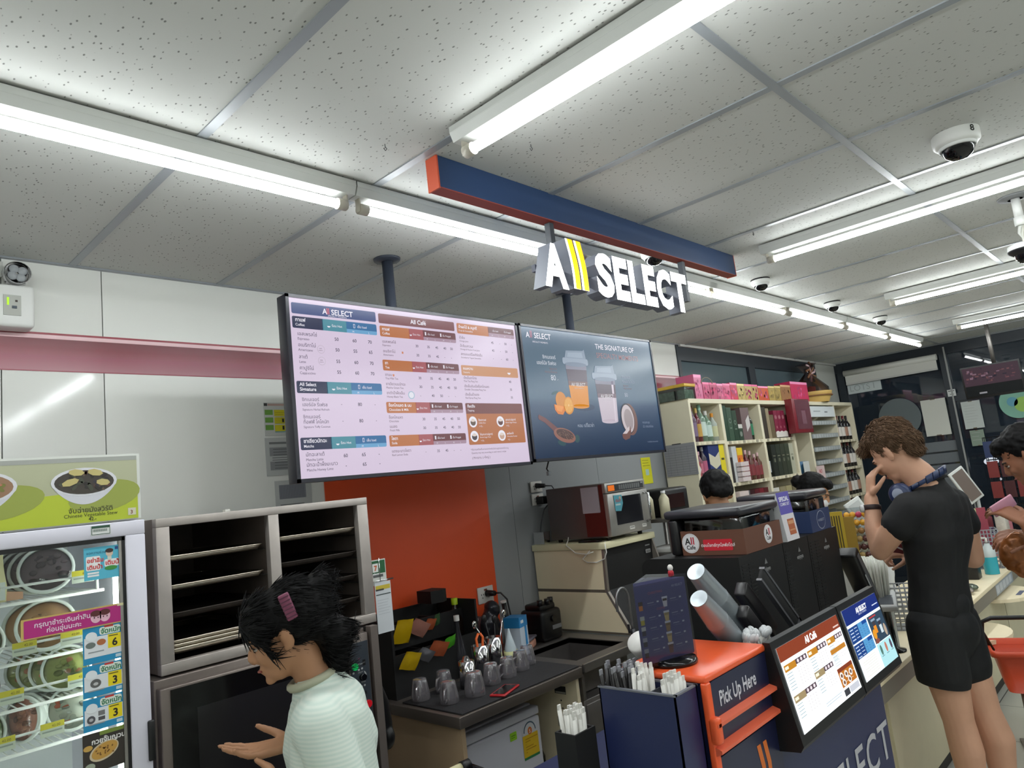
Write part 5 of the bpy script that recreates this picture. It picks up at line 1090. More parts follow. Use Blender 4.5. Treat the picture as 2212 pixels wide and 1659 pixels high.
obj('cup', MB().lathe([(0, .02), (.03, .02), (.034, .07), (.03, .07)], (0, 0, 0), CHROME, 20), t, loc=(0, 0, 0)); obj('handle', MB().tube([(-.01, 0, .0), (-.02, 0, .14), (-.035, 0, .24)], .014, BLACK, 10), t, 'black handle', loc=(0, 0, 0)); obj('handle_cap', MB().cyl((-.035, 0, .24), (-.037, 0, .25), .017, K(216, 214, 210)), t, loc=(0, 0, 0))
b_ = Flesh(); b_.ell((2.74, 2.93, WZ + .12), (.07, .05, .11)); b_.ell((2.77, 2.93, WZ + .22), (.05, .04, .05)); o = b_.build('folded_bag', mat('foil_bag', (44, 44, 50), .25, .3, bump=.5, bscale=14), None, .007, 3, .006, 20); tag(o, 'crumpled dark foil bag with silver glints against the wall', 'bag')
single('small_box', MB().box((2.56, 2.93, WZ), (2.70, 3.03, WZ + .20), mat('maroon_box', (58, 26, 26), .4), .004).box((2.60, 2.925, WZ + .185), (2.66, 2.93, WZ + .198), K(160, 150, 150)), 'dark maroon box against the wall beside the foil bag', 'box')
# black sachet organiser
t = thing('sachet_organiser', 'black stepped organiser with pockets of sachets against the orange wall', 'organiser', (2.14, 2.86, WZ))
ox0, ox1 = 1.945, 2.47
obj('frame', MB().box((ox0, 2.72, WZ), (ox0 + .012, 3.03, WZ + .33), BLACKM).box((ox1 - .012, 2.72, WZ), (ox1, 3.03, WZ + .34), BLACKM).box((ox0, 3.015, WZ), (ox1, 3.03, WZ + .33), BLACKM), t)
for k, (y_, z0_, z1_) in enumerate(((2.72, 0, .185), (2.82, .185, .295), )):
    obj('pocket_tier', MB().box((ox0 + .012, y_, WZ + z0_), (ox1 - .012, y_ + .012, WZ + z1_), BLACKM).box((ox0 + .012, y_ + .012, WZ + z1_ - .09), (ox1 - .012, y_ + .1, WZ + z1_ - .08), BLACKM).box((ox0 + .16, y_ + .012, WZ + z1_ - .08), (ox0 + .166, y_ + .1, WZ + z1_), BLACKM).box((ox0 + .31, y_ + .012, WZ + z1_ - .08), (ox0 + .316, y_ + .1, WZ + z1_), BLACKM), t)
def sachet(x, y, z, w_, h_, c, ang, label, tilt=.5):
    m2 = MB(); m2.X = Matrix.Translation((x, y, z)) @ Matrix.Rotation(ang, 4, 'Y') @ Matrix.Rotation(tilt * .7, 4, 'X')
    n = 5; vs = []; fs = []
    for s_ in (0, 1):
        for i in range(n + 1):
            for j in range(n + 1):
                u, v = i / n, j / n; vs.append(((u - .5) * w_, (-1 if s_ else 1) * .006 * math.sin(PI * u) * math.sin(PI * v) + .002 * math.sin(9 * u + 5 * v), v * h_))
    q = (n + 1) ** 2
    for s_ in (0, 1):
        for i in range(n):
            for j in range(n): a = s_ * q + i * (n + 1) + j; fs.append((a, a + 1, a + n + 2, a + n + 1))
    m2.add(vs, fs, c, True); return single('sachet', m2, label, 'sachet', 'sachets in the black organiser')
SY = mat('sachet_yellow', (214, 176, 20), .35); SO = mat('sachet_orange', (190, 96, 60), .4); SG = mat('sachet_green', (80, 180, 40), .35); SV = mat('sachet_foil', (150, 150, 156), .25, .6)
for a_ in ((2.045, 2.795, .215, .095, .115, SY, .12, 'yellow sachet with small red and white print, left of the upper organiser tier', .5),
    (2.135, 2.80, .235, .10, .075, mat('sachet_pink', (186, 130, 116), .35), .5, 'copper and silver sachet in the upper organiser tier', .7), (2.215, 2.80, .24, .06, .06, SO, .2, 'orange sachet in the upper organiser tier', .7), (2.275, 2.80, .25, .035, .06, mat('sachet_dgreen', (60, 92, 56), .4), -.2, 'dark green sachet at the right of the upper organiser tier', .5),
    (1.995, 2.695, .12, .09, .085, SY, .3, 'crumpled yellow sachet at the left of the lower organiser tier', .6), (2.085, 2.70, .14, .085, .06, SV, .5, 'silver sachet in the lower organiser tier', .8), (2.165, 2.70, .14, .10, .075, SO, .3, 'brown-orange sachet in the lower organiser tier', .7), (2.25, 2.70, .155, .07, .065, SG, -.15, 'bright green sachet at the right of the lower organiser tier', .7)): sachet(a_[0], a_[1], WZ + a_[2], *a_[3:])
single('cup_lid_box', MB().prism([(2.30, 2.86, WZ + .342), (2.36, 2.84, WZ + .342), (2.40, 2.86, WZ + .342), (2.40, 2.97, WZ + .342), (2.30, 2.97, WZ + .342)], (0, 0, .06), BLACKM), 'small black box on top of the organiser', 'box')
# faucet (water tap) and white tumbler near the sink
t = thing('water_tap', 'thin grey swan-neck tap on the sink unit', 'tap', (3.19, 2.32, WZ))
pt = [(3.19, 2.315, WZ), (3.19, 2.315, WZ + .22)] + [(3.19 - .055 + .055 * math.cos(PI * i / 8), 2.315, WZ + .22 + .06 * math.sin(PI * i / 8)) for i in range(1, 9)] + [(3.08, 2.315, WZ + .17)]
obj('spout', MB().tube(pt, .007, mat('tap_grey', (150, 150, 152), .35, .8), 10), t); obj('tap_base', MB().lathe([(.02, 0), (.02, .01), (.012, .02), (.012, .06), (.0, .06)], (3.19, 2.315, WZ), mat('tap_dark', (70, 70, 74), .4, .6), 20), t); obj('lever', MB().box((3.155, 2.31, WZ + .05), (3.162, 2.32, WZ + .09), mat('tap_dark')).box((3.155, 2.31, WZ + .045), (3.19, 2.32, WZ + .054), mat('tap_dark')), t)

# =================================================================== LIQUOR SHELVES
CR2 = mat('shelf_cream', (226, 218, 192), .5, var=.02)
t = thing('liquor_shelf', 'tall cream open shelf unit full of bottles and gift boxes against the window wall', 'shelf', (6.5, 2.9, 0))
sy0, sy1 = 2.78, 3.04
obj('side_panel', MB().box((4.905, sy0 - .02, 0), (4.935, sy1, 2.20), CR2), t)
for xx in (5.46, 6.19, 6.86): obj('upright', MB().box((xx - .022, sy0, 0), (xx + .022, sy1, 2.18), CR2), t)
obj('upright', MB().box((7.24, sy0, 0), (7.285, sy1, 2.18), CR2), t); obj('upright', MB().box((8.02, sy0, 0), (8.06, sy1, 2.18), CR2), t); obj('side_panel', MB().box((8.60, sy0, 0), (8.64, sy1, 2.2), CR2), t)
obj('top_board', MB().box((4.935, sy0 - .01, 2.18), (8.60, sy1, 2.215), CR2), t)
obj('back_board', MB().box((4.935, sy1 - .012, 0), (8.60, sy1 - .001, 2.18), mat('shelf_back', (196, 188, 166), .6)), t)
ZB = {0: (1.875, 1.60, 1.28, .9, .5), 1: (1.865, 1.52, 1.2, .85, .5), 2: (1.865, 1.52, 1.2, .85, .5), 3: (1.86, 1.5, 1.2, .85), 5: (1.80, 1.50, 1.2, .9, .6)}
XB = {0: (4.935, 5.438), 1: (5.482, 6.168), 2: (6.212, 6.838), 3: (6.882, 7.24), 4: (7.285, 8.02), 5: (8.06, 8.60)}
for b, zs in ZB.items():
    for zz in zs:
        if b == 3 and zz > 1.8: continue
        q = obj('shelf_board', MB().box((XB[b][0], sy0, zz - .028), (XB[b][1], sy1 - .012, zz), CR2), t)
        m2 = MB()
        m2.box((XB[b][0] + .02, sy0 - .0008, zz - .026), (XB[b][1] - .02, sy0 - .0002, zz - .001), CR2)
        for i in range(int((XB[b][1] - XB[b][0]) / .085)): m2.box((XB[b][0] + .03 + .085 * i, sy0 - .004, zz - .024), (XB[b][0] + .068 + .085 * i, sy0 - .0005, zz - .002), K(212, 204, 178) if i % 3 else K(160, 154, 136))
        obj('price_strip', m2, q)
# cigarette-style grey sloped trays bay
m2 = MB(); GR = mat('tray_grey', (150, 156, 158), .45)
for i in range(9):
    z_ = 2.02 - i * .135
    o = obj('sloped_tray', MB().prism([(7.29, sy0 + .17, z_), (7.29, sy0 - .01, z_ - .05), (7.29, sy0 - .01, z_ - .005), (7.29, sy0 - .003, z_ - .005), (7.29, sy0 - .003, z_ - .045), (7.29, sy0 + .17, z_ + .006)], (.725, 0, 0), GR), t)
    q = MB(); 
    for k in range(10): q.box((7.31 + .07 * k, sy0 - .0125, z_ - .045), (7.365 + .07 * k, sy0 - .0105, z_ - .012), K(176, 180, 180))
    obj('price_strip', q, o)
obj('white_panel', MB().box((7.30, sy0 - .012, 2.055), (8.01, sy0 - .002, 2.165), K(214, 220, 222)).box((7.42, sy0 - .0135, 2.11), (7.6, sy0 - .012, 2.118), K(150, 156, 160)).box((7.72, sy0 - .0135, 2.10), (7.8, sy0 - .012, 2.112), K(120, 124, 130)), t, 'white printed panel')
GB = {}
def liq(x, z, h, r, body, lab, capc, label, neck=.38, y=None, sq=False):
    y = (sy0 + r + .02) if y is None else y
    t2 = thing('liquor_bottle', label, 'bottle', (x, y, z + .001), 0, 'bottles on the liquor shelves'); n = 4 if sq else 14
    pr = [(0, 0), (r, 0), (r, h * (1 - neck)), (r * .6, h * (1 - neck * .72)), (r * .34, h * (1 - neck * .5)), (r * .32, h * .9)]
    obj('body', MB().lathe(pr, (0, 0, 0), body, n), t2, loc=(0, 0, 0)); obj('cap', MB().lathe([(r * .38, h * .86), (r * .38, h), (0, h)], (0, 0, 0), capc, 10), t2, loc=(0, 0, 0))
    if lab: obj('bottle_label', MB().lathe([(r * 1.02, h * .15), (r * 1.02, h * (1 - neck) * .85)], (0, 0, 0), lab, n), t2, loc=(0, 0, 0))
def gbox(x0, x1, z, h, c, label, d=.1, art=None, y=None, cat='gift box'):
    y = sy0 + .015 if y is None else y
    m2 = MB().box((x0, y, z + .001), (x1, y + d, z + h), mat('box_%d_%d_%d' % c, c, .45)); cv = Canvas((x0, y - .0006, z + h), (1, 0, 0), (0, 0, -1), m2)
    if art: art(cv, x1 - x0, h)
    return single('gift_box', m2, label, cat)
GRN = mat('bottle_green', (110, 136, 118), .15); DKG = mat('bottle_dark', (26, 34, 28), .12); PUR = mat('bottle_purple', (86, 62, 86), .2); RED = mat('bottle_red', (104, 34, 44), .2); AMB = mat('bottle_amber', (90, 50, 34), .15); CLR = mat('bottle_clear', (168, 176, 168), .1)
WL = K(206, 204, 198); GLD = K(190, 160, 90); BK = K(26, 26, 28)
z1 = 1.875
liq(4.985, z1, .24, .03, DKG, WL, WL, 'dark bottle with white label, leftmost on the top liquor shelf'); liq(5.055, z1, .29, .032, PUR, K(120, 100, 130), RED, 'purple bottle, second from the left on the top shelf'); liq(5.125, z1, .27, .03, RED, K(190, 150, 70), GLD, 'red bottle with gold label beside the purple one on the top shelf'); liq(5.09, z1, .28, .03, AMB, None, GLD, 'amber bottle standing behind the purple and red ones, top shelf', y=2.93)
liq(5.20, z1, .30, .04, GRN, K(196, 214, 206), K(150, 196, 176), 'pale green bottle with tall neck, left of the pair in the first bay'); liq(5.29, z1, .25, .04, GRN, K(190, 208, 200), WL, 'pale green bottle, right of the pair in the first bay'); liq(5.385, z1, .23, .035, CLR, K(190, 190, 150), K(214, 140, 40), 'clear bottle with orange tag at the right of the first bay')
z1 = 1.865
def artG(cv, w, h): cv.ell(w * .5, h * .4, w * .25, w * .25, K(120, 140, 124), 1).ell(w * .5, h * .4, w * .15, w * .15, K(30, 50, 38), 2).rect(w * .3, h * .6, w * .7, h * .63, K(130, 150, 134), 1)
gbox(5.50, 5.57, z1, .30, (30, 62, 44), 'tall dark green gift box, leftmost in the second bay'); gbox(5.575, 5.66, z1, .285, (52, 78, 60), 'green gift box with round emblem in the second bay', art=artG); gbox(5.665, 5.745, z1, .26, (34, 60, 42), 'second green gift box with round emblem in the second bay', art=artG); gbox(5.75, 5.825, z1, .14, (40, 62, 46), 'short green gift box with white band in the second bay', art=lambda cv, w, h: cv.rect(0, 0, w, h * .25, K(206, 206, 200), 1).ell(w * .5, h * .6, w * .3, w * .3, K(130, 140, 130), 1))
gbox(5.83, 5.99, z1, .285, (116, 96, 96), 'brown-grey gift box with a pale card in the second bay', art=lambda cv, w, h: cv.poly([(w * .45, h * .4), (w * .5, h * .75), (w * .98, h * .55), (w * .9, h * .22)], K(200, 196, 194), 1))
liq(6.04, z1, .27, .034, DKG, K(40, 120, 84), BK, 'black bottle with green label at the right of the second bay')
gbox(6.225, 6.33, z1, .29, (58, 50, 42), 'dark brown gift box, leftmost in the third bay'); gbox(6.335, 6.40, z1, .28, (150, 136, 110), 'pale board box in the third bay'); gbox(6.405, 6.49, z1, .22, (104, 90, 66), 'small brown gift box with print in the third bay')
for i in range(3): gbox(6.50 + .082 * i, 6.578 + .082 * i, z1 + .05, .21, (128, 34, 62), 'crimson gift box in a white scalloped tray, %s' % ('left one', 'middle one', 'right one')[i], art=lambda cv, w, h: cv.ell(w * .5, h * .3, w * .3, w * .25, K(170, 110, 120), 1).ell(w * .5, h * .75, w * .12, w * .16, K(190, 120, 130), 1))
m2 = MB(); P = [(6.495, sy0 + .012, z1 + .001), (6.755, sy0 + .012, z1 + .001)]
for i in range(13): P.append((6.755 - .26 * i / 12, sy0 + .012, z1 + .055 + .012 * abs(math.sin(PI * i / 4))))
single('scalloped_tray', m2.prism(P, (0, .003, 0), K(220, 214, 208)).box((6.495, sy0 + .012, z1 + .001), (6.755, sy0 + .12, z1 + .008), K(220, 214, 208)), 'white scalloped tray holding three crimson boxes', 'tray')
gbox(6.765, 6.83, z1, .22, (110, 52, 50), 'maroon gift box at the right end of the third bay')
z1 = 1.60
liq(4.975, z1, .16, .03, BK, None, K(120, 120, 120), 'short black bottle in the lower first bay'); gbox(4.945, 5.03, z1, .12, (150, 70, 74), 'red and white gift box in the lower first bay', art=lambda cv, w, h: cv.poly([(0, h * .5), (w * .5, h), (w, h * .5), (w * .5, 0)], K(214, 206, 204), 1), y=2.80)
liq(5.06, z1, .20, .028, mat('bottle_pink', (120, 70, 84), .3), K(190, 110, 130), K(190, 150, 160), 'pink bottle in the lower first bay'); liq(5.13, z1, .235, .032, mat('bottle_plum', (48, 38, 52), .3), K(176, 90, 120), K(150, 150, 156), 'plum bottle with pink letters in the lower first bay')
gbox(5.17, 5.345, z1, .25, (36, 52, 108), 'large navy and cream gift box in the lower first bay', art=lambda cv, w, h: cv.poly([(0, h * .28), (w * .55, h * .42), (w, h * .24), (w, h * .66), (w * .5, h * .8), (0, h * .62)], K(206, 200, 176), 1)); gbox(5.35, 5.43, z1, .245, (224, 206, 40), 'bright yellow gift box in the lower first bay', art=lambda cv, w, h: cv.rect(w * .2, h * .45, w * .8, h * .52, K(70, 66, 30), 1))
z1 = 1.52
gbox(5.49, 5.555, z1, .21, (40, 36, 36), 'tall dark box at the left of the lower second bay'); gbox(5.56, 5.645, z1, .30, (200, 202, 204), 'tall white gift box in the lower second bay'); gbox(5.65, 5.75, z1, .285, (214, 120, 40), 'orange and yellow gift box in the lower second bay', art=lambda cv, w, h: cv.rect(0, 0, w, h * .22, K(226, 190, 40), 1).rect(w * .2, h * .3, w * .4, h * .8, K(170, 60, 30), 1).rect(w * .6, h * .35, w * .8, h * .9, K(230, 170, 50), 1))
for i in range(4): single('pack', MB().box((5.60, sy0 - .03, z1 + .002 + i * .042), (5.745, sy0 + .012, z1 + .038 + i * .042), K(214, 200, 200)), 'pinkish white pack stacked in front of the second bay, %s' % ('lowest', 'second from the bottom', 'third from the bottom', 'topmost')[i], 'pack', 'flat packs stacked in the second bay')
for i, (x_, h_) in enumerate(((5.80, .24), (5.87, .26), (5.95, .25), (6.03, .22), (6.10, .23))): liq(x_, z1, h_, .032, RED if i % 2 else AMB, K(130, 50, 56), K(196, 160, 160), 'wine-red bottle in the lower second bay, %s' % ('leftmost', 'second', 'middle', 'fourth', 'rightmost')[i])
liq(6.27, z1, .27, .035, DKG, K(196, 200, 204), WL, 'dark green bottle with white label, left in the lower third bay')
for i, c_ in enumerate(((38, 42, 36), (48, 54, 44), (56, 60, 48), (60, 66, 52), (180, 180, 160))): gbox(6.325 + .10 * i, 6.418 + .10 * i, z1, .29, c_, 'dark olive gift box in the lower third bay, %s' % ('leftmost', 'second', 'third', 'fourth', 'pale one at the right')[i] if i < 4 else 'pale patterned box at the right of the lower third bay', art=lambda cv, w, h: cv.rect(w * .25, h * .35, w * .75, h * .38, K(130, 130, 110), 1).ell(w * .5, h * .5, w * .2, w * .2, K(100, 104, 86), 1))
z1 = 1.2
for i in range(5): single('pack', MB().box((5.50, sy0 - .03, z1 + .002 + i * .05), (5.66, sy0 + .03, z1 + .045 + i * .05), K(216, 200, 196)), 'flat pinkish white pack in the lower stack behind the male clerk, %s' % ('lowest', 'second from the bottom', 'middle', 'second from the top', 'topmost')[i], 'pack', 'flat packs stacked below the second bay')
for i, c_ in enumerate(((104, 104, 108), (56, 24, 28), (90, 26, 34), (120, 32, 44), (86, 26, 30))): gbox(5.69 + .09 * i, 5.775 + .09 * i, z1, .24, c_, 'gift box under the second bay, %s' % ('grey one', 'near-black one', 'dark red one', 'crimson one', 'maroon one')[i])
for i, c_ in enumerate(((206, 204, 196), (150, 140, 110), (170, 160, 120), (120, 110, 84))): gbox(6.24 + .14 * i, 6.36 + .14 * i, z1, .22, c_, 'box under the third bay, %s' % ('white one', 'olive one', 'straw-coloured one', 'brown one')[i])
z1 = 1.28
single('yellow_bottle', MB().lathe([(0, 0), (.04, 0), (.04, .07), (.02, .10), (0, .105)], (5.0, 2.83, z1), mat('bright_yellow', (230, 214, 20), .4), 18), 'bright yellow rounded container behind the male clerk', 'bottle')
# big maroon gift box leaning at the front of the fourth bay
t2 = thing('large_gift_box', 'large maroon gift box with faint emblem hung at the fourth bay', 'gift box', (6.95, 2.72, 1.88))
obj('box', MB().box((6.74, 2.70, 1.895), (7.16, 2.775, 2.225), mat('maroon_box2', (122, 34, 44), .4), .004), t2)
obj('window_panel', MB().box((6.80, 2.6985, 1.93), (7.145, 2.7005, 2.215), mat('maroon_panel', (98, 50, 62), .25)).box((6.92, 2.6975, 1.98), (7.02, 2.699, 2.11), mat('maroon_emblem', (120, 80, 92), .4)), t2, 'dull purple front panel')
single('gift_basket', MB().lathe([(.07, 0), (.10, .12), (.09, .12), (.06, .01), (0, .01)], (7.06, 2.89, 1.502), K(60, 110, 150), 10).box((6.98, 2.786, 1.502), (7.12, 2.79, 1.62), K(206, 208, 206)), 'blue folded wrap bundle with white card in the fourth bay', 'gift')
cv = Canvas((7.16, sy0 - .045, 1.56), (1, 0, .0), (0, 0, -1)); cv.mb.box((7.16, sy0 - .045, 1.32), (7.36, sy0 - .04, 1.56), K(214, 190, 188)); cv.text('NO', .05, .07, .05, K(190, 70, 80), 1, .03).rect(.04, .1, .09, .2, K(150, 70, 80), 1).rect(.11, .12, .16, .16, K(120, 120, 120), 1)
single('shelf_card', cv.mb, 'pinkish card with red print hanging at the fourth bay', 'sign')
for r_, zz in enumerate((1.80, 1.50, 1.2, .9)):
    for i in range(5): liq(8.12 + .10 * i, zz, .27, .036, mat('wine_dark', (24, 22, 26), .12), K(214, 208, 200) if (i + r_) % 3 else K(164, 124, 104), RED if i % 2 else BK, 'wine bottle on the %s shelf of the right-hand bay, %s' % (('top', 'second', 'third', 'fourth')[r_], ('leftmost', 'second', 'middle', 'fourth', 'rightmost')[i]))
    for i in range(4): liq(8.17 + .10 * i, zz, .28, .034, mat('wine_dark'), None, RED if i % 2 == 0 else K(170, 140, 140), 'dark wine bottle in the back row, %s shelf of the right-hand bay, %s' % (('top', 'second', 'third', 'fourth')[r_], ('leftmost', 'second', 'third', 'rightmost')[i]), y=2.94)
# goods along the top of the shelf
TZ2 = 2.216
def topbox(x0, x1, h, c, label, y0=2.79, d=.16, art=True):
    m2 = MB().box((x0, y0, TZ2), (x1, y0 + d, TZ2 + h), mat('bag_%d_%d_%d' % c, c, .35)); cv = Canvas((x0, y0 - .0006, TZ2 + h), (1, 0, 0), (0, 0, -1), m2); random.seed(int(x0 * 100))
    w = x1 - x0
    if art:
        for i in range(12): a, b = random.uniform(.1, .85) * w, random.uniform(.25, .9) * h; cv.ell(a, b, .012, .014, mat('dot_%d' % (c[0] + i % 3), tuple(min(255, max(0, int(v * (1.15 if i % 2 else .85)))) for v in c), .5), 1 + i % 2, 0, 8)
        cv.rect(0, 0, w, h * .12, mat('rim_%d' % c[0], tuple(min(255, v + 60) for v in c), .4), 2)
    o = single('gift_bag', m2, label, 'gift bag', 'gift bags and boxes along the top of the liquor shelf')
    return o
PKs = [(5.10, 5.22, .20, (206, 96, 140), 'tall pink gift bag, leftmost on top of the liquor shelf'), (5.23, 5.34, .14, (190, 60, 108), 'pink and white gift bag, second on top of the shelf'), (5.345, 5.46, .14, (186, 50, 100), 'magenta gift bag with white top, third on top of the shelf'), (5.465, 5.57, .135, (206, 90, 126), 'rose gift bag, fourth on top of the shelf'), (5.575, 5.70, .14, (214, 84, 128), 'rose and blue gift bag, fifth on top of the shelf'),
       (5.705, 5.83, .15, (206, 54, 78), 'red and pink gift box, sixth on top of the shelf'), (5.835, 5.97, .145, (196, 172, 104), 'gold gift box, first of the gold ones on top of the shelf'), (5.975, 6.12, .145, (190, 166, 96), 'gold gift box, second of the gold ones on top'), (6.125, 6.24, .145, (186, 160, 92), 'gold gift box, third of the gold ones on top'), (6.245, 6.46, .135, (206, 88, 48), 'bright orange-red gift box on top of the shelf'),
       (6.465, 6.60, .14, (176, 152, 84), 'gold gift box right of the orange-red box'), (6.605, 6.74, .145, (170, 146, 80), 'darker gold gift box before the brown one'), (6.745, 6.98, .16, (160, 112, 70), 'brown patterned gift box on top of the shelf'), (6.99, 7.42, .20, (206, 50, 96), 'large hot pink gift bag on top of the shelf')]
for a in PKs: topbox(*a)
single('bag_ribbon', MB().tube([(5.30 + .09 * math.cos(PI * i / 10), 2.785, TZ2 + .13 + .05 * math.sin(PI * i / 10)) for i in range(11)], .003, K(150, 140, 120), 6), 'thin curved handle standing over the pink gift bags', 'ribbon')
t2 = thing('gift_hamper', 'straw gift hamper in clear wrap with brown bow on the shelf top', 'hamper', (7.78, 2.9, TZ2))
obj('basket', MB().lathe([(.17, 0), (.21, .09), (.215, .115), (.20, .115), (.16, .01), (0, .01)], (7.78, 2.9, TZ2), mat('straw', (206, 170, 96), .6, bump=.6, bscale=60), 24).tube([(7.78 + .212 * math.cos(a * PI / 12), 2.9 + .212 * math.sin(a * PI / 12), TZ2 + .07) for a in range(24)], .008, K(130, 90, 50), 6, True), t2)
obj('wrap', MB().lathe([(.20, .10), (.19, .16), (.10, .26), (.03, .33), (.08, .40), (.11, .43)], (7.78, 2.9, TZ2), glassmat('wrap_film', (206, 186, 186), 2.0, .15), 14), t2, 'clear wrap')
bw = MB()
for i in range(9): a = i * .7; bw.tube([(7.78, 2.87, TZ2 + .32), (7.78 + .07 * math.cos(a), 2.85, TZ2 + .34 + .07 * math.sin(a)), (7.78 + .13 * math.cos(a + .3), 2.86, TZ2 + .34 + .11 * math.sin(a + .3))], .012, K(126, 84, 56) if i % 3 else K(206, 176, 180), 6)
obj('bow', bw, t2, 'brown and pink bow'); 
single('hamper_product', MB().lathe([(.05, 0), (.05, .16), (0, .17)], (7.70, 2.86, TZ2 + .012), K(150, 70, 60), 14), 'reddish jar inside the wrapped hamper', 'jar')
# storage boxes with yellow lids at the left end
LIDY = mat('lid_yellow', (206, 166, 50), .35)
for (a, b, y0, y1, lb) in ((4.915, 5.08, 2.60, 2.70, 'small clear food box with yellow lid at the near corner of the shelf top'), (4.80, 4.93, 2.76, 3.04, 'larger clear box with yellow lid at the left end of the shelf top')):
    z_ = 2.20 if a < 4.9 else 2.216
    t2 = thing('storage_box', lb, 'storage box', ((a + b) / 2, (y0 + y1) / 2, z_))
    a, b, y0, y1 = (4.91, 5.07, 2.775, 2.86) if z_ > 2.21 else (4.912, 5.07, 2.87, 3.035)
    obj('box', MB().box((a, y0, 2.216), (b, y1, 2.31), glassmat('box_clear', (200, 206, 200), 1.5, .1)), t2); obj('contents', MB().box((a + .01, y0 + .01, 2.218), (b - .01, y1 - .01, 2.29), mat('mint_packets', (150, 176, 160), .5, var=.3, vscale=40)), t2, 'pale mint packets'); obj('lid', MB().box((a - .006, y0 - .006, 2.31), (b + .006, y1 + .004, 2.336), LIDY, .004), t2, 'yellow lid')
# clipped sheets on the shelf side
t2 = thing('clipboard_sheets', 'grey ruled sheets clipped to the cream side of the liquor shelf', 'paper', (4.90, 2.88, 1.60))
cv = Canvas((4.902, 3.03, 1.88), (0, -1, 0), (0, 0, -1)); cv.mb.box((4.8985, 2.755, 1.63), (4.902, 3.03, 1.875), K(150, 150, 154))
for i in range(12): cv.rect(.01, .03 + .019 * i, .262, .032 + .019 * i, K(112, 112, 120), 12)
for i in range(5): cv.rect(.04 + .055 * i, .03, .042 + .055 * i, .24, K(112, 112, 120), 12)
cv.rect(.08, .0, .16, .008, K(60, 60, 60), 13); obj('sheets', cv.mb, t2)
# coffee machine and things on a steel trolley behind the microwave
t2 = thing('steel_trolley', 'grey steel shelf trolley behind the microwave cabinet', 'trolley', (3.98, 2.5, 0))
for z_ in (1.39, 1.18, .8): obj('shelf', MB().box((3.83, 2.40, z_ - .02), (4.36, 2.78, z_), STEELD), t2)
for a, b in ((3.845, 2.415), (4.345, 2.415), (3.845, 2.765), (4.345, 2.765)): obj('leg', MB().cyl((a, b, 0), (a, b, 1.37), .012, STEELD), t2)
t2 = thing('coffee_grinder', 'small black coffee machine on the steel trolley', 'coffee machine', (4.12, 2.6, 1.391))
obj('housing', MB().box((3.97, 2.50, 1.391), (4.27, 2.74, 1.57), BLACK, .02, 3).box((4.0, 2.494, 1.44), (4.2, 2.50, 1.53), mat('dark_red_glass', (40, 22, 22), .2)), t2); obj('side_knob', MB().cyl((4.27, 2.56, 1.52), (4.30, 2.56, 1.52), .016, BLACK).cyl((4.27, 2.56, 1.43), (4.30, 2.56, 1.43), .016, BLACK), t2)
for i, (a, b) in enumerate(((3.88, 2.45), (3.87, 2.56))): bottle(a, b, 1.391, 'white squeeze bottle right of the microwave, %s one' % ('front' if i == 0 else 'rear'), mat('squeeze_body', (206, 200, 170), .4), K(220, 222, 220), .032, .17, .3, group='white squeeze bottles')
single('white_tray', MB().box((3.86, 2.42, 1.181), (3.98, 2.56, 1.215), K(196, 196, 192), .01), 'small white tray on the lower shelf of the steel trolley', 'tray')

# =================================================================== COFFEE STATION (customer side)
t = thing('coffee_station', 'navy coffee counter with large pale shop name letters on its front', 'counter', (2.1, 1.2, 0))
sx0, sx1 = 1.44, 2.735
obj('body', MB().box((sx0 + .47, .955, .05), (sx1, 1.505, .90), NAVY).box((1.22, 1.20, .05), (sx0 + .47, 1.505, .90), NAVY).box((1.57, .965, .05), (sx0 + .47, 1.2, .90), NAVY), t)
cv = Canvas((2.735, .9545, .755), (1, 0, 0), (0, 0, -1)); SL = K(186, 186, 192, .4)
obj('toe_board', MB().box((1.6, .99, 0), (2.71, 1.49, .05), BLACK), t)
lb = MB()
def fl(ch, x0, x1, z0, z1, m, y=.9535, bold=.01):
    vs, fs = textgeo(ch, 1.0, bold); a = min(v[0] for v in vs); b = max(v[0] for v in vs); c = min(v[1] for v in vs); d = max(v[1] for v in vs)
    lb.add([(x0 + (v[0] - a) / (b - a) * (x1 - x0), y, z0 + (v[1] - c) / (d - c) * (z1 - z0)) for v in vs], fs, m)
for ch, a, b in zip('SELECT', (2.135, 2.235, 2.325, 2.405, 2.495, 2.62), (2.215, 2.305, 2.39, 2.475, 2.60, 2.722)): fl(ch, a, b, .63, .745, SL)
obj('front_lettering', lb, t, 'pale grey letters SELECT')
# orange pick-up unit
t = thing('pickup_unit', 'orange-framed navy unit reading Pick Up Here at the left end of the coffee counter', 'pickup counter', (1.74, 1.08, 0))
ux0, ux1, uy0, uy1, uz = 1.566, 1.905, .95, 1.198, 1.185
obj('body', MB().box((ux0 + .004, uy0 + .004, .9005), (ux1 - .002, uy1, uz - .012), NAVYD).box((ux0 + .004, uy0 + .004, .05), (ux1 - .002, .963, .9005), NAVYD), t)
ORB = mat('orange_top', (240, 96, 50), .3)
obj('top', MB().box((ux0, uy0 - .004, uz - .018), (ux1, uy1 + .002, uz), ORB, .006), t, 'glossy orange top')
obj('side_frame', MB().box((ux0 - .002, uy0 - .006, .05), (ux0 + .022, uy0 + .012, uz - .016), ORB, .004).box((ux0 - .004, uy0 - .022, 1.030), (ux0 + .024, uy0 + .004, 1.092), ORB, .008), t, 'orange edge')
obj('ledge', MB().prism([(ux0, uy0 + .002, 1.084), (ux0, uy0 - .022, 1.078), (ux0, uy0 - .022, 1.070), (ux0, uy0 + .002, 1.062)], (ux1 - ux0, 0, 0), mat('orange_ledge', (232, 106, 74), .35)), t)
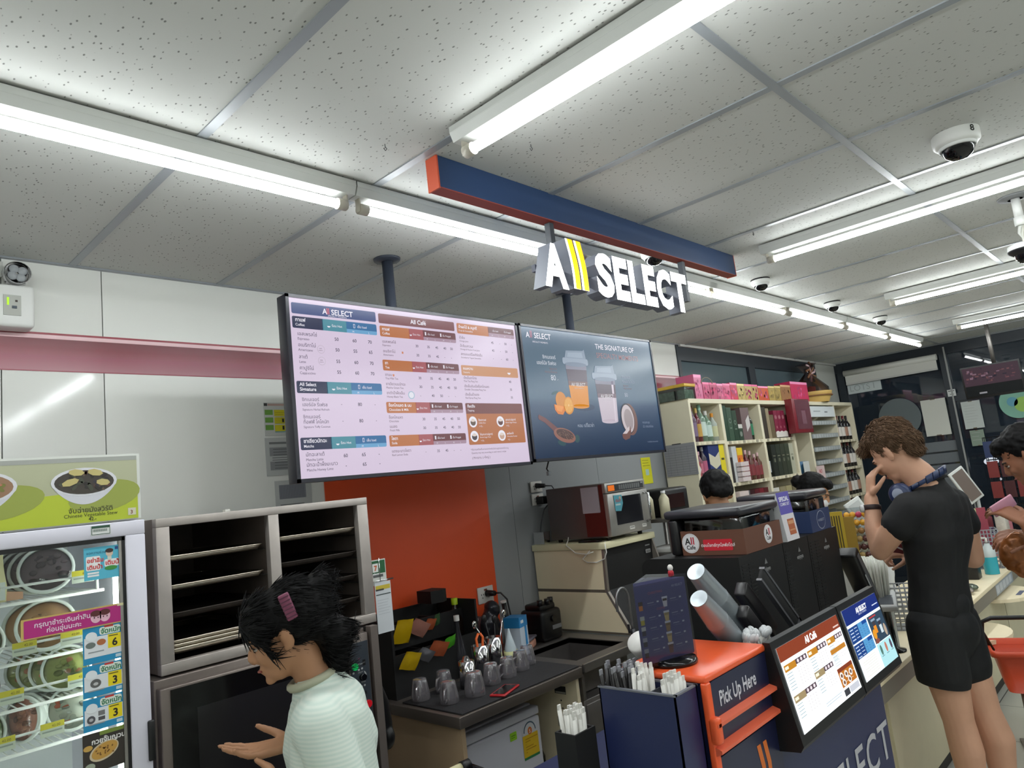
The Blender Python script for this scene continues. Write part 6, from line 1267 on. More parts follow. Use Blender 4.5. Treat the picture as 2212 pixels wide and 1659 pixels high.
obj('ledge', MB().prism([(ux0, uy0 + .002, 1.028), (ux0, uy0 - .022, 1.020), (ux0, uy0 - .022, 1.012), (ux0, uy0 + .002, 1.002)], (ux1 - ux0, 0, 0), mat('orange_ledge')), t)
cv = Canvas((ux0, uy0 - .001, uz - .018), (1, 0, 0), (0, 0, -1))
cv.rrect(.022, .0, ux1 - ux0, .086, NAVYD, 4, .012, 'a').rect(.022, .105, ux1 - ux0, .14, NAVYD, 4).rect(.022, .172, ux1 - ux0, .80, NAVYD, 4)
cv.text('Pick Up Here', .056, .064, .049, K(206, 206, 214), 6, .022, sx=.74)
for q in (0, .034): cv.poly([(.205 + q, .205), (.225 + q, .205), (.236 + q, .26), (.232 + q, .33), (.214 + q, .33), (.216 + q, .26)], K(214, 110, 36), 6)
obj('front_print', cv.mb, t, 'navy panels with silver lettering')
# blue straw box
def straws(x0, x1, y0, y1, z0, n, ln, m, label, grp, tipm=None, tilt=.10, r=.0058):
    for i in range(n):
        a, b = random.uniform(x0, x1), random.uniform(y0, y1); dx, dy = random.uniform(-tilt, tilt), random.uniform(-tilt, tilt)
        L = ln + random.uniform(-.012, .012); m2 = MB()
        m2.cyl((a, b, z0), (a + dx * L, b + dy * L, z0 + L), r, m, n=7); m2.box((a + dx * L - .0052, b + dy * L - .002, z0 + L - .002), (a + dx * L + .0052, b + dy * L + .002, z0 + L + .012), tipm or m)
        single('wrapped_straw', m2, label, 'straw', grp)
PW = mat('straw_paper', (226, 224, 218), .55); PB = mat('straw_black', (34, 32, 32), .35)
t = thing('straw_box', 'navy box of paper-wrapped straws in front of the orange unit', 'straw holder', (1.505, 1.08, 0))
bx0, bx1, by0, by1, bz = 1.462, 1.560, .968, 1.188, 1.165
obj('box', MB().box((bx0, by0, .55), (bx0 + .004, by1, bz), NAVY).box((bx1 - .004, by0, .55), (bx1, by1, bz), NAVY).box((bx0, by0, .55), (bx1, by0 + .004, bz), NAVY).box((bx0, by1 - .004, .55), (bx1, by1, bz), NAVY).box((bx0, by0, .55), (bx1, by1, .56), NAVY), t)
obj('rim', MB().box((bx0 - .002, by0 - .002, bz), (bx0 + .007, by1 + .002, bz + .004), K(110, 112, 120)).box((bx1 - .007, by0 - .002, bz), (bx1 + .002, by1 + .002, bz + .004), K(110, 112, 120)).box((bx0, by0 - .002, bz), (bx1, by0 + .006, bz + .004), K(110, 112, 120)).box((bx0, by1 - .006, bz), (bx1, by1 + .002, bz + .004), K(110, 112, 120)), t)
obj('divider', MB().box((bx0 + .005, by0 + .10, 1.04), (bx1 - .005, by0 + .103, bz - .012), K(90, 92, 100)).box((bx0 + .005, by0 + .005, 1.03), (bx1 - .005, by1 - .005, 1.034), K(60, 62, 80)), t)
random.seed(11)
straws(bx0 + .012, bx1 - .012, by1 - .085, by1 - .012, 1.036, 34, .165, PB, 'black straw in clear wrap at the back of the navy straw box', 'black straws in the navy box', K(150, 150, 156))
straws(bx0 + .012, bx1 - .012, by0 + .108, by0 + .135, 1.036, 16, .160, PW, 'white paper-wrapped straw in the middle of the navy straw box', 'white straws in the middle of the navy box')
straws(bx0 + .04, bx1 - .015, by0 + .02, by0 + .055, 1.036, 14, .15, PW, 'white paper-wrapped straw at the front of the navy straw box', 'white straws at the front of the navy box', tilt=.05)
t = thing('black_straw_box', 'black box of white straws standing left behind the navy box', 'straw holder', (1.40, 1.23, .9))
obj('box', MB().box((1.37, 1.205, .901), (1.45, 1.21, 1.075), BLACKM).box((1.37, 1.265, .901), (1.45, 1.27, 1.075), BLACKM).box((1.37, 1.21, .901), (1.375, 1.265, 1.075), BLACKM).box((1.445, 1.21, .901), (1.45, 1.265, 1.075), BLACKM).box((1.375, 1.21, .901), (1.445, 1.265, .91), BLACKM), t)
straws(1.385, 1.435, 1.22, 1.258, .912, 26, .20, PW, 'white paper-wrapped straw in the black box', 'white straws in the black box', tilt=.06)
# table-top menu stand
t = thing('menu_stand', 'clear three-sided drink menu stand on a round black base on the orange top', 'menu stand', (1.655, 1.085, uz))
obj('base', MB().lathe([(0, 0), (.062, 0), (.064, .006), (.060, .014), (0, .016)], (1.655, 1.085, uz + .0005), BLACKG, 36), t, 'round black base')
A, B_, C_ = Vector((1.548, 1.105, 0)), Vector((1.708, 1.050, 0)), Vector((1.690, 1.155, 0))
zz0, zz1 = uz + .020, uz + .212
st = MB(); st.prism([(A.x, A.y, zz0), (B_.x, B_.y, zz0), (C_.x, C_.y, zz0)], (0, 0, zz1 - zz0), mat('menu_violet', (84, 80, 122), .3)); 
U = (B_ - A).normalized(); cv = Canvas((A.x, A.y, zz1 - .005), U, (0, 0, -1), st); w_ = (B_ - A).length
cv.rect(.002, .0, w_ - .002, .19, mat('menu_print', (78, 76, 124), .28), 2)
cv.text('CHRISTMAS', w_ * .25, .022, .009, K(170, 90, 110), 3).text('All SELECT', w_ * .72, .014, .008, K(170, 170, 190), 3).text('COFFEE', w_ * .38, .064, .008, K(170, 90, 110), 3)
for i, (v, c1, c2) in enumerate(((.046, (206, 120, 40), (70, 50, 44)), (.082, (190, 170, 60), (190, 190, 180)), (.108, (60, 50, 60), (190, 186, 180)), (.135, (60, 50, 60), (150, 150, 160)), (.162, (70, 50, 56), (150, 150, 160)))):
    cv.rect(.008, v - .010, .022, v, K(*c2), 3).rect(.009, v, .021, v + .012, K(*c1), 3)
    c3 = [(206, 200, 200), (196, 170, 110), (150, 120, 80), (196, 170, 110), (110, 60, 56)][i]
    cv.rect(w_ * .50, v - .012, w_ * .61, v - .007, K(206, 206, 210), 4).poly([(w_ * .505, v - .008), (w_ * .52, v + .014), (w_ * .59, v + .014), (w_ * .605, v - .008)], K(*c3), 3).rect(w_ * .515, v - .007, w_ * .595, v - .001, K(70, 52, 48) if i == 0 else K(*[int(q * .8) for q in c3]), 4)
    for a in (.22, .66): cv.rect(w_ * a, v - .004, w_ * (a + .12), v - .002, K(150, 150, 170), 3).rect(w_ * a, v + .002, w_ * (a + .16), v + .0032, K(110, 110, 140), 3).rect(w_ * (a + .18), v - .005, w_ * (a + .22), v - .001, K(196, 196, 206), 3)
obj('print_insert', st, t, 'dark violet drink menu')
obj('acrylic_cover', MB().prism([(A.x - .003, A.y - .003, zz0 - .012), (B_.x + .003, B_.y - .004, zz0 - .012), (C_.x + .002, C_.y + .004, zz0 - .012)], (0, 0, zz1 - zz0 + .02), glassmat('acrylic', (225, 228, 240), 1.3, .06)), t)
single('small_figure', MB().ell((1.702, 1.085, zz1 + .010), (.008, .008, .010), K(186, 30, 46)).ell((1.702, 1.085, zz1 + .024), (.0075, .0075, .009), K(226, 222, 216)), 'tiny red and white clip on the top edge of the menu stand', 'clip')
# white tumbler and clear lid bag behind the stand
t = thing('tumbler', 'white tumbler with red print leaning behind the menu stand', 'tumbler', (1.81, 1.30, .901))
m2 = MB(); m2.X = Matrix.Translation((1.845, 1.31, 1.165)) @ Matrix.Rotation(-.75, 4, 'Y') @ Matrix.Translation((0, 0, -.06)); m2.lathe([(0, -.02), (.028, -.02), (.037, .085), (.034, .094), (0, .096)][::-1], (0, 0, 0), K(232, 230, 226), 26); m2.box((-.012, -.036, .0), (.008, -.0335, .03), K(170, 60, 80)); obj('cup', m2, t)
obj('support', MB().box((1.76, 1.24, .901), (1.90, 1.36, 1.12), BLACKM), t, 'black stand')
b_ = Flesh(); b_.ell((1.745, 1.30, 1.09), (.05, .05, .06)); b_.ell((1.73, 1.30, .97), (.055, .055, .07)); o = b_.build('lid_bag', glassmat('poly_bag', (226, 230, 232), 2.5, .1), None, .006, 2, .006, 26); tag(o, 'clear plastic bag of cup lids behind the orange unit', 'bag')
# cups and lids dispensers
CUPS = glassmat('cup_stack', (180, 188, 194), 2.6, .12); CUPI = mat('cup_inner', (150, 158, 164), .3)
def cupstack(a, b, y, r, label):
    t = thing('cup_stack', label, 'cups', (b[0], y, b[1] - .02)); A_ = Vector((a[0], y, a[1])); B2 = Vector((b[0], y, b[1]))
    d = (A_ - B2); L = d.length; ax = d.normalized()
    CM = mat('stacked_clear_cups', (150, 158, 163), .22, .3)
    obj('cups', MB().lathe([(0, L), (r * .74, L + .001)], B2, CM, 26, ax, False).lathe([(r * .742, L - .0005), (r * .97, L * .70), (r, L * .69)], B2, CM, 26, ax).lathe([(r * (1.0 if k % 2 else .965), L * (.69 - .016 * k)) for k in range(0, 43)] + [(0, 0)], B2, mat('stacked_clear_cups', (150, 158, 163), .22, .3), 26, ax), t); return t
cupstack((1.925, 1.375), (2.235, 1.08), 1.14, .038, 'taller slanted stack of clear cups beside the coffee machine')
cupstack((1.835, 1.315), (2.09, 1.075), 1.09, .036, 'lower slanted stack of clear cups behind the menu stand')
t = thing('cup_dispenser', 'black slanted cup dispenser holding the stacks of clear cups', 'dispenser', (2.2, 1.12, .901))
def slab(c, L, wd, th, ang, y0, y1, m, nm, frame=False):
    q = MB(); q.X = Matrix.Translation(c) @ Matrix.Rotation(ang, 4, 'Y')
    q.box((-L / 2, y0 - c[1], -th / 2), (L / 2, y1 - c[1], th / 2), m, .006)
    obj(nm, q, t)
slab((2.13, 1.12, 1.175), .17, 0, .045, .78, 1.07, 1.105, mat('dispenser_black', (32, 30, 32), .35), 'lower_guide')
slab((2.255, 1.15, 1.20), .24, 0, .05, .78, 1.115, 1.155, mat('dispenser_black'), 'upper_guide')
q = MB(); q.X = Matrix.Translation((2.335, 1.13, 1.215)) @ Matrix.Rotation(.78, 4, 'Y')
q.box((-.15, -.05, -.022), (.15, -.035, .022), BLACKM, .004).box((-.15, -.052, .018), (.15, -.034, .026), mat('grey_trim', (92, 92, 96), .3)).box((-.15, -.052, -.026), (.15, -.034, -.018), mat('grey_trim')).box((.13, -.052, -.026), (.17, -.03, .026), mat('grey_trim')); obj('lid_slot', q, t)
obj('dispenser_body', MB().box((1.95, 1.06, .901), (2.42, 1.192, 1.06), BLACKM), t)
t = thing('spoon_box', 'dark box of white wrapped spoons right behind the orange top', 'holder', (1.97, 1.04, .901))
obj('box', MB().box((1.92, .99, .901), (2.06, .995, 1.165), NAVYD).box((1.92, 1.05, .901), (2.06, 1.055, 1.165), NAVYD).box((1.92, .995, .901), (1.925, 1.05, 1.165), NAVYD).box((2.055, .995, .901), (2.06, 1.05, 1.165), NAVYD).box((1.92, .99, .901), (2.06, 1.055, .91), NAVYD), t)
random.seed(5)
for i in range(24):
    a, b = random.uniform(1.93, 2.05), random.uniform(1.0, 1.045); q = MB(); q.X = Matrix.Translation((a, b, 1.165)) @ Euler((random.uniform(-.4, .4), random.uniform(-.6, .6), random.uniform(0, 3))).to_matrix().to_4x4()
    q.box((-.006, -.002, -.06), (.006, .002, .02), PW).ell((0, 0, .025), (.011, .005, .014), mat('film_white', (214, 216, 218), .25), 8, 6); single('wrapped_spoon', q, 'white wrapped spoon in the dark box behind the orange top', 'spoon', 'white wrapped spoons in the dark box')
# tablet screens
def tablet(x0, x1, label, art, mul):
    t = thing('order_screen', label, 'screen', ((x0 + x1) / 2, .93, .93)); z0_, z1_, yb, yt = .930, 1.190, .880, .930
    m2 = MB(); m2.prism([(x0, yb, z0_), (x0, yt, z1_), (x0, yt + .02, z1_), (x0, .955, z1_ - .03), (x0, .955, z0_ - .02), (x0, yb + .01, z0_ - .015)], (x1 - x0, 0, 0), BLACK); obj('casing', m2, t)
    V_ = Vector((0, yb - yt, z0_ - z1_)); L = V_.length; cv = Canvas((x0 + .022, yt - .0008 - .0045, z1_ - .02), (1, 0, 0), V_); W_ = x1 - x0 - .04; H_ = L - .045
    art(cv, W_, H_); obj('screen', cv.mb, t, mul); return t
def artA(cv, W, H):
    e_ = lambda c, s=1.0: lit(c, s)
    cv.rect(0, 0, W, H, e_((246, 252, 255), 1.35), 0).rect(0, 0, W, H * .17, e_((150, 66, 38), .95), 1).text('All Café', W * .5, H * .125, .026, e_((255, 255, 255), 1.2), 2, .04, 'CENTER').rect(W * .88, H * .12, W * .98, H * .14, e_((240, 210, 200)), 2)
    for (a, b, c_, q) in ((.02, .36, .22, 0), (.38, .69, .22, 0), (.71, .98, .22, 0), (.02, .36, .58, 1), (.38, .69, .49, 1)):
        cv.rect(W * a, H * c_, W * (a + (b - a) * .5), H * (c_ + .08), e_((206, 140, 40) if not q else (170, 150, 110)), 1).rect(W * (a + (b - a) * .5), H * c_, W * b, H * (c_ + .06), e_((92, 74, 84)), 1).rect(W * (a + .01), H * (c_ + .02), W * (a + .06), H * (c_ + .055), e_((250, 235, 210), 1.2), 2)
        for k in range(3): cv.ell(W * (a + (b - a) * (.6 + .15 * k)), H * (c_ + .03), .007, .005, e_((235, 225, 230), 1.1), 2, 0, 8)
        for k in range(6 if not q else 5):
            cv.rect(W * (a + .01), H * (c_ + .105 + .036 * k), W * (a + .09), H * (c_ + .112 + .036 * k), e_((150, 180, 190)), 1)
            if c_ > .3 or True:
                for j in range(4): cv.rect(W * (a + (b - a) * (.5 + .12 * j)), H * (c_ + .105 + .036 * k), W * (a + (b - a) * (.5 + .12 * j) + .008), H * (c_ + .111 + .036 * k), e_((150, 120, 130)), 1)
    cv.rect(W * .71, H * .37, W * .98, H * .43, e_((206, 136, 44)), 1)
    for k in range(5): cv.rect(W * .72, H * (.46 + .03 * k), W * .82, H * (.465 + .03 * k), e_((150, 180, 190)), 1)
    cv.rect(W * .71, H * .62, W * .98, H * .86, e_((200, 120, 36)), 2).rect(W * .71, H * .62, W * .98, H * .67, e_((140, 62, 34)), 3)
    for a, b in ((.75, .72), (.83, .73), (.91, .74), (.76, .81), (.86, .81)): cv.ell(W * a, H * b, .013, .010, e_((240, 236, 230), 1.1), 3).ell(W * a, H * b, .007, .005, e_((120, 80, 60)), 4).rect(W * (a + .03), H * b, W * (a + .07), H * (b + .006), e_((240, 220, 190)), 4)
    cv.rect(W * .71, H * .89, W * .80, H * .97, e_((60, 62, 70)), 2).rect(W * .81, H * .89, W * .98, H * .97, e_((210, 214, 224)), 2).rect(W * .4, H * .88, W * .68, H * .885, e_((130, 170, 190)), 1).rect(W * .4, H * .91, W * .66, H * .915, e_((130, 170, 190)), 1)
def artB(cv, W, H):
    e_ = lambda c, s=1.0: lit(c, s)
    cv.rect(0, 0, W, H, e_((240, 252, 255), 1.3), 0).rect(0, 0, W, H * .22, e_((26, 48, 130), .9), 1).text('All SELECT', W * .5, H * .13, .022, e_((255, 255, 255), 1.2), 2, .04, 'CENTER').text('SPECIALTY MOMENTS', W * .5, H * .17, .008, e_((220, 230, 255)), 2, 0, 'CENTER').rect(W * .8, H * .14, W * .97, H * .155, e_((220, 230, 255)), 2)
    for v0, v1 in ((.26, .48), (.50, .69)):
        cv.rect(.0, H * v0, W * .26, H * v1, e_((30, 70, 140)), 1).rect(W * .26, H * v0, W * .52, H * v1, e_((90, 160, 214), 1.0), 1).rect(W * .38, H * v0, W * .52, H * (v0 + .05), e_((30, 80, 160)), 2)
        for k in range(4):
            cv.rect(W * .03, H * (v0 + .03 + .045 * k), W * .12, H * (v0 + .045 + .045 * k), e_((200, 220, 245)), 2).rect(W * .15, H * (v0 + .03 + .045 * k), W * .23, H * (v0 + .04 + .045 * k), e_((200, 220, 245)), 2)
            for j in range(3): cv.rect(W * (.30 + .08 * j), H * (v0 + .07 + .035 * k), W * (.315 + .08 * j), H * (v0 + .077 + .035 * k), e_((30, 60, 120)), 2)
    cv.rect(W * .55, H * .26, W, H * .66, e_((56, 76, 96), .9), 1).rect(W * .6, H * .28, W * .8, H * .30, e_((200, 60, 60)), 2)
    cv.rect(W * .64, H * .36, W * .72, H * .42, e_((70, 60, 66)), 2).rect(W * .64, H * .42, W * .72, H * .53, e_((240, 150, 40)), 2).rect(W * .80, H * .40, W * .87, H * .45, e_((60, 50, 60)), 2).rect(W * .80, H * .45, W * .87, H * .57, e_((206, 220, 226), 1.1), 2).ell(W * .61, H * .53, .016, .016, e_((240, 160, 40)), 2).ell(W * .93, H * .55, .012, .02, e_((190, 170, 150)), 2).ell(W * .62, H * .63, .02, .008, e_((140, 80, 70)), 2).rect(W * .62, H * .32, W * .74, H * .35, e_((150, 170, 190)), 3).rect(W * .78, H * .36, W * .89, H * .39, e_((150, 170, 190)), 3)
    cv.rect(W * .55, H * .67, W, H, e_((180, 230, 236), 1.1), 1)
    for k in range(3): cv.ell(W * (.63 + .15 * k), H * .77, .010, .016, e_([(90, 130, 120), (200, 130, 110), (90, 80, 100)][k]), 2).rect(W * (.59 + .15 * k), H * .85, W * (.67 + .15 * k), H * .86, e_((110, 160, 170)), 2)
    for k in range(8): cv.rect(W * (.08 if k % 3 else .2), H * (.73 + .032 * k), W * .45, H * (.735 + .032 * k), e_((206, 200, 170), 1.1), 1)
tablet(1.893, 2.385, 'left order screen with a brown header and white menu on the coffee counter front', artA, 'bright white menu with brown header')
tablet(2.392, 2.765, 'right order screen with a navy header and blue menu on the coffee counter front', artB, 'bright blue and white menu')
# coffee machines
MK = mat('machine_black', (10, 10, 11), .5, var=.1, vscale=3); VENT = mat('vent_black', (8, 8, 8), .6)
def machine(name, x0, x1, y1, label, z1=1.36, round_=.04):
    t = thing(name, label, 'coffee machine', ((x0 + x1) / 2, 1.4, .901))
    pr = [(x0, 1.20, .901), (x0, y1, .901), (x0, y1, z1 - round_)] + [(x0, y1 - round_ + round_ * math.cos(a * PI / 8), z1 - round_ + round_ * math.sin(a * PI / 8)) for a in range(1, 5)] + [(x0, 1.20, z1)]
    obj('housing', MB().prism(pr, (x1 - x0, 0, 0), MK), t)
    for k in ((x0 + .035, x0 + .085) if x1 - x0 > .3 else (x0 + .03,)):
        v = MB()
        for i in range(26): v.box((k - .02, 1.1985, z1 - .03 - i * .012), (k + .02, 1.2, z1 - .036 - i * .012), VENT)
        obj('vent', v, t)
        if k > x0 + .04: break
    vs, fs = textgeo('enjoyo', .022, .02, 'CENTER'); lx = (x0 + x1) / 2 + .02
    q = MB(); q.add([(lx + a, 1.1985, z1 - .075 + b) for a, b, c in vs], fs, K(150, 150, 150)); q.add([(lx - .012, 1.1985, z1 - .05), (lx + .012, 1.1985, z1 - .05), (lx, 1.1985, z1 - .03)], [(0, 1, 2)], K(110, 110, 110)); obj('brand_print', q, t)
    return t
machine('coffee_machine', 2.315, 2.675, 1.60, 'large black coffee machine under the brown collar')
machine('coffee_module', 2.68, 2.915, 1.55, 'narrow black module between the two coffee machines')
machine('coffee_machine', 2.92, 3.235, 1.60, 'black coffee machine under the navy collar')
t = thing('brown_collar', 'brown cardboard collar with round cafe logos on top of the left coffee machine', 'display collar', (2.53, 1.33, 1.361))
BRC = mat('collar_brown', (104, 66, 50), .5); x0, x1, ya, yb, za, zb = 2.385, 2.69, 1.202, 1.455, 1.361, 1.449
obj('panel', MB().box((x0, ya, za), (x1, ya + .005, zb), BRC).box((x0, ya + .005, za), (x0 + .005, yb, zb), BRC).box((x1 - .005, ya + .005, za), (x1, yb, zb), BRC).box((x0 + .005, yb - .005, za), (x1 - .005, yb, zb), BRC), t)
def roundel(cv, u, v, r):
    cv.ell(u, v, r, r, K(226, 224, 226), 1).ell(u, v, r * .92, r * .92, K(190, 180, 180), 2).ell(u, v, r * .89, r * .89, K(226, 224, 226), 3)
    cv.text('A', u - r * .62, v + r * .12, r * .95, BK, 4, .02).rect(u + r * .06, v - r * .62, u + r * .20, v + r * .12, K(190, 40, 60), 4).rect(u + r * .30, v - r * .62, u + r * .44, v + r * .12, K(190, 40, 60), 4).text('Cafe', u, v + r * .60, r * .56, BK, 4, .02, 'CENTER')
cv = Canvas((x0, ya - .0004, zb), (1, 0, 0), (0, 0, -1)); roundel(cv, .19, .040, .034); obj('front_print', cv.mb, t, 'round white logo')
cv = Canvas((x0 - .0004, yb, zb), (0, -1, 0), (0, 0, -1)); roundel(cv, .038, .044, .036); cv.rrect(.090, .032, .205, .072, K(206, 34, 52), 1, .005).text('ตอบโจทย์ทุกไลฟ์สไตล์', .1475, .058, .0155, K(240, 236, 236), 2, .012, 'CENTER'); obj('side_print', cv.mb, t, 'round logo and red label')
t = thing('navy_collar', 'navy cardboard collar with a round outline logo on the right coffee machine', 'display collar', (3.1, 1.33, 1.361))
x0, x1 = 2.985, 3.20; NC = mat('collar_navy', (36, 54, 92), .5)
obj('panel', MB().box((x0, ya, za), (x1, ya + .005, zb), NC).box((x0, ya + .005, za), (x0 + .005, yb, zb), NC).box((x1 - .005, ya + .005, za), (x1, yb, zb), NC).box((x0 + .005, yb - .005, za), (x1 - .005, yb, zb), NC), t)
cv = Canvas((x0, ya - .0004, zb), (1, 0, 0), (0, 0, -1)); cv.ell(.11, .044, .045, .038, K(190, 196, 206), 1).ell(.11, .044, .043, .036, NC, 2).text('All SELECT', .11, .049, .014, K(170, 176, 190), 3, 0, 'CENTER'); obj('front_print', cv.mb, t)
cv = Canvas((x0 - .0004, yb, zb), (0, -1, 0), (0, 0, -1)); cv.ell(.10, .035, .018, .014, K(120, 110, 110), 1).rect(.07, .058, .16, .062, K(110, 130, 160), 1).rect(.07, .068, .14, .071, K(110, 130, 160), 1); obj('side_print', cv.mb, t)
HP = glassmat('hopper_smoke', (110, 112, 116), 2.0, .08)
for (a, b, c_, d_, h_, lb) in ((2.33, 2.665, 1.225, 1.56, 1.515, 'left dark see-through bean hopper with domed lid'), (2.86, 3.225, 1.225, 1.585, 1.52, 'right dark see-through bean hopper with domed lid')):
    t = thing('bean_hopper', lb, 'hopper', ((a + b) / 2, (c_ + d_) / 2, 1.361)); a += .062; c_ += .0; 
    if a < 2.5: a = 2.395; 
    else: a = 2.995
    b = 2.68 if a < 2.5 else 3.19
    obj('tank', MB().box((a, 1.21, 1.3615), (b, 1.445, h_ - .02), HP, .01), t); obj('tank_rear', MB().box((a - .02, 1.46, 1.3615), (b, 1.50, h_ - .02), mat('hopper_black', (26, 26, 28), .3), .01), t); obj('beans', MB().box((a + .012, 1.225, 1.363), (b - .012, 1.43, 1.42), mat('coffee_beans', (30, 22, 18), .6, bump=.8, bscale=120)), t); obj('lid', MB().box((a - .03, 1.195, h_ - .02), (b + .012, 1.51, h_ + .012), mat('hopper_lid', (44, 44, 50), .3), .014, 3), t, 'glossy dark lid')
t = thing('tent_card', 'standing purple and white combo set card on the coffee machines', 'card', (2.73, 1.215, 1.361))
cv = Canvas((2.70, 1.205, 1.548), (1, 0, 0), (0, -.10, -1)); cv.rect(0, 0, .115, .186, K(214, 210, 214), 0).rect(0, 0, .115, .085, K(92, 84, 170), 1).text('SPECIAL', .058, .035, .024, K(240, 240, 246), 2, .03, 'CENTER').text('COMBO SET', .058, .052, .0155, K(230, 230, 240), 2, .02, 'CENTER').rect(.04, .105, .10, .165, K(176, 96, 60), 1).rect(.045, .112, .095, .125, K(206, 150, 110), 2).rect(.045, .145, .095, .150, K(206, 150, 110), 2)
obj('front_leaf', cv.mb, t)
obj('back_leaf', MB().prism([(2.70, 1.205, 1.548), (2.815, 1.205, 1.548), (2.815, 1.25, 1.3615), (2.70, 1.25, 1.3615)], (0, .001, 0), K(206, 208, 210)).prism([(2.70, 1.187, 1.3615), (2.70, 1.2055, 1.548), (2.70, 1.25, 1.3615)], (.001, 0, 0), K(206, 208, 210)), t)
# second lid dispenser right of the machines
t = thing('lid_dispenser', 'black slanted lid dispenser to the right of the coffee machines', 'dispenser', (3.4, 1.2, .701))
q = MB(); q.X = Matrix.Translation((3.37, 1.20, 1.13)) @ Matrix.Rotation(.95, 4, 'Y')
q.box((-.14, -.05, -.03), (.16, .03, .03), BLACK, .01, 3); obj('chute', q, t)
q = MB(); q.X = Matrix.Translation((3.37, 1.20, 1.13)) @ Matrix.Rotation(.95, 4, 'Y'); q.box((-.12, -.052, -.012), (.12, -.049, .012), mat('grey_trim')).box((-.02, -.0535, -.024), (.10, -.0515, -.016), K(180, 182, 184)); obj('slot_trim', q, t)
obj('body', MB().box((3.25, 1.17, .901), (3.50, 1.25, 1.03), BLACK, .01), t); obj('foot', MB().box((3.26, 1.17, .701), (3.49, 1.25, .901), BLACK), t)
# trolley handle in the foreground aisle
t = thing('cart_handle', 'cream roller handle with black end bracket of a cart at the bottom edge', 'cart', (1.5, 1.86, 0))
obj('grip', MB().cyl((1.36, 1.90, .808), (1.56, 1.86, .825), .016, mat('ivory', (222, 214, 170), .4)), t); obj('bracket', MB().cyl((1.555, 1.861, .825), (1.585, 1.855, .827), .019, BLACK).tube([(1.575, 1.857, .827), (1.60, 1.82, .81), (1.60, 1.74, .80), (1.60, 1.62, .70), (1.60, 1.60, 0)], .011, BLACKG), t)
obj('tray', MB().box((1.38, 1.62, .42), (1.60, 1.86, .44), BLACKM).cyl((1.36, 1.90, .808), (1.36, 1.90, 0), .011, BLACKG), t)

# =================================================================== CASHIER COUNTER
t = thing('cashier_counter', 'long cream cashier counter with grey edge strip behind the young man', 'counter', (5.8, 1.5, 0))
CB = mat('counter_beige', (206, 198, 168), .5, var=.03)
CBB = mat('counter_board', (176, 160, 130), .5)
obj('front_panel', MB().box((2.75, 1.20, .10), (8.0, 1.225, .60), CB).box((2.742, .98, .10), (2.80, 1.20, .845), CBB).box((3.45, 1.188, .10), (3.52, 1.20, .60), CB), t)
obj('edge_strip', MB().box((2.80, 1.155, .60), (8.0, 1.20, .675), mat('strip_grey', (130, 124, 112), .5)), t, 'grey-brown edge strip'); obj('top', MB().box((2.80, 1.15, .675), (8.0, 1.70, .70), CREAM, .003), t)
obj('toe_board', MB().box((2.76, 1.24, 0), (7.98, 1.66, .10), mat('toe_dark', (52, 48, 44), .6)), t); obj('back_panel', MB().box((2.76, 1.66, .1), (7.98, 1.68, .675), CB), t)
for i in range(5): obj('joint', MB().box((3.3 + .95 * i, 1.1985, .10), (3.306 + .95 * i, 1.2, .60), K(120, 112, 90)), t)
for (x_, lb) in ((5.05, 'rounded cream bag shelf on the counter front, nearer to the young man'), (6.0, 'rounded cream bag shelf on the counter front, farther one with a printed mark')):
    q = MB(); P = [(x_ - .28, 1.198, .50 if x_ < 6 else .56)]; zt = P[0][2]
    P = [(x_ - .28, 1.198, zt)] + [(x_ + .28 * math.cos(PI + PI * i / 12), 1.198 + .22 * math.sin(PI + PI * i / 12), zt) for i in range(13)]
    q.prism(P, (0, 0, .022), CREAM)
    if x_ > 5.5: q.box((x_ - .09, 1.05, zt + .022), (x_ + .08, 1.08, zt + .0225), K(90, 96, 120))
    single('bag_shelf', q, lb, 'shelf')
cv = Canvas((5.75, 1.1545, .672), (1, 0, 0), (0, 0, -1)); cv.mb.box((5.75, 1.1545, .60), (6.35, 1.1555, .672), K(150, 160, 170)); [cv.rect(.02 + .11 * i, .01, .11 + .11 * i, .06, K(190, 196, 204), 1) for i in range(5)]
single('price_labels', cv.mb, 'row of bluish price labels on the counter edge strip', 'label')
CT = .701
def thingbox(name, label, cat, x, y, z, sx, sy, sz, m, bev=.004, rz=0): return single(name, _xf(MB().box((-sx / 2, -sy / 2, 0), (sx / 2, sy / 2, sz), m, bev), x, y, z, rz), label, cat)
def _xf(mb, x, y, z, rz=0, ry=0, rx=0):
    M = Matrix.Translation((x, y, z)) @ Euler((rx, ry, rz)).to_matrix().to_4x4(); mb.v = [tuple(M @ Vector(v)) for v in mb.v]; return mb
VW = math.radians(-73)    # things on the counter face the customers
# raised white cabinet block carrying the small goods
thingbox('counter_riser', 'low white goods riser on the cashier counter beside the coffee machines', 'riser', 3.85, 1.50, CT, .50, .36, .17, K(196, 196, 186))
RZ = CT + .171
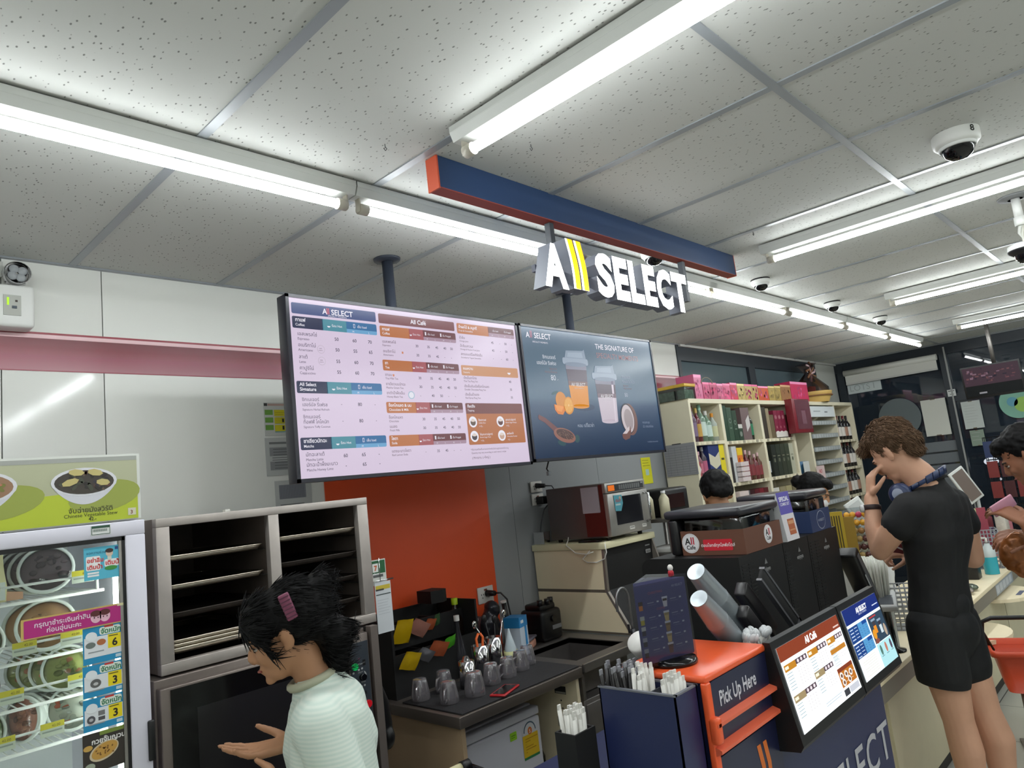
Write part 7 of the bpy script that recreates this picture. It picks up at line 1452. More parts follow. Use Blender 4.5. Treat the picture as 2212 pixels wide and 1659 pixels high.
# yellow price sign with lollipop rack
t = thing('price_board', 'yellow price board with dark stripes beside the lollipops on a white box', 'sign', (3.85, 1.42, RZ), VW)
obj('board', MB().box((-.055, 0, .21), (.035, .012, .50), mat('sign_yellow', (178, 152, 40), .5)).box((.035, .002, .21), (.085, .012, .47), K(150, 120, 40)), t, loc=(0, 0, 0))
q = MB()
for i in range(6): q.box((-.045 + .012 * i, -.001, .28), (-.040 + .012 * i, .0, .48), K(60, 50, 30))
obj('stripes', q, t, loc=(0, 0, 0)); obj('white_box', MB().box((-.13, .013, 0), (.06, .12, .44), K(206, 206, 200), .004), t, loc=(0, 0, 0))
t = thing('candy_rack', 'clear rack packed with gold-wrapped ball lollipops', 'candy rack', (3.98, 1.38, RZ), VW)
obj('rack', MB().box((-.075, -.02, .0), (.075, .10, .02), K(180, 180, 176)).box((-.075, .09, .02), (.075, .1, .5), PLASTIC), t, loc=(0, 0, 0))
LM = [mat('lolly_gold', (150, 108, 60), .25), mat('lolly_brown', (96, 56, 52), .25), mat('lolly_cream', (176, 146, 90), .25)]; LP_ = [mat('lolly_pink', (170, 50, 80), .3), mat('lolly_purple', (90, 50, 100), .3), mat('lolly_yellow', (206, 150, 40), .3)]
protos = {}
k_ = 0
for r_ in range(9):
    for c_ in range(5):
        lx, ly, lz = -.058 + .029 * c_ + (.014 if r_ % 2 else 0), .02 + random.uniform(-.006, .006), .10 + .042 * r_
        M_ = Matrix.Translation((3.98, 1.38, RZ)) @ Matrix.Rotation(VW, 4, 'Z'); P_ = M_ @ Vector((lx, ly, lz)); mm = random.choice(LM if r_ < 7 else LP_)
        if mm.name not in protos:
            o = single('lollipop', MB().ell((0, 0, 0), .0165, mm, 12, 8).cyl((0, 0, -.012), (0, .03, -.03), .002, WL, n=6), 'gold-brown wrapped ball lollipop in the clear rack' if r_ < 7 else 'pink, purple or yellow ball lollipop in the top rows of the clear rack', 'lollipop', 'ball lollipops in the clear rack'); protos[mm.name] = o; o.location = P_
        else: dup(protos[mm.name], P_)
for i in range(3): single('candy_bag', Flesh().build.__self__.mb.ell((3.74 + .05 * i, 1.40, RZ + .46 + .01 * i), (.03, .04, .05), glassmat('candy_wrap', (200, 204, 206), 2.2, .12), 10, 8) if False else MB().ell((3.80 + .05 * i, 1.50, RZ + .485), (.03, .035, .045), mat('wrap_silver', (160, 164, 166), .2, .5), 10, 8), 'small silvery wrapped bundle on the white box by the price board, %s' % ('left', 'middle', 'right')[i], 'packet')
# bundle of white wrapped chopsticks / straws
t = thing('straw_bundle', 'fat bundle of white paper-wrapped straws in a clear holder', 'straws', (3.84, 1.27, CT))
q = MB(); random.seed(9)
for i in range(90):
    a, b = random.random() ** .5 * .062, random.uniform(0, 6.28); q.tube([(a * math.cos(b) * .7, a * math.sin(b) * .7, .18), (a * math.cos(b), a * math.sin(b), .36), (a * math.cos(b) * 1.12, a * math.sin(b) * 1.12, .43 + random.uniform(-.01, .015))], .0062, K(222, 224, 214), 5)
o = obj('straw_packs', q, t, loc=(0, 0, 0)); o['kind'] = 'stuff'
obj('holder', MB().lathe([(.05, 0), (.05, .18), (.056, .24), (.052, .24), (.045, .01), (0, .01)], (0, 0, 0), K(190, 196, 190), 20), t, loc=(0, 0, 0))
# card terminal on black stand
t = thing('card_terminal', 'grey-white card terminal on a round black stand by the young man', 'card terminal', (3.80, 1.235, CT), VW)
obj('stand', MB().lathe([(.055, 0), (.055, .008), (.02, .016), (.016, .20), (.05, .21), (.05, .218), (0, .218)], (0, 0, 0), BLACKG, 24).cyl((-.028, -.01, .012), (-.028, -.01, .12), .010, K(190, 190, 190)), t, loc=(0, 0, 0))
q = MB(); q.X = Matrix.Translation((0, 0, .22)) @ Euler((math.radians(18), 0, 0)).to_matrix().to_4x4(); q.box((-.05, -.08, 0), (.05, .08, .03), K(190, 192, 192), .008).box((-.035, -.06, .03), (.035, .03, .0315), mat('terminal_screen', (88, 92, 98), .2)); obj('terminal', q, t, loc=(0, 0, 0))
t = thing('mesh_basket', 'grey perforated basket on the counter beside the card terminal', 'basket', (4.30, 1.30, CT), VW)
def perf(w_, d_, h_, m, nx, nz):
    q = MB(); 
    for s_ in (-1, 1): 
        for i in range(nx + 1): q.cyl((-w_ / 2 + w_ * i / nx, s_ * d_ / 2, 0), (-w_ / 2 + w_ * i / nx, s_ * d_ / 2, h_), .004, m, n=5)
        for k in range(nz + 1): q.cyl((-w_ / 2, s_ * d_ / 2, h_ * k / nz), (w_ / 2, s_ * d_ / 2, h_ * k / nz), .004, m, n=5)
        for k in range(nz + 1): q.cyl((s_ * w_ / 2, -d_ / 2, h_ * k / nz), (s_ * w_ / 2, d_ / 2, h_ * k / nz), .004, m, n=5)
    q.box((-w_ / 2, -d_ / 2, 0), (w_ / 2, d_ / 2, .006), m); return q
obj('basket', perf(.22, .16, .22, K(150, 152, 154), 9, 9), t, loc=(0, 0, 0))
def monitor(x, y, label, zt=.62, w_=.17, c=(120, 84, 74), tilt=-.5, name='payment_display'):
    t = thing(name, label, 'display', (x, y, CT), VW)
    obj('stand', MB().cyl((0, .03, 0), (0, .03, zt - .25), .014, K(170, 172, 170)).box((-.06, -.03, 0), (.06, .09, .012), K(170, 172, 170)), t, loc=(0, 0, 0))
    q = MB(); q.X = Matrix.Translation((0, 0, zt - .30)) @ Euler((math.radians(-10), math.radians(-24), math.radians(38))).to_matrix().to_4x4(); q.box((-w_ / 2, 0, 0), (w_ / 2, .02, .30), K(206, 208, 204), .006).box((-w_ / 2 + .018, -.002, .02), (w_ / 2 - .018, 0.0, .28), mat('disp_%d' % c[0], c, .3)); obj('panel', q, t, loc=(0, 0, 0)); return t
monitor(5.9, 1.42, 'white-framed payment display with brown back leaning right of the young man', .70)
monitor(7.1, 1.42, 'second white-framed payment display farther along the counter', .74, .16, (106, 92, 84))
monitor(4.75, 1.50, 'white slanted display seen behind the young man\'s forearm', .70, .12, (190, 192, 190))
b_ = Flesh(); b_.ell((4.62, 1.48, CT + .44), (.05, .05, .07)); b_.ell((4.62, 1.48, CT + .52), (.03, .03, .04)); b_.limb([(4.62, 1.48, CT), (4.62, 1.48, CT + .38)], (.06, .055)); o = b_.build('white_bag', mat('white_poly', (220, 222, 222), .3, bump=.4, bscale=20), None, .012, 4, .01, 12); tag(o, 'crumpled white plastic bag behind the young man on the counter', 'bag')
t = thing('candy_stand', 'green-topped white goods stand right behind the young man\'s neck', 'display stand', (6.25, 1.62, CT), VW)
obj('stand', MB().box((-.09, 0, 0), (.09, .10, .62), K(200, 204, 200), .004).box((-.10, -.004, .60), (.10, .0, .665), mat('stand_green', (110, 176, 140), .4)), t, loc=(0, 0, 0))
t = thing('goods_basket', 'grey perforated basket with blue cards on the far counter', 'basket', (6.35, 1.30, CT), VW)
obj('basket', perf(.20, .16, .28, K(140, 142, 146), 9, 10), t, loc=(0, 0, 0)); obj('cards', MB().box((-.08, -.02, .1), (-.01, 0, .42), K(70, 140, 176)).box((.0, -.01, .1), (.06, .01, .44), K(150, 60, 76)), t, 'blue and red cards', loc=(0, 0, 0))
b_ = [('gel_pump', 6.15, 1.215)]
t = thing('gel_bottle', 'pump bottle of clear turquoise hand gel on the counter edge', 'pump bottle', (6.05, 1.215, CT))
obj('body', MB().lathe([(0, 0), (.045, 0), (.045, .13), (.043, .17), (.02, .20), (.018, .215)], (0, 0, 0), mat('gel_plastic', (196, 206, 206), .25), 20), t, loc=(0, 0, 0)); obj('gel', MB().lathe([(.0456, .002), (.0456, .12)], (0, 0, 0), mat('gel_blue', (60, 170, 186), .2), 20), t, 'turquoise gel', loc=(0, 0, 0)); obj('pump', MB().cyl((0, 0, .21), (0, 0, .25), .008, WL).tube([(0, 0, .25), (-.03, .04, .255), (-.05, .07, .25)], .007, WL, 8), t, loc=(0, 0, 0))
single('black_box', _xf(MB().box((-.05, -.05, 0), (.05, .05, .17), BLACK, .004), 5.85, 1.30, CT), 'small black box beside the turquoise gel bottle', 'box')
for i, (x_, y_, c_) in enumerate(((5.2, 1.23, (120, 120, 110)), (5.3, 1.22, (150, 140, 130)), (5.42, 1.22, (96, 104, 90)))): single('foil_packet', _xf(MB().ell((0, 0, .02), (.07, .035, .018), mat('foil_%d' % i, c_, .25, .5), 12, 6), x_, y_, CT, .5), 'shiny foil snack packet at the counter edge beside the young man, %s' % ('left', 'middle', 'right')[i], 'snack packet')
random.seed(21)
pals = [(60, 150, 180), (176, 50, 60), (206, 200, 190), (90, 60, 110), (120, 120, 116), (190, 120, 130), (210, 206, 150), (110, 40, 50)]
for i in range(16):
    x_ = 6.45 + .095 * i; y_ = random.uniform(1.3, 1.62); c_ = pals[i % 8]; h_ = random.uniform(.08, .34)
    single('counter_goods', _xf(MB().box((-.05, -.04, 0), (.05, .04, h_), mat('goods_%d_%d_%d' % c_, c_, .4, var=.15, vscale=30), .01), x_, y_, CT, random.uniform(-1, 1)), ['blue', 'red', 'white', 'purple', 'grey', 'pink', 'pale yellow', 'dark red'][i % 8] + (' small packet among the goods on the far counter, nearer one' if i < 8 else ' small packet among the goods on the far counter, farther one'), 'goods', 'small goods on the far counter')
# magazines below, wire rack with blue bags and background rack
t = thing('wire_rack', 'wire rack with pale and blue packets standing at the counter end', 'rack', (7.4, 1.03, 0), 0)
obj('rack', perf(.5, .12, .85, K(150, 152, 150), 8, 6), t, loc=(0, 0, .0))
for i in range(6): single('hanging_packet', MB().box((7.18 + .08 * i, 1.0, .10), (7.25 + .08 * i, 1.03, .36), K(60, 110, 160) if i % 2 else K(150, 180, 190)), 'blue or pale packet hanging low on the wire rack, %s' % ('first', 'second', 'third', 'fourth', 'fifth', 'sixth')[i], 'packet', 'packets on the wire rack')
for i in range(5): single('hanging_packet', MB().box((7.18 + .09 * i, 1.0, .42), (7.255 + .09 * i, 1.03, .72), K(176, 178, 160) if i % 2 else K(196, 196, 184)), 'pale tall packet in the upper part of the wire rack, %s' % ('first', 'second', 'third', 'fourth', 'fifth')[i], 'packet', 'pale packets on the wire rack')
t = thing('peg_rack', 'black wire rack with red packets near the storefront window', 'rack', (8.5, 1.25, 0), math.radians(90))
obj('rack', perf(.6, .08, 1.65, BLACK, 10, 22), t, loc=(0, 0, 0))
for r_ in range(3):
    for i in range(5): single('red_packet', MB().box((8.42, 1.02 + .11 * i, 1.05 + .2 * r_), (8.45, 1.11 + .11 * i, 1.21 + .2 * r_), K(*random.choice([(110, 34, 36), (124, 44, 42), (70, 26, 30)])) if r_ < 2 else K(*random.choice([(70, 84, 110), (40, 54, 92), (110, 118, 124)]))), ('red packet on the black wire rack near the window, ' if r_ < 2 else 'bluish packet on top rows of the black wire rack, ') + ('lower' if r_ == 0 else 'upper') + ' row, ' + ('first', 'second', 'third', 'fourth', 'fifth')[i], 'packet', 'packets on the black wire rack')
t = thing('scooter', 'dark motor scooter with lit headlamp outside the storefront glass', 'scooter', (9.9, 1.75, 0), 0)
b_ = Flesh(); b_.limb([(9.9, 1.75, .3), (9.9, 1.75, .9), (9.9, 1.75, 1.30)], (.12, .10, .12)); b_.limb([(9.9, 1.5, 1.35), (9.9, 2.0, 1.35)], (.02, .02)); b_.build('body', mat('scooter_black', (14, 14, 16), .25), t, .02, 3)
obj('wheel', MB().cyl((9.86, 1.75, .28), (9.94, 1.75, .28), .28, BLACKM, n=28), t); obj('headlamp', MB().ell((9.78, 1.75, 1.37), (.03, .075, .045), lit((236, 244, 255), 3.0)), t, 'lit headlamp'); obj('indicator', MB().ell((9.8, 1.70, 1.16), .015, lit((236, 244, 255), 2.0)).ell((9.8, 1.62, 1.06), .015, lit((236, 244, 255), 2.0)), t)
# red shopping basket with black handle at the right edge
t = thing('shopping_basket', 'orange-red shopping basket with black handle at the right edge', 'basket', (4.78, .83, 0), VW)
def ringp(w_, d_, z_, r_=.04):
    P = []
    for cx, cy, a0 in ((-w_, -d_, 180), (w_, -d_, 270), (w_, d_, 0), (-w_, d_, 90)):
        ox, oy = cx + (r_ if cx < 0 else -r_), cy + (r_ if cy < 0 else -r_)
        for i in range(5): a = math.radians(a0 + 22.5 * i); P.append((ox + r_ * math.cos(a), oy + r_ * math.sin(a), z_))
    return P
RB = mat('basket_red', (206, 74, 42), .35); vs = ringp(.17, .12, .31) + ringp(.21, .15, .53) + ringp(.225, .165, .53) + ringp(.225, .165, .50) + ringp(.205, .145, .50); n = 20
q = MB(); q.add(vs, [(k * n + i, k * n + (i + 1) % n, (k + 1) * n + (i + 1) % n, (k + 1) * n + i) for k in range(4) for i in range(n)], RB, True); q.add(vs[:n], [tuple(range(n))], RB)
obj('tub', q, t, loc=(0, 0, 0)); obj('handle', MB().tube([(-.20, 0, .50), (-.235, 0, .60), (-.225, 0, .655), (-.18, 0, .675), (.18, 0, .675), (.225, 0, .655), (.235, 0, .60), (.20, 0, .50)], .012, BLACK, 8), t, loc=(0, 0, 0))
obj('stand', MB().cyl((-.1, 0, 0), (-.1, 0, .31), .012, STEELD).cyl((.1, 0, 0), (.1, 0, .31), .012, STEELD).box((-.15, -.1, 0), (.15, .1, .01), STEELD), t, loc=(0, 0, 0))
single('snack_pack', _xf(MB().box((-.07, -.05, 0), (.07, .05, .09), K(206, 176, 40), .015), 4.78, .83, .33, .4), 'yellow and purple snack pack lying in the red shopping basket', 'snack packet')

# =================================================================== PEOPLE
def frame(P0):
    n = Vector((P0[0], P0[1], 0)).normalized(); a = math.atan2(-n.x, n.y)
    return Matrix.Translation((P0[0], P0[1], 0)) @ Matrix.Rotation(a, 4, 'Z'), a
def head_frame(M, c, f, tilt=0.0):
    f = Vector(f).normalized(); u = Vector((0, 0, 1)); r = f.cross(u).normalized(); u = r.cross(f)
    R = Matrix((r, f, u)).transposed().to_4x4()
    return M @ Matrix.Translation(c) @ R @ Matrix.Rotation(tilt, 4, 'Y')
def head_shape(b, H, s=1.0, ear=True, nose=1.0):
    o = b.M; b.M = H
    S = lambda *v: tuple(q * s for q in v)
    b.ell(S(0, -.012, .030), S(.074, .094, .082)); b.ell(S(0, .030, -.020), S(.062, .066, .078)); b.ell(S(0, .048, -.070), S(.040, .044, .036)); b.ell(S(0, .084, -.092), S(.018, .014, .014))
    b.ell(S(0, .082, .018), S(.045, .014, .012)); b.ell(S(-.030, .072, -.030), S(.022, .018, .020)); b.ell(S(.030, .072, -.030), S(.022, .018, .020))
    b.limb([S(0, .092, .006), S(0, .107 * nose, -.022), S(0, .104, -.032)], [.008 * s, .011 * s, .010 * s]); b.ell(S(-.012, .098, -.034), S(.008, .009, .007)); b.ell(S(.012, .098, -.034), S(.008, .009, .007))
    b.ell(S(0, .092, -.058), S(.022, .010, .006)); b.ell(S(0, .090, -.067), S(.018, .010, .006))
    if ear:
        for q in (-1, 1): b.ell(S(q * .078, -.005, -.008), S(.008, .019, .031), (0, 0, q * .35)); b.ell(S(q * .074, .004, -.030), S(.008, .010, .012))
    b.M = o
def face_bits(H, parent, s=1.0, look=0, mouth=True):
    def G(m2, nm, lb=None): m2.X = None; obj(nm, m2, parent, lb)
    EW = mat('eye_white', (176, 164, 154), .4); EI = mat('iris', (50, 36, 28), .2); LIP = mat('lips', (150, 84, 74), .5); BRW = mat('brow_hair', (40, 28, 22), .8)
    for q in (-1, 1):
        m2 = MB(); m2.X = H; m2.ell((q * .030 * s, .079 * s, -.004 * s), (.012 * s, .0085 * s, .0055 * s), EW, 12, 8); m2.ell((q * .030 * s, .0862 * s, -.006 * s), (.0055 * s, .003 * s, .0045 * s), EI, 10, 6); G(m2, 'eye')
        m2 = MB(); m2.X = H; m2.tube([(q * .014 * s, .096 * s, .014 * s), (q * .030 * s, .092 * s, .019 * s), (q * .047 * s, .078 * s, .014 * s)], .0032 * s, BRW, 6); G(m2, 'eyebrow')
        m2 = MB(); m2.X = H; m2.tube([(q * .018 * s, .090 * s, .000), (q * .030 * s, .0905 * s, .004 * s), (q * .043 * s, .082 * s, -.001 * s)], .0018 * s, BRW, 5); G(m2, 'eyelid')
    if mouth: m2 = MB(); m2.X = H; m2.tube([(-.020 * s, .094 * s, -.061 * s), (-.006 * s, .102 * s, -.060 * s), (0, .1015 * s, -.061 * s), (.006 * s, .102 * s, -.060 * s), (.020 * s, .094 * s, -.061 * s)], .0035 * s, LIP, 6); G(m2, 'mouth')
def hand(b, w, d, up, curl=.3, s=1.0, thumb=1, spread=.10, curls=None):
    """palm from wrist w pointing along d; up = back of the hand direction; five separate fingers"""
    w = Vector(w); d = Vector(d).normalized(); up = Vector(up); up = (up - d * up.dot(d)).normalized(); sd = d.cross(up) * thumb
    for k in range(4):
        o = (k - 1.5) * .0185 * s; b.limb([w + d * .012 * s + sd * o * .7, w + d * .085 * s + sd * o], [.0135 * s, .0115 * s], 10)
    L = (.040, .046, .043, .034)
    for k in range(4):
        o = (1.5 - k) * .0195 * s; cu = (curls[k] if curls else curl); p = w + d * .086 * s + sd * o; a = 0.0; pts = [p]; dd = (d + sd * (1.5 - k) * spread).normalized()
        for j, f_ in enumerate((1.0, .68, .55)):
            a += cu; v = dd * math.cos(a) - up * math.sin(a); p = p + v * L[k] * f_ * s; pts.append(p)
        b.limb(pts, [.0092 * s, .0085 * s, .0078 * s, .0066 * s], 10)
    t0 = w + d * .022 * s + sd * .034 * s; v = (d * .62 + sd * .72 - up * .25).normalized(); t1 = t0 + v * .038 * s; v2 = (d * .85 + sd * .35 - up * .4).normalized()
    b.limb([t0, t1, t1 + v2 * .030 * s, t1 + v2 * .052 * s], [.014 * s, .0115 * s, .0098 * s, .0078 * s], 10)
SK1 = mat('skin_fair', (206, 158, 130), .55, var=.05, vscale=12); SK2 = mat('skin_tan', (178, 130, 96), .55, var=.05, vscale=12); SK3 = mat('skin_brown', (150, 100, 74), .55, var=.05, vscale=12)
TEE = mat('black_tee', (13, 13, 15), .8, bump=.2, bscale=60); SHO = mat('black_shorts', (11, 12, 15), .75, bump=.2, bscale=40)

# ---- young man in black
M, A0 = frame((3.5, .96))
man = thing('person', 'young man in black t-shirt and shorts with navy headphones, hand raised to his forehead', 'person', (3.5, .96, 0), A0)
b = Flesh(); b.M = M
Hm = head_frame(M, (-.022, .0, 1.650), (-.78, .34, -.62)); HS = 1.06
head_shape(b, Hm, HS)
b.limb([(.0, .0, 1.60), (.055, .0, 1.535), (.085, .0, 1.47)], (.062, .066, .074), 18)
b.limb([(.085, .0, 1.43), (.08, .0, 1.30), (.055, .0, 1.10), (.035, .0, .95)], (.07, .085, .08, .09)); b.limb([(.03, -.09, 1.41), (.15, .09, 1.41)], (.05, .05))
b.limb([(-.005, -.135, 1.40), (-.07, -.14, 1.335), (-.148, -.075, 1.232)], (.052, .056, .043)); b.limb([(-.148, -.075, 1.232), (-.155, -.05, 1.32), (-.150, -.02, 1.455)], (.042, .043, .029))
hand(b, (-.150, -.018, 1.462), (.16, .05, 1), (-.9, -.35, .2), s=1.02, thumb=1, curls=(.45, .55, .6, .7))
b.limb([(.165, .13, 1.40), (.195, .15, 1.28), (.205, .17, 1.145)], (.058, .052, .043)); b.limb([(.205, .17, 1.145), (.08, .22, 1.16), (-.03, .17, 1.185)], (.043, .038, .028)); hand(b, (-.035, .168, 1.187), (-1, -.25, .10), (0, -.6, .8), curl=1.05, thumb=-1, spread=.0)
b.limb([(.00, -.055, .92), (.01, -.05, .72), (.025, -.04, .52)], (.088, .084, .060), 18); b.limb([(.025, -.04, .52), (.035, -.045, .40), (.035, -.035, .27), (.03, -.03, .10)], (.060, .064, .050, .034), 18)
b.limb([(.075, .07, .92), (.095, .07, .72), (.130, .06, .53)], (.088, .084, .060), 18); b.limb([(.130, .06, .53), (.155, .06, .42), (.150, .07, .28), (.13, .08, .10)], (.060, .064, .050, .034), 18)
for (x, y) in ((.03, -.03), (.13, .08)): b.limb([(x, y, .09), (x - .05, y + .03, .045), (x - .12, y + .06, .03)], (.035, .034, .026))
b.build('body', SK1, man, .0055, 4)
b = Flesh(); b.M = M
b.limb([(.088, .0, 1.475), (.09, .0, 1.40)], (.070, .105), 20); b.limb([(-.005, -.13, 1.405), (.165, .125, 1.395)], (.072, .070), 18)
b.limb([(.088, 0, 1.50), (.088, 0, 1.44), (.088, 0, 1.38)], (.064, .088, .11), 20)
for q_ in (-1, 0, 1): b.limb([(.088 + .034 * q_, .056 * q_, 1.39), (.078 + .034 * q_, .056 * q_, 1.28), (.057 + .024 * q_, .042 * q_, 1.15), (.047 + .022 * q_, .038 * q_, 1.06), (.04 + .024 * q_, .04 * q_, .97)], (.100, .108, .094, .094, .102), 18)
b.limb([(-.005, -.135, 1.405), (-.055, -.135, 1.345)], (.070, .072), 18); b.limb([(.165, .13, 1.39), (.195, .145, 1.30)], (.068, .064), 18)
tee = b.build('t_shirt', TEE, man, .0065, 6, cut=[((.092, 0, 1.510), (.10, 0, 1)), ((-.075, -.135, 1.318), (-.72, -.05, -.85))] if False else [((.092, 0, 1.512), (-.05, 0, 1))])
m2 = MB(); m2.X = M; m2.tube([(.088 + .068 * math.cos(a * PI / 12), .068 * math.sin(a * PI / 12), 1.512 + .012 * math.cos(a * PI / 12)) for a in range(24)], .006, TEE, 7, True); obj('neckline', m2, tee)
b = Flesh(); b.M = M
b.ell((.037, .0, .99), (.118, .118, .09)); b.ell((.035, .0, .90), (.128, .135, .11)); b.limb([(.0, -.06, .90), (.0, -.055, .70)], (.108, .104), 20); b.limb([(.075, .07, .90), (.09, .07, .72)], (.106, .102), 20); b.ell((.045, 0, .84), (.10, .12, .10)); b.ell((.10, .0, .88), (.07, .09, .09))
b.build('shorts', SHO, man, .0065, 5, cut=[((0, 0, .672), (-.15, 0, -1))])
b = Flesh(); b.M = Hm
S = HS
for c, r in (((0, -.030, .050), (.086, .094, .082)), ((0, .030, .092), (.066, .058, .036)), ((0, -.085, .01), (.068, .035, .060)), ((-.066, -.045, .026), (.016, .038, .036)), ((.066, -.045, .026), (.016, .038, .036)), ((0, -.070, -.030), (.056, .032, .045)), ((0, .070, .088), (.052, .036, .026)), ((.02, .088, .078), (.026, .022, .016)), ((-.03, .085, .080), (.022, .020, .016)), ((0, -.02, .105), (.06, .07, .04))): b.ell(tuple(q * S for q in c), tuple(q * S for q in r))
HB = mat('brown_hair', (98, 76, 58), .75, var=.35, vscale=70, spec=.2)
hair = b.build('hair', HB, man, .006, 2, .006, 34, label='short wavy brown hair')
def strands(hair, par, n, L0, L1, flow, m, nm='hair_strands', lift=.007, rad=.0018):
    m2 = MB(); me = hair.data; W2 = LOCAL[par.name]
    for i in random.sample(range(len(me.vertices)), min(n, len(me.vertices))):
        v = me.vertices[i]; p = W2 @ v.co; n3 = W2.to_3x3() @ v.normal; t3 = flow(p) + Vector((random.uniform(-.15, .15), random.uniform(-.15, .15), random.uniform(-.15, .15))); t3 = t3 - n3 * t3.dot(n3)
        if t3.length < .05: continue
        t3.normalize(); L = random.uniform(L0, L1); m2.tube([p - n3 * .002, p + n3 * lift * .7 + t3 * L * .45, p + n3 * lift * .6 + t3 * L], rad, m, 4, rs=[rad, rad, rad * .3])
    o = obj(nm, m2, par); o['kind'] = 'stuff'
# strands standing off the hair surface
random.seed(2); cH = Hm @ Vector((0, .02, .12)); strands(hair, man, 2600, .015, .034, lambda p: (p - cH).normalized() * 1.0 + (Hm.to_3x3() @ Vector((0, .15, -.3))), HB)
face_bits(Hm, man, HS)
HPN = mat('headphone_navy', (34, 48, 84), .4)
arc = []
for i in range(15):
    a = math.radians(-150 + 240 * i / 14); arc.append((.062 + .092 * math.cos(a), .092 * math.sin(a), 1.510 + .045 * math.cos(a)))
hs = thing('headphones', 'navy headphones hanging around the neck of the young man', 'headphones', tuple(M @ Vector((.06, 0, 1.46))), A0)
q = MB(); q.X = M
for k in range(len(arc) - 1):
    a_, b2 = Vector(arc[k]), Vector(arc[k + 1]); wdt = .016 if 3 < k < 11 else .010
    d_ = (b2 - a_).normalized(); o_ = (a_ - Vector((.062, 0, 1.51))); o_.z = 0; o_.normalize(); u_ = Vector((0, 0, 1))
    q.add([a_ + u_ * wdt, a_ - u_ * wdt, b2 - u_ * wdt, b2 + u_ * wdt, a_ + u_ * wdt + o_ * .010, a_ - u_ * wdt + o_ * .010, b2 - u_ * wdt + o_ * .010, b2 + u_ * wdt + o_ * .010], [(0, 1, 2, 3), (7, 6, 5, 4), (0, 3, 7, 4), (1, 5, 6, 2)], HPN, True)
obj('headband', q, hs)
for (c, ax) in (((-.030, -.090, 1.468), (-.45, -.95, .1)), ((-.022, .085, 1.450), (-.5, .9, .15))):
    q = MB(); q.X = M; q.lathe([(0, .024), (.034, .024), (.046, .012), (.048, -.004), (.040, -.016), (0, -.016)], c, HPN, 28, ax); e_ = obj('ear_cup', q, hs)
    q = MB(); q.X = M; c2 = tuple(c[i] + ax[i] * .0 for i in range(3)); q.lathe([(.026, .0235), (.022, .0245), (0, .0245)], c2, K(150, 158, 176, .3), 20, ax); obj('ear_cup_plate', q, e_)
t = thing('wrist_watch', 'dark wrist band with silver watch case on the raised wrist of the young man', 'watch', tuple(M @ Vector((-.152, -.03, 1.42))), A0)
q = MB(); q.X = M; q.lathe([(.036, -.011), (.0385, -.008), (.0385, .008), (.036, .011)], (-.152, -.030, 1.415), mat('strap_dark', (44, 26, 26), .6), 24, (.03, .2, 1)); obj('strap', q, t)
q = MB(); q.X = M; q.lathe([(0, .009), (.016, .009), (.018, .0), (.018, -.004)], (-.190, -.040, 1.415), K(196, 196, 196, .2), 20, (-1, -.25, 0)); obj('case', q, t, 'silver case')
t = thing('wallet', 'small dark red and white pack held in the lower hand of the young man', 'wallet', tuple(M @ Vector((-.10, .15, 1.2))), A0)
q = MB(); q.X = M @ Matrix.Translation((-.10, .14, 1.215)) @ Matrix.Rotation(.5, 4, 'Y'); q.box((-.045, -.008, -.03), (.045, .004, .03), K(110, 36, 44), .003).box((-.03, -.0095, .005), (.045, -.008, .012), K(206, 200, 200)); obj('pack', q, t)
for (x, y) in ((.03, -.03), (.13, .08)):
    b = Flesh(); b.M = M; b.limb([(x + .01, y, .055), (x - .05, y + .03, .045), (x - .13, y + .065, .034)], (.044, .042, .034)); b.ell((x - .05, y + .03, .018), (.095, .05, .018), (0, 0, -.45)); b.build('shoe', mat('shoe_black', (24, 24, 26), .5), man, .007, 4, cut=[((0, 0, .003), (0, 0, -1))])

# ---- woman at the oven
M, A0 = frame((.937, 1.76)); wo_ = thing('person', 'woman with black tied hair and pale mint shirt, open hand held out by the oven', 'person', (.937, 1.76, 0), A0)
Hw = head_frame(M, (.002, .0, 1.386), (-.95, .12, -.34)); b = Flesh(); b.M = M
head_shape(b, Hw, .98)
b.limb([(.028, 0, 1.34), (.052, 0, 1.29), (.075, 0, 1.23)], (.050, .048, .058), 16); b.limb([(.085, 0, 1.15), (.095, 0, 1.0), (.09, 0, .85)], (.075, .085, .09)); b.limb([(.06, -.10, 1.175), (.08, .10, 1.175)], (.045, .045))
b.limb([(.065, -.15, 1.175), (.10, -.19, 1.05), (.115, -.19, .93)], (.050, .045, .037)); b.limb([(.115, -.19, .93), (.03, -.15, .985), (-.035, -.12, 1.035)], (.037, .034, .024)); hand(b, (-.038, -.118, 1.038), (-1, .25, .28), (.2, -.9, .45), curl=.38, s=.92, thumb=1)
b.limb([(.085, .155, 1.18), (.08, .18, 1.05), (.07, .17, .96)], (.050, .045, .037)); b.limb([(.07, .17, .96), (.03, .10, 1.03), (.008, .04, 1.103)], (.037, .034, .025)); hand(b, (.005, .035, 1.106), (-1, -.05, -.02), (.1, .15, -1), s=.98, thumb=-1, spread=.16, curls=(.10, .16, .2, .28))
b.limb([(.09, -.06, .86), (.09, -.06, .47), (.09, -.06, .08)], (.08, .055, .035)); b.limb([(.09, .07, .86), (.05, .07, .47), (.08, .07, .08)], (.08, .055, .035)); b.limb([(.09, -.06, .07), (-.03, -.05, .03)], (.035, .025)); b.limb([(.08, .07, .07), (-.04, .07, .03)], (.035, .025))
b.build('body', SK2, wo_, .0055, 4)
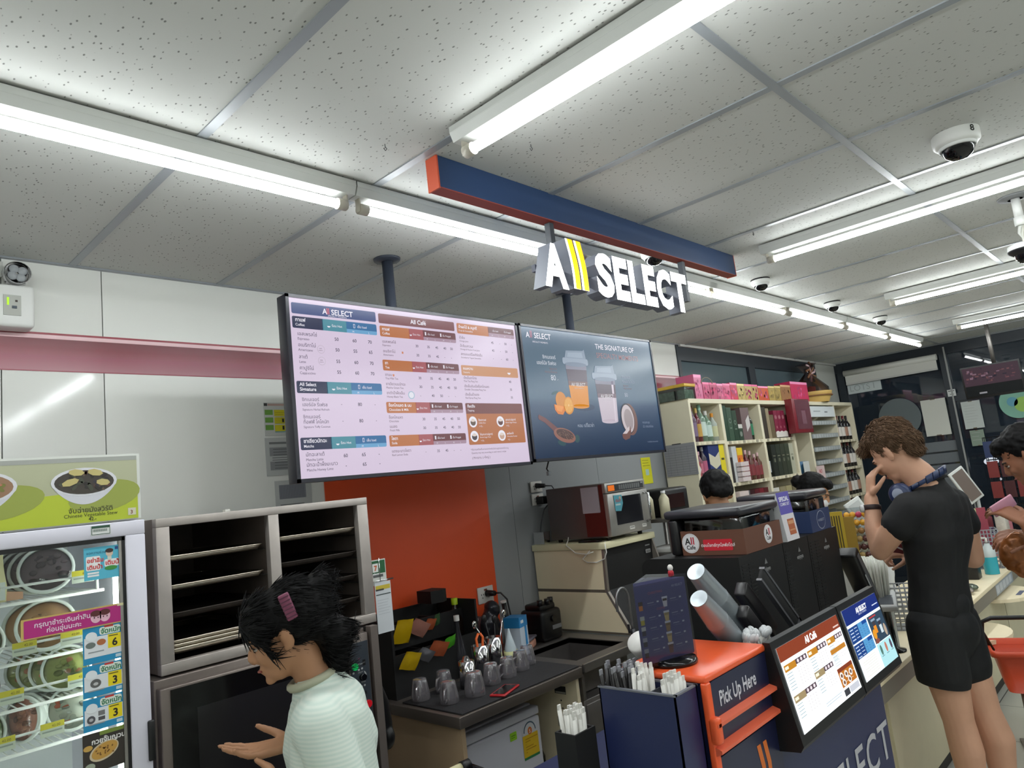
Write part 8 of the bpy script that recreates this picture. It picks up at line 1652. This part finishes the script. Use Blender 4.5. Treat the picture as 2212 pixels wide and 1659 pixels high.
def mint():
    m = mat('mint_shirt', (206, 220, 208), .75); nt = m.node_tree; bs = nt.nodes['Principled BSDF']; tc = nt.nodes.new('ShaderNodeTexCoord'); wv = nt.nodes.new('ShaderNodeTexWave'); wv.bands_direction = 'Z'; wv.inputs['Scale'].default_value = 34
    cr = nt.nodes.new('ShaderNodeValToRGB'); cr.color_ramp.elements[0].color = lin((200, 216, 206)); cr.color_ramp.elements[1].color = lin((216, 226, 216)); nt.links.new(tc.outputs['Object'], wv.inputs['Vector']); nt.links.new(wv.outputs[0], cr.inputs[0]); nt.links.new(cr.outputs[0], bs.inputs['Base Color']); return m
b = Flesh(); b.M = M
b.limb([(.068, 0, 1.262), (.078, 0, 1.215), (.088, 0, 1.15), (.09, 0, 1.1)], (.058, .078, .105, .12), 18); b.limb([(.064, -.12, 1.175), (.086, .12, 1.172)], (.074, .072), 18); b.ell((.125, 0, 1.19), (.06, .11, .06))
for q_ in (-1, 0, 1): b.limb([(.088, .07 * q_, 1.15), (.09, .07 * q_, 1.0), (.09, .07 * q_, .84)], (.100, .110, .118), 18)
b.limb([(.062, -.155, 1.18), (.10, -.19, 1.05), (.115, -.19, .945)], (.064, .062, .056), 16); b.limb([(.115, -.19, .945), (.06, -.165, .965)], (.054, .05)); b.limb([(.085, .155, 1.175), (.08, .18, 1.05), (.07, .17, .97)], (.062, .058, .054), 16); b.limb([(.07, .17, .97), (.02, .13, 1.03)], (.052, .046))
sh = b.build('shirt', mint(), wo_, .0065, 6, cut=[((.07, 0, 1.275), (-.25, 0, 1))])
b = Flesh(); b.M = M; 
m2 = MB(); m2.X = M; m2.tube([(.058 + .057 * math.cos(a * PI / 12), .057 * math.sin(a * PI / 12), 1.262 + .016 * math.cos(a * PI / 12)) for a in range(24)], .011, mat('collar_beige', (176, 176, 152), .7), 8, True); obj('collar', m2, sh, 'beige collar')
pn_ = MB(); pn_.X = M @ Matrix.Translation((.066, -.249, 1.07)); pn_.box((-.014, 0, -.014), (.014, .006, .014), K(180, 116, 126), .002); obj('sleeve_patch', pn_, sh, 'pink square patch')
pn_ = MB(); pn_.X = M @ Matrix.Translation((.035, -.240, 1.10)); pn_.box((-.012, 0, -.010), (.012, .006, .010), K(176, 200, 120), .002); obj('sleeve_patch', pn_, sh, 'yellow-green patch')
b = Flesh(); b.M = M; b.limb([(.09, -.06, .86), (.09, -.06, .47), (.09, -.06, .10)], (.10, .075, .06)); b.limb([(.09, .07, .86), (.05, .07, .47), (.08, .07, .10)], (.10, .075, .06)); b.ell((.09, 0, .86), (.12, .15, .10)); b.build('trousers', mat('black_trousers', (20, 20, 24), .7), wo_, .01, 4)
for y_ in (-.06, .07): b = Flesh(); b.M = M; b.limb([(.09, y_, .045), (-.04, y_, .035)], (.045, .035)); b.build('shoe', BLACKM, wo_, .008, 3)
b = Flesh(); b.M = Hw
for c, r in (((0, -.030, .034), (.084, .096, .088)), ((0, -.095, .03), (.062, .042, .066)), ((0, -.090, -.045), (.056, .040, .06)), ((0, .035, .074), (.064, .060, .040)), ((0, .076, .052), (.058, .026, .038)), ((.056, .050, .036), (.024, .032, .034)), ((-.056, .050, .036), (.024, .032, .034)), ((-.074, -.045, .022), (.018, .040, .050)), ((.074, -.045, .022), (.018, .040, .050)), ((0, -.115, .070), (.04, .038, .036))): b.ell(c, r)
b.limb([(-.068, .050, .01), (-.070, .045, -.04)], (.012, .006)); b.limb([(.068, .050, .01), (.070, .045, -.04)], (.012, .006)); b.limb([(0, -.10, -.06), (0, -.075, -.13)], (.05, .03))
hw = b.build('hair', mat('black_hair', (9, 8, 9), .6, var=.3, vscale=50, spec=.2), wo_, .006, 6, .0025, 30, label='black hair tied at the back')
strands(hw, wo_, 2200, .03, .06, lambda p: Hw.to_3x3() @ Vector((0, -1, -.35)), mat('black_hair'), lift=.0005, rad=.0012)
m2 = MB(); m2.X = Hw; m2.box((-.100, -.052, .028), (-.086, -.026, .094), mat('clip_pink', (130, 66, 92), .4), .003)
for i in range(6): m2.box((-.1015, -.052, .034 + .010 * i), (-.0995, -.026, .037 + .010 * i), K(90, 44, 66))
tag(single('hair_clip', m2, 'dusty pink ribbed clip in the black hair of the woman', 'hair clip'), 'dusty pink ribbed clip in the black hair of the woman', 'hair clip')
face_bits(Hw, wo_, .98)

# ---- clerks behind the machines
def clerk(P0, top, f, label, shirt, hairf, skin, mask=False, yaw=0):
    M, A0 = frame(P0); p = thing('person', label, 'person', (P0[0], P0[1], 0), A0); b = Flesh(); b.M = M; f = Vector(f)
    H = head_frame(M, (0, 0, top - .125), f); head_shape(b, H, 1.0)
    bk = Vector((-f.x, -f.y, 0)).normalized() * .05; c = lambda z: (bk.x, bk.y, z)
    b.limb([(bk.x * .5, bk.y * .5, top - .19), c(top - .27)], (.055, .062)); b.limb([c(top - .3), c(top - .6), c(.85)], (.09, .11, .11))
    sd = Vector((-f.y, f.x, 0)).normalized() * .17; b.limb([Vector(c(top - .33)) - sd, Vector(c(top - .33)) + sd], (.05, .05))
    for s_ in (-1, 1): q = Vector(c(top - .34)) + sd * s_; fo = Vector((f.x, f.y, 0)).normalized(); b.limb([q, q + Vector((0, 0, -.27)), q + fo * .22 + Vector((0, 0, -.30))], (.05, .042, .028)); hand(b, q + fo * .22 + Vector((0, 0, -.30)), fo, (0, 0, 1), .3, .95, -s_)
    for s_ in (-1, 1): q = Vector(c(.85)) + sd * s_ * .5; b.limb([q, (q.x, q.y, .45), (q.x, q.y, .05)], (.085, .06, .04))
    b.build('body', skin, p, .008, 3)
    b = Flesh(); b.M = M; b.limb([c(top - .29), c(top - .38)], (.07, .12)); b.limb([Vector(c(top - .34)) - sd, Vector(c(top - .34)) + sd], (.068, .068)); b.limb([c(top - .42), c(top - .65), c(.78)], (.135, .13, .14))
    for s_ in (-1, 1): q = Vector(c(top - .34)) + sd * s_; b.limb([q, q + Vector((0, 0, -.2))], (.066, .056))
    b.build('shirt', shirt, p, .009, 4); 
    b = Flesh(); b.M = M
    for s_ in (-1, 1): q = Vector(c(.80)) + sd * s_ * .5; b.limb([q, (q.x, q.y, .45), (q.x, q.y, .04)], (.11, .08, .06))
    b.build('trousers', mat('black_trousers'), p, .012, 3)
    b = Flesh(); b.M = H
    for cc, r in hairf: b.ell(cc, r)
    b.build('hair', mat('black_hair'), p, .007, 2, .004, 50)
    face_bits(H, p, 1.0, mouth=not mask)
    if mask: q = Flesh(); q.M = H; q.ell((0, .060, -.052), (.064, .056, .044)); q.build('face_mask', mat('mask_white', (214, 214, 216), .7), p, .006, 3)
    return p
short = [((0, -.028, .045), (.088, .100, .088)), ((0, .04, .088), (.064, .055, .032)), ((0, -.085, -.005), (.068, .034, .060)), ((-.072, -.03, .01), (.016, .045, .04)), ((.072, -.03, .01), (.016, .045, .04))]
clerk((3.72, 2.0), 1.645, (-.35, .8, -.45), 'clerk with short black hair seen from behind, head bowed behind the coffee machines', mat('clerk_shirt', (60, 110, 80), .7), short, SK2)
clerk((5.12, 2.0), 1.545, (.86, -.15, -.5), 'clerk with tied black hair and white face mask looking down behind the machines', mat('clerk_shirt'), short + [((0, -.13, .02), (.045, .045, .045)), ((0, .07, .075), (.05, .03, .026))], SK2, True)

# ---- man at the right edge
M, A0 = frame((3.78, .63)); rm = thing('person', 'dark-haired man in cyan striped shirt at the right edge, hands holding a phone and snack', 'person', (3.78, .63, 0), A0)
Hr = head_frame(M, (.085, .0, 1.575), (-.86, .10, -.50)); b = Flesh(); b.M = M
head_shape(b, Hr, 1.0); b.limb([(.12, 0, 1.53), (.17, 0, 1.45)], (.055, .06)); b.limb([(.19, 0, 1.38), (.20, 0, 1.2), (.2, 0, .9)], (.09, .11, .11)); b.limb([(.17, -.14, 1.38), (.19, .14, 1.38)], (.05, .05))
b.limb([(.17, -.17, 1.38), (.17, -.21, 1.22), (.15, -.22, 1.12)], (.052, .048, .040)); b.limb([(.15, -.22, 1.12), (.07, -.2, 1.2), (.035, -.17, 1.30)], (.042, .04, .030)); hand(b, (.032, -.168, 1.305), (-.45, .1, .35), (.5, -.6, .5), curl=.55, thumb=1)
b.limb([(.2, .17, 1.38), (.2, .2, 1.2), (.17, .18, 1.1)], (.052, .048, .04)); b.limb([(.17, .18, 1.1), (.09, .1, 1.18), (.05, .04, 1.22)], (.04, .038, .028)); hand(b, (.048, .035, 1.222), (-.8, -.1, .1), (.2, -.5, .8), curl=.5, thumb=-1)
for y_ in (-.08, .08): b.limb([(.2, y_, .88), (.19, y_, .46), (.2, y_, .06)], (.09, .065, .04))
b.build('body', SK3, rm, .006, 4)
def cyan():
    m = mat('cyan_shirt', (30, 130, 170), .6); nt = m.node_tree; bs = nt.nodes['Principled BSDF']; tc = nt.nodes.new('ShaderNodeTexCoord'); wv = nt.nodes.new('ShaderNodeTexWave'); wv.bands_direction = 'Z'; wv.inputs['Scale'].default_value = 18; wv.inputs['Distortion'].default_value = 1.5
    cr = nt.nodes.new('ShaderNodeValToRGB'); cr.color_ramp.elements[0].color = lin((16, 84, 120)); cr.color_ramp.elements[1].color = lin((50, 160, 196)); nt.links.new(tc.outputs['Object'], wv.inputs['Vector']); nt.links.new(wv.outputs[0], cr.inputs[0]); nt.links.new(cr.outputs[0], bs.inputs['Base Color']); return m
b = Flesh(); b.M = M; b.limb([(.165, 0, 1.475), (.185, 0, 1.43), (.195, 0, 1.36)], (.064, .095, .125)); b.limb([(.175, -.14, 1.385), (.2, .14, 1.385)], (.078, .078)); b.limb([(.2, 0, 1.3), (.2, 0, 1.1), (.2, 0, .9)], (.135, .13, .135)); b.limb([(.17, -.17, 1.38), (.17, -.2, 1.24)], (.064, .062)); b.limb([(.2, .17, 1.38), (.2, .2, 1.24)], (.064, .062)); b.build('shirt', cyan(), rm, .008, 5)
b = Flesh(); b.M = M
for y_ in (-.08, .08): b.limb([(.2, y_, .9), (.19, y_, .46), (.2, y_, .06)], (.115, .085, .065))
b.build('trousers', mat('dark_jeans', (34, 38, 52), .8), rm, .011, 4)
b = Flesh(); b.M = Hr
for c, r in short + [((0, .075, .07), (.05, .026, .024))]: b.ell(c, r)
b.build('hair', mat('black_hair'), rm, .006, 2, .006, 45, label='short black hair'); face_bits(Hr, rm)
q = MB(); q.X = M @ Matrix.Translation((-.035, -.15, 1.375)) @ Euler((.5, -.5, .3)).to_matrix().to_4x4(); q.box((-.05, -.004, -.03), (.05, .005, .03), K(210, 150, 170), .004); single('phone', q, 'phone in a pale pink case held by the man at the right edge', 'phone')
b = Flesh(); b.M = M; b.ell((-.02, .0, 1.16), (.07, .03, .09), (0, .3, 0)); b.ell((.01, .0, 1.09), (.06, .03, .05)); o = b.build('snack_bag', mat('snack_orange', (140, 84, 44), .22, .3, var=.5, vscale=24, bump=.6, bscale=14), None, .007, 2, .006, 24); tag(o, 'shiny brown-orange snack bag held by the man at the right edge', 'snack bag')

bpy.context.view_layer.update()
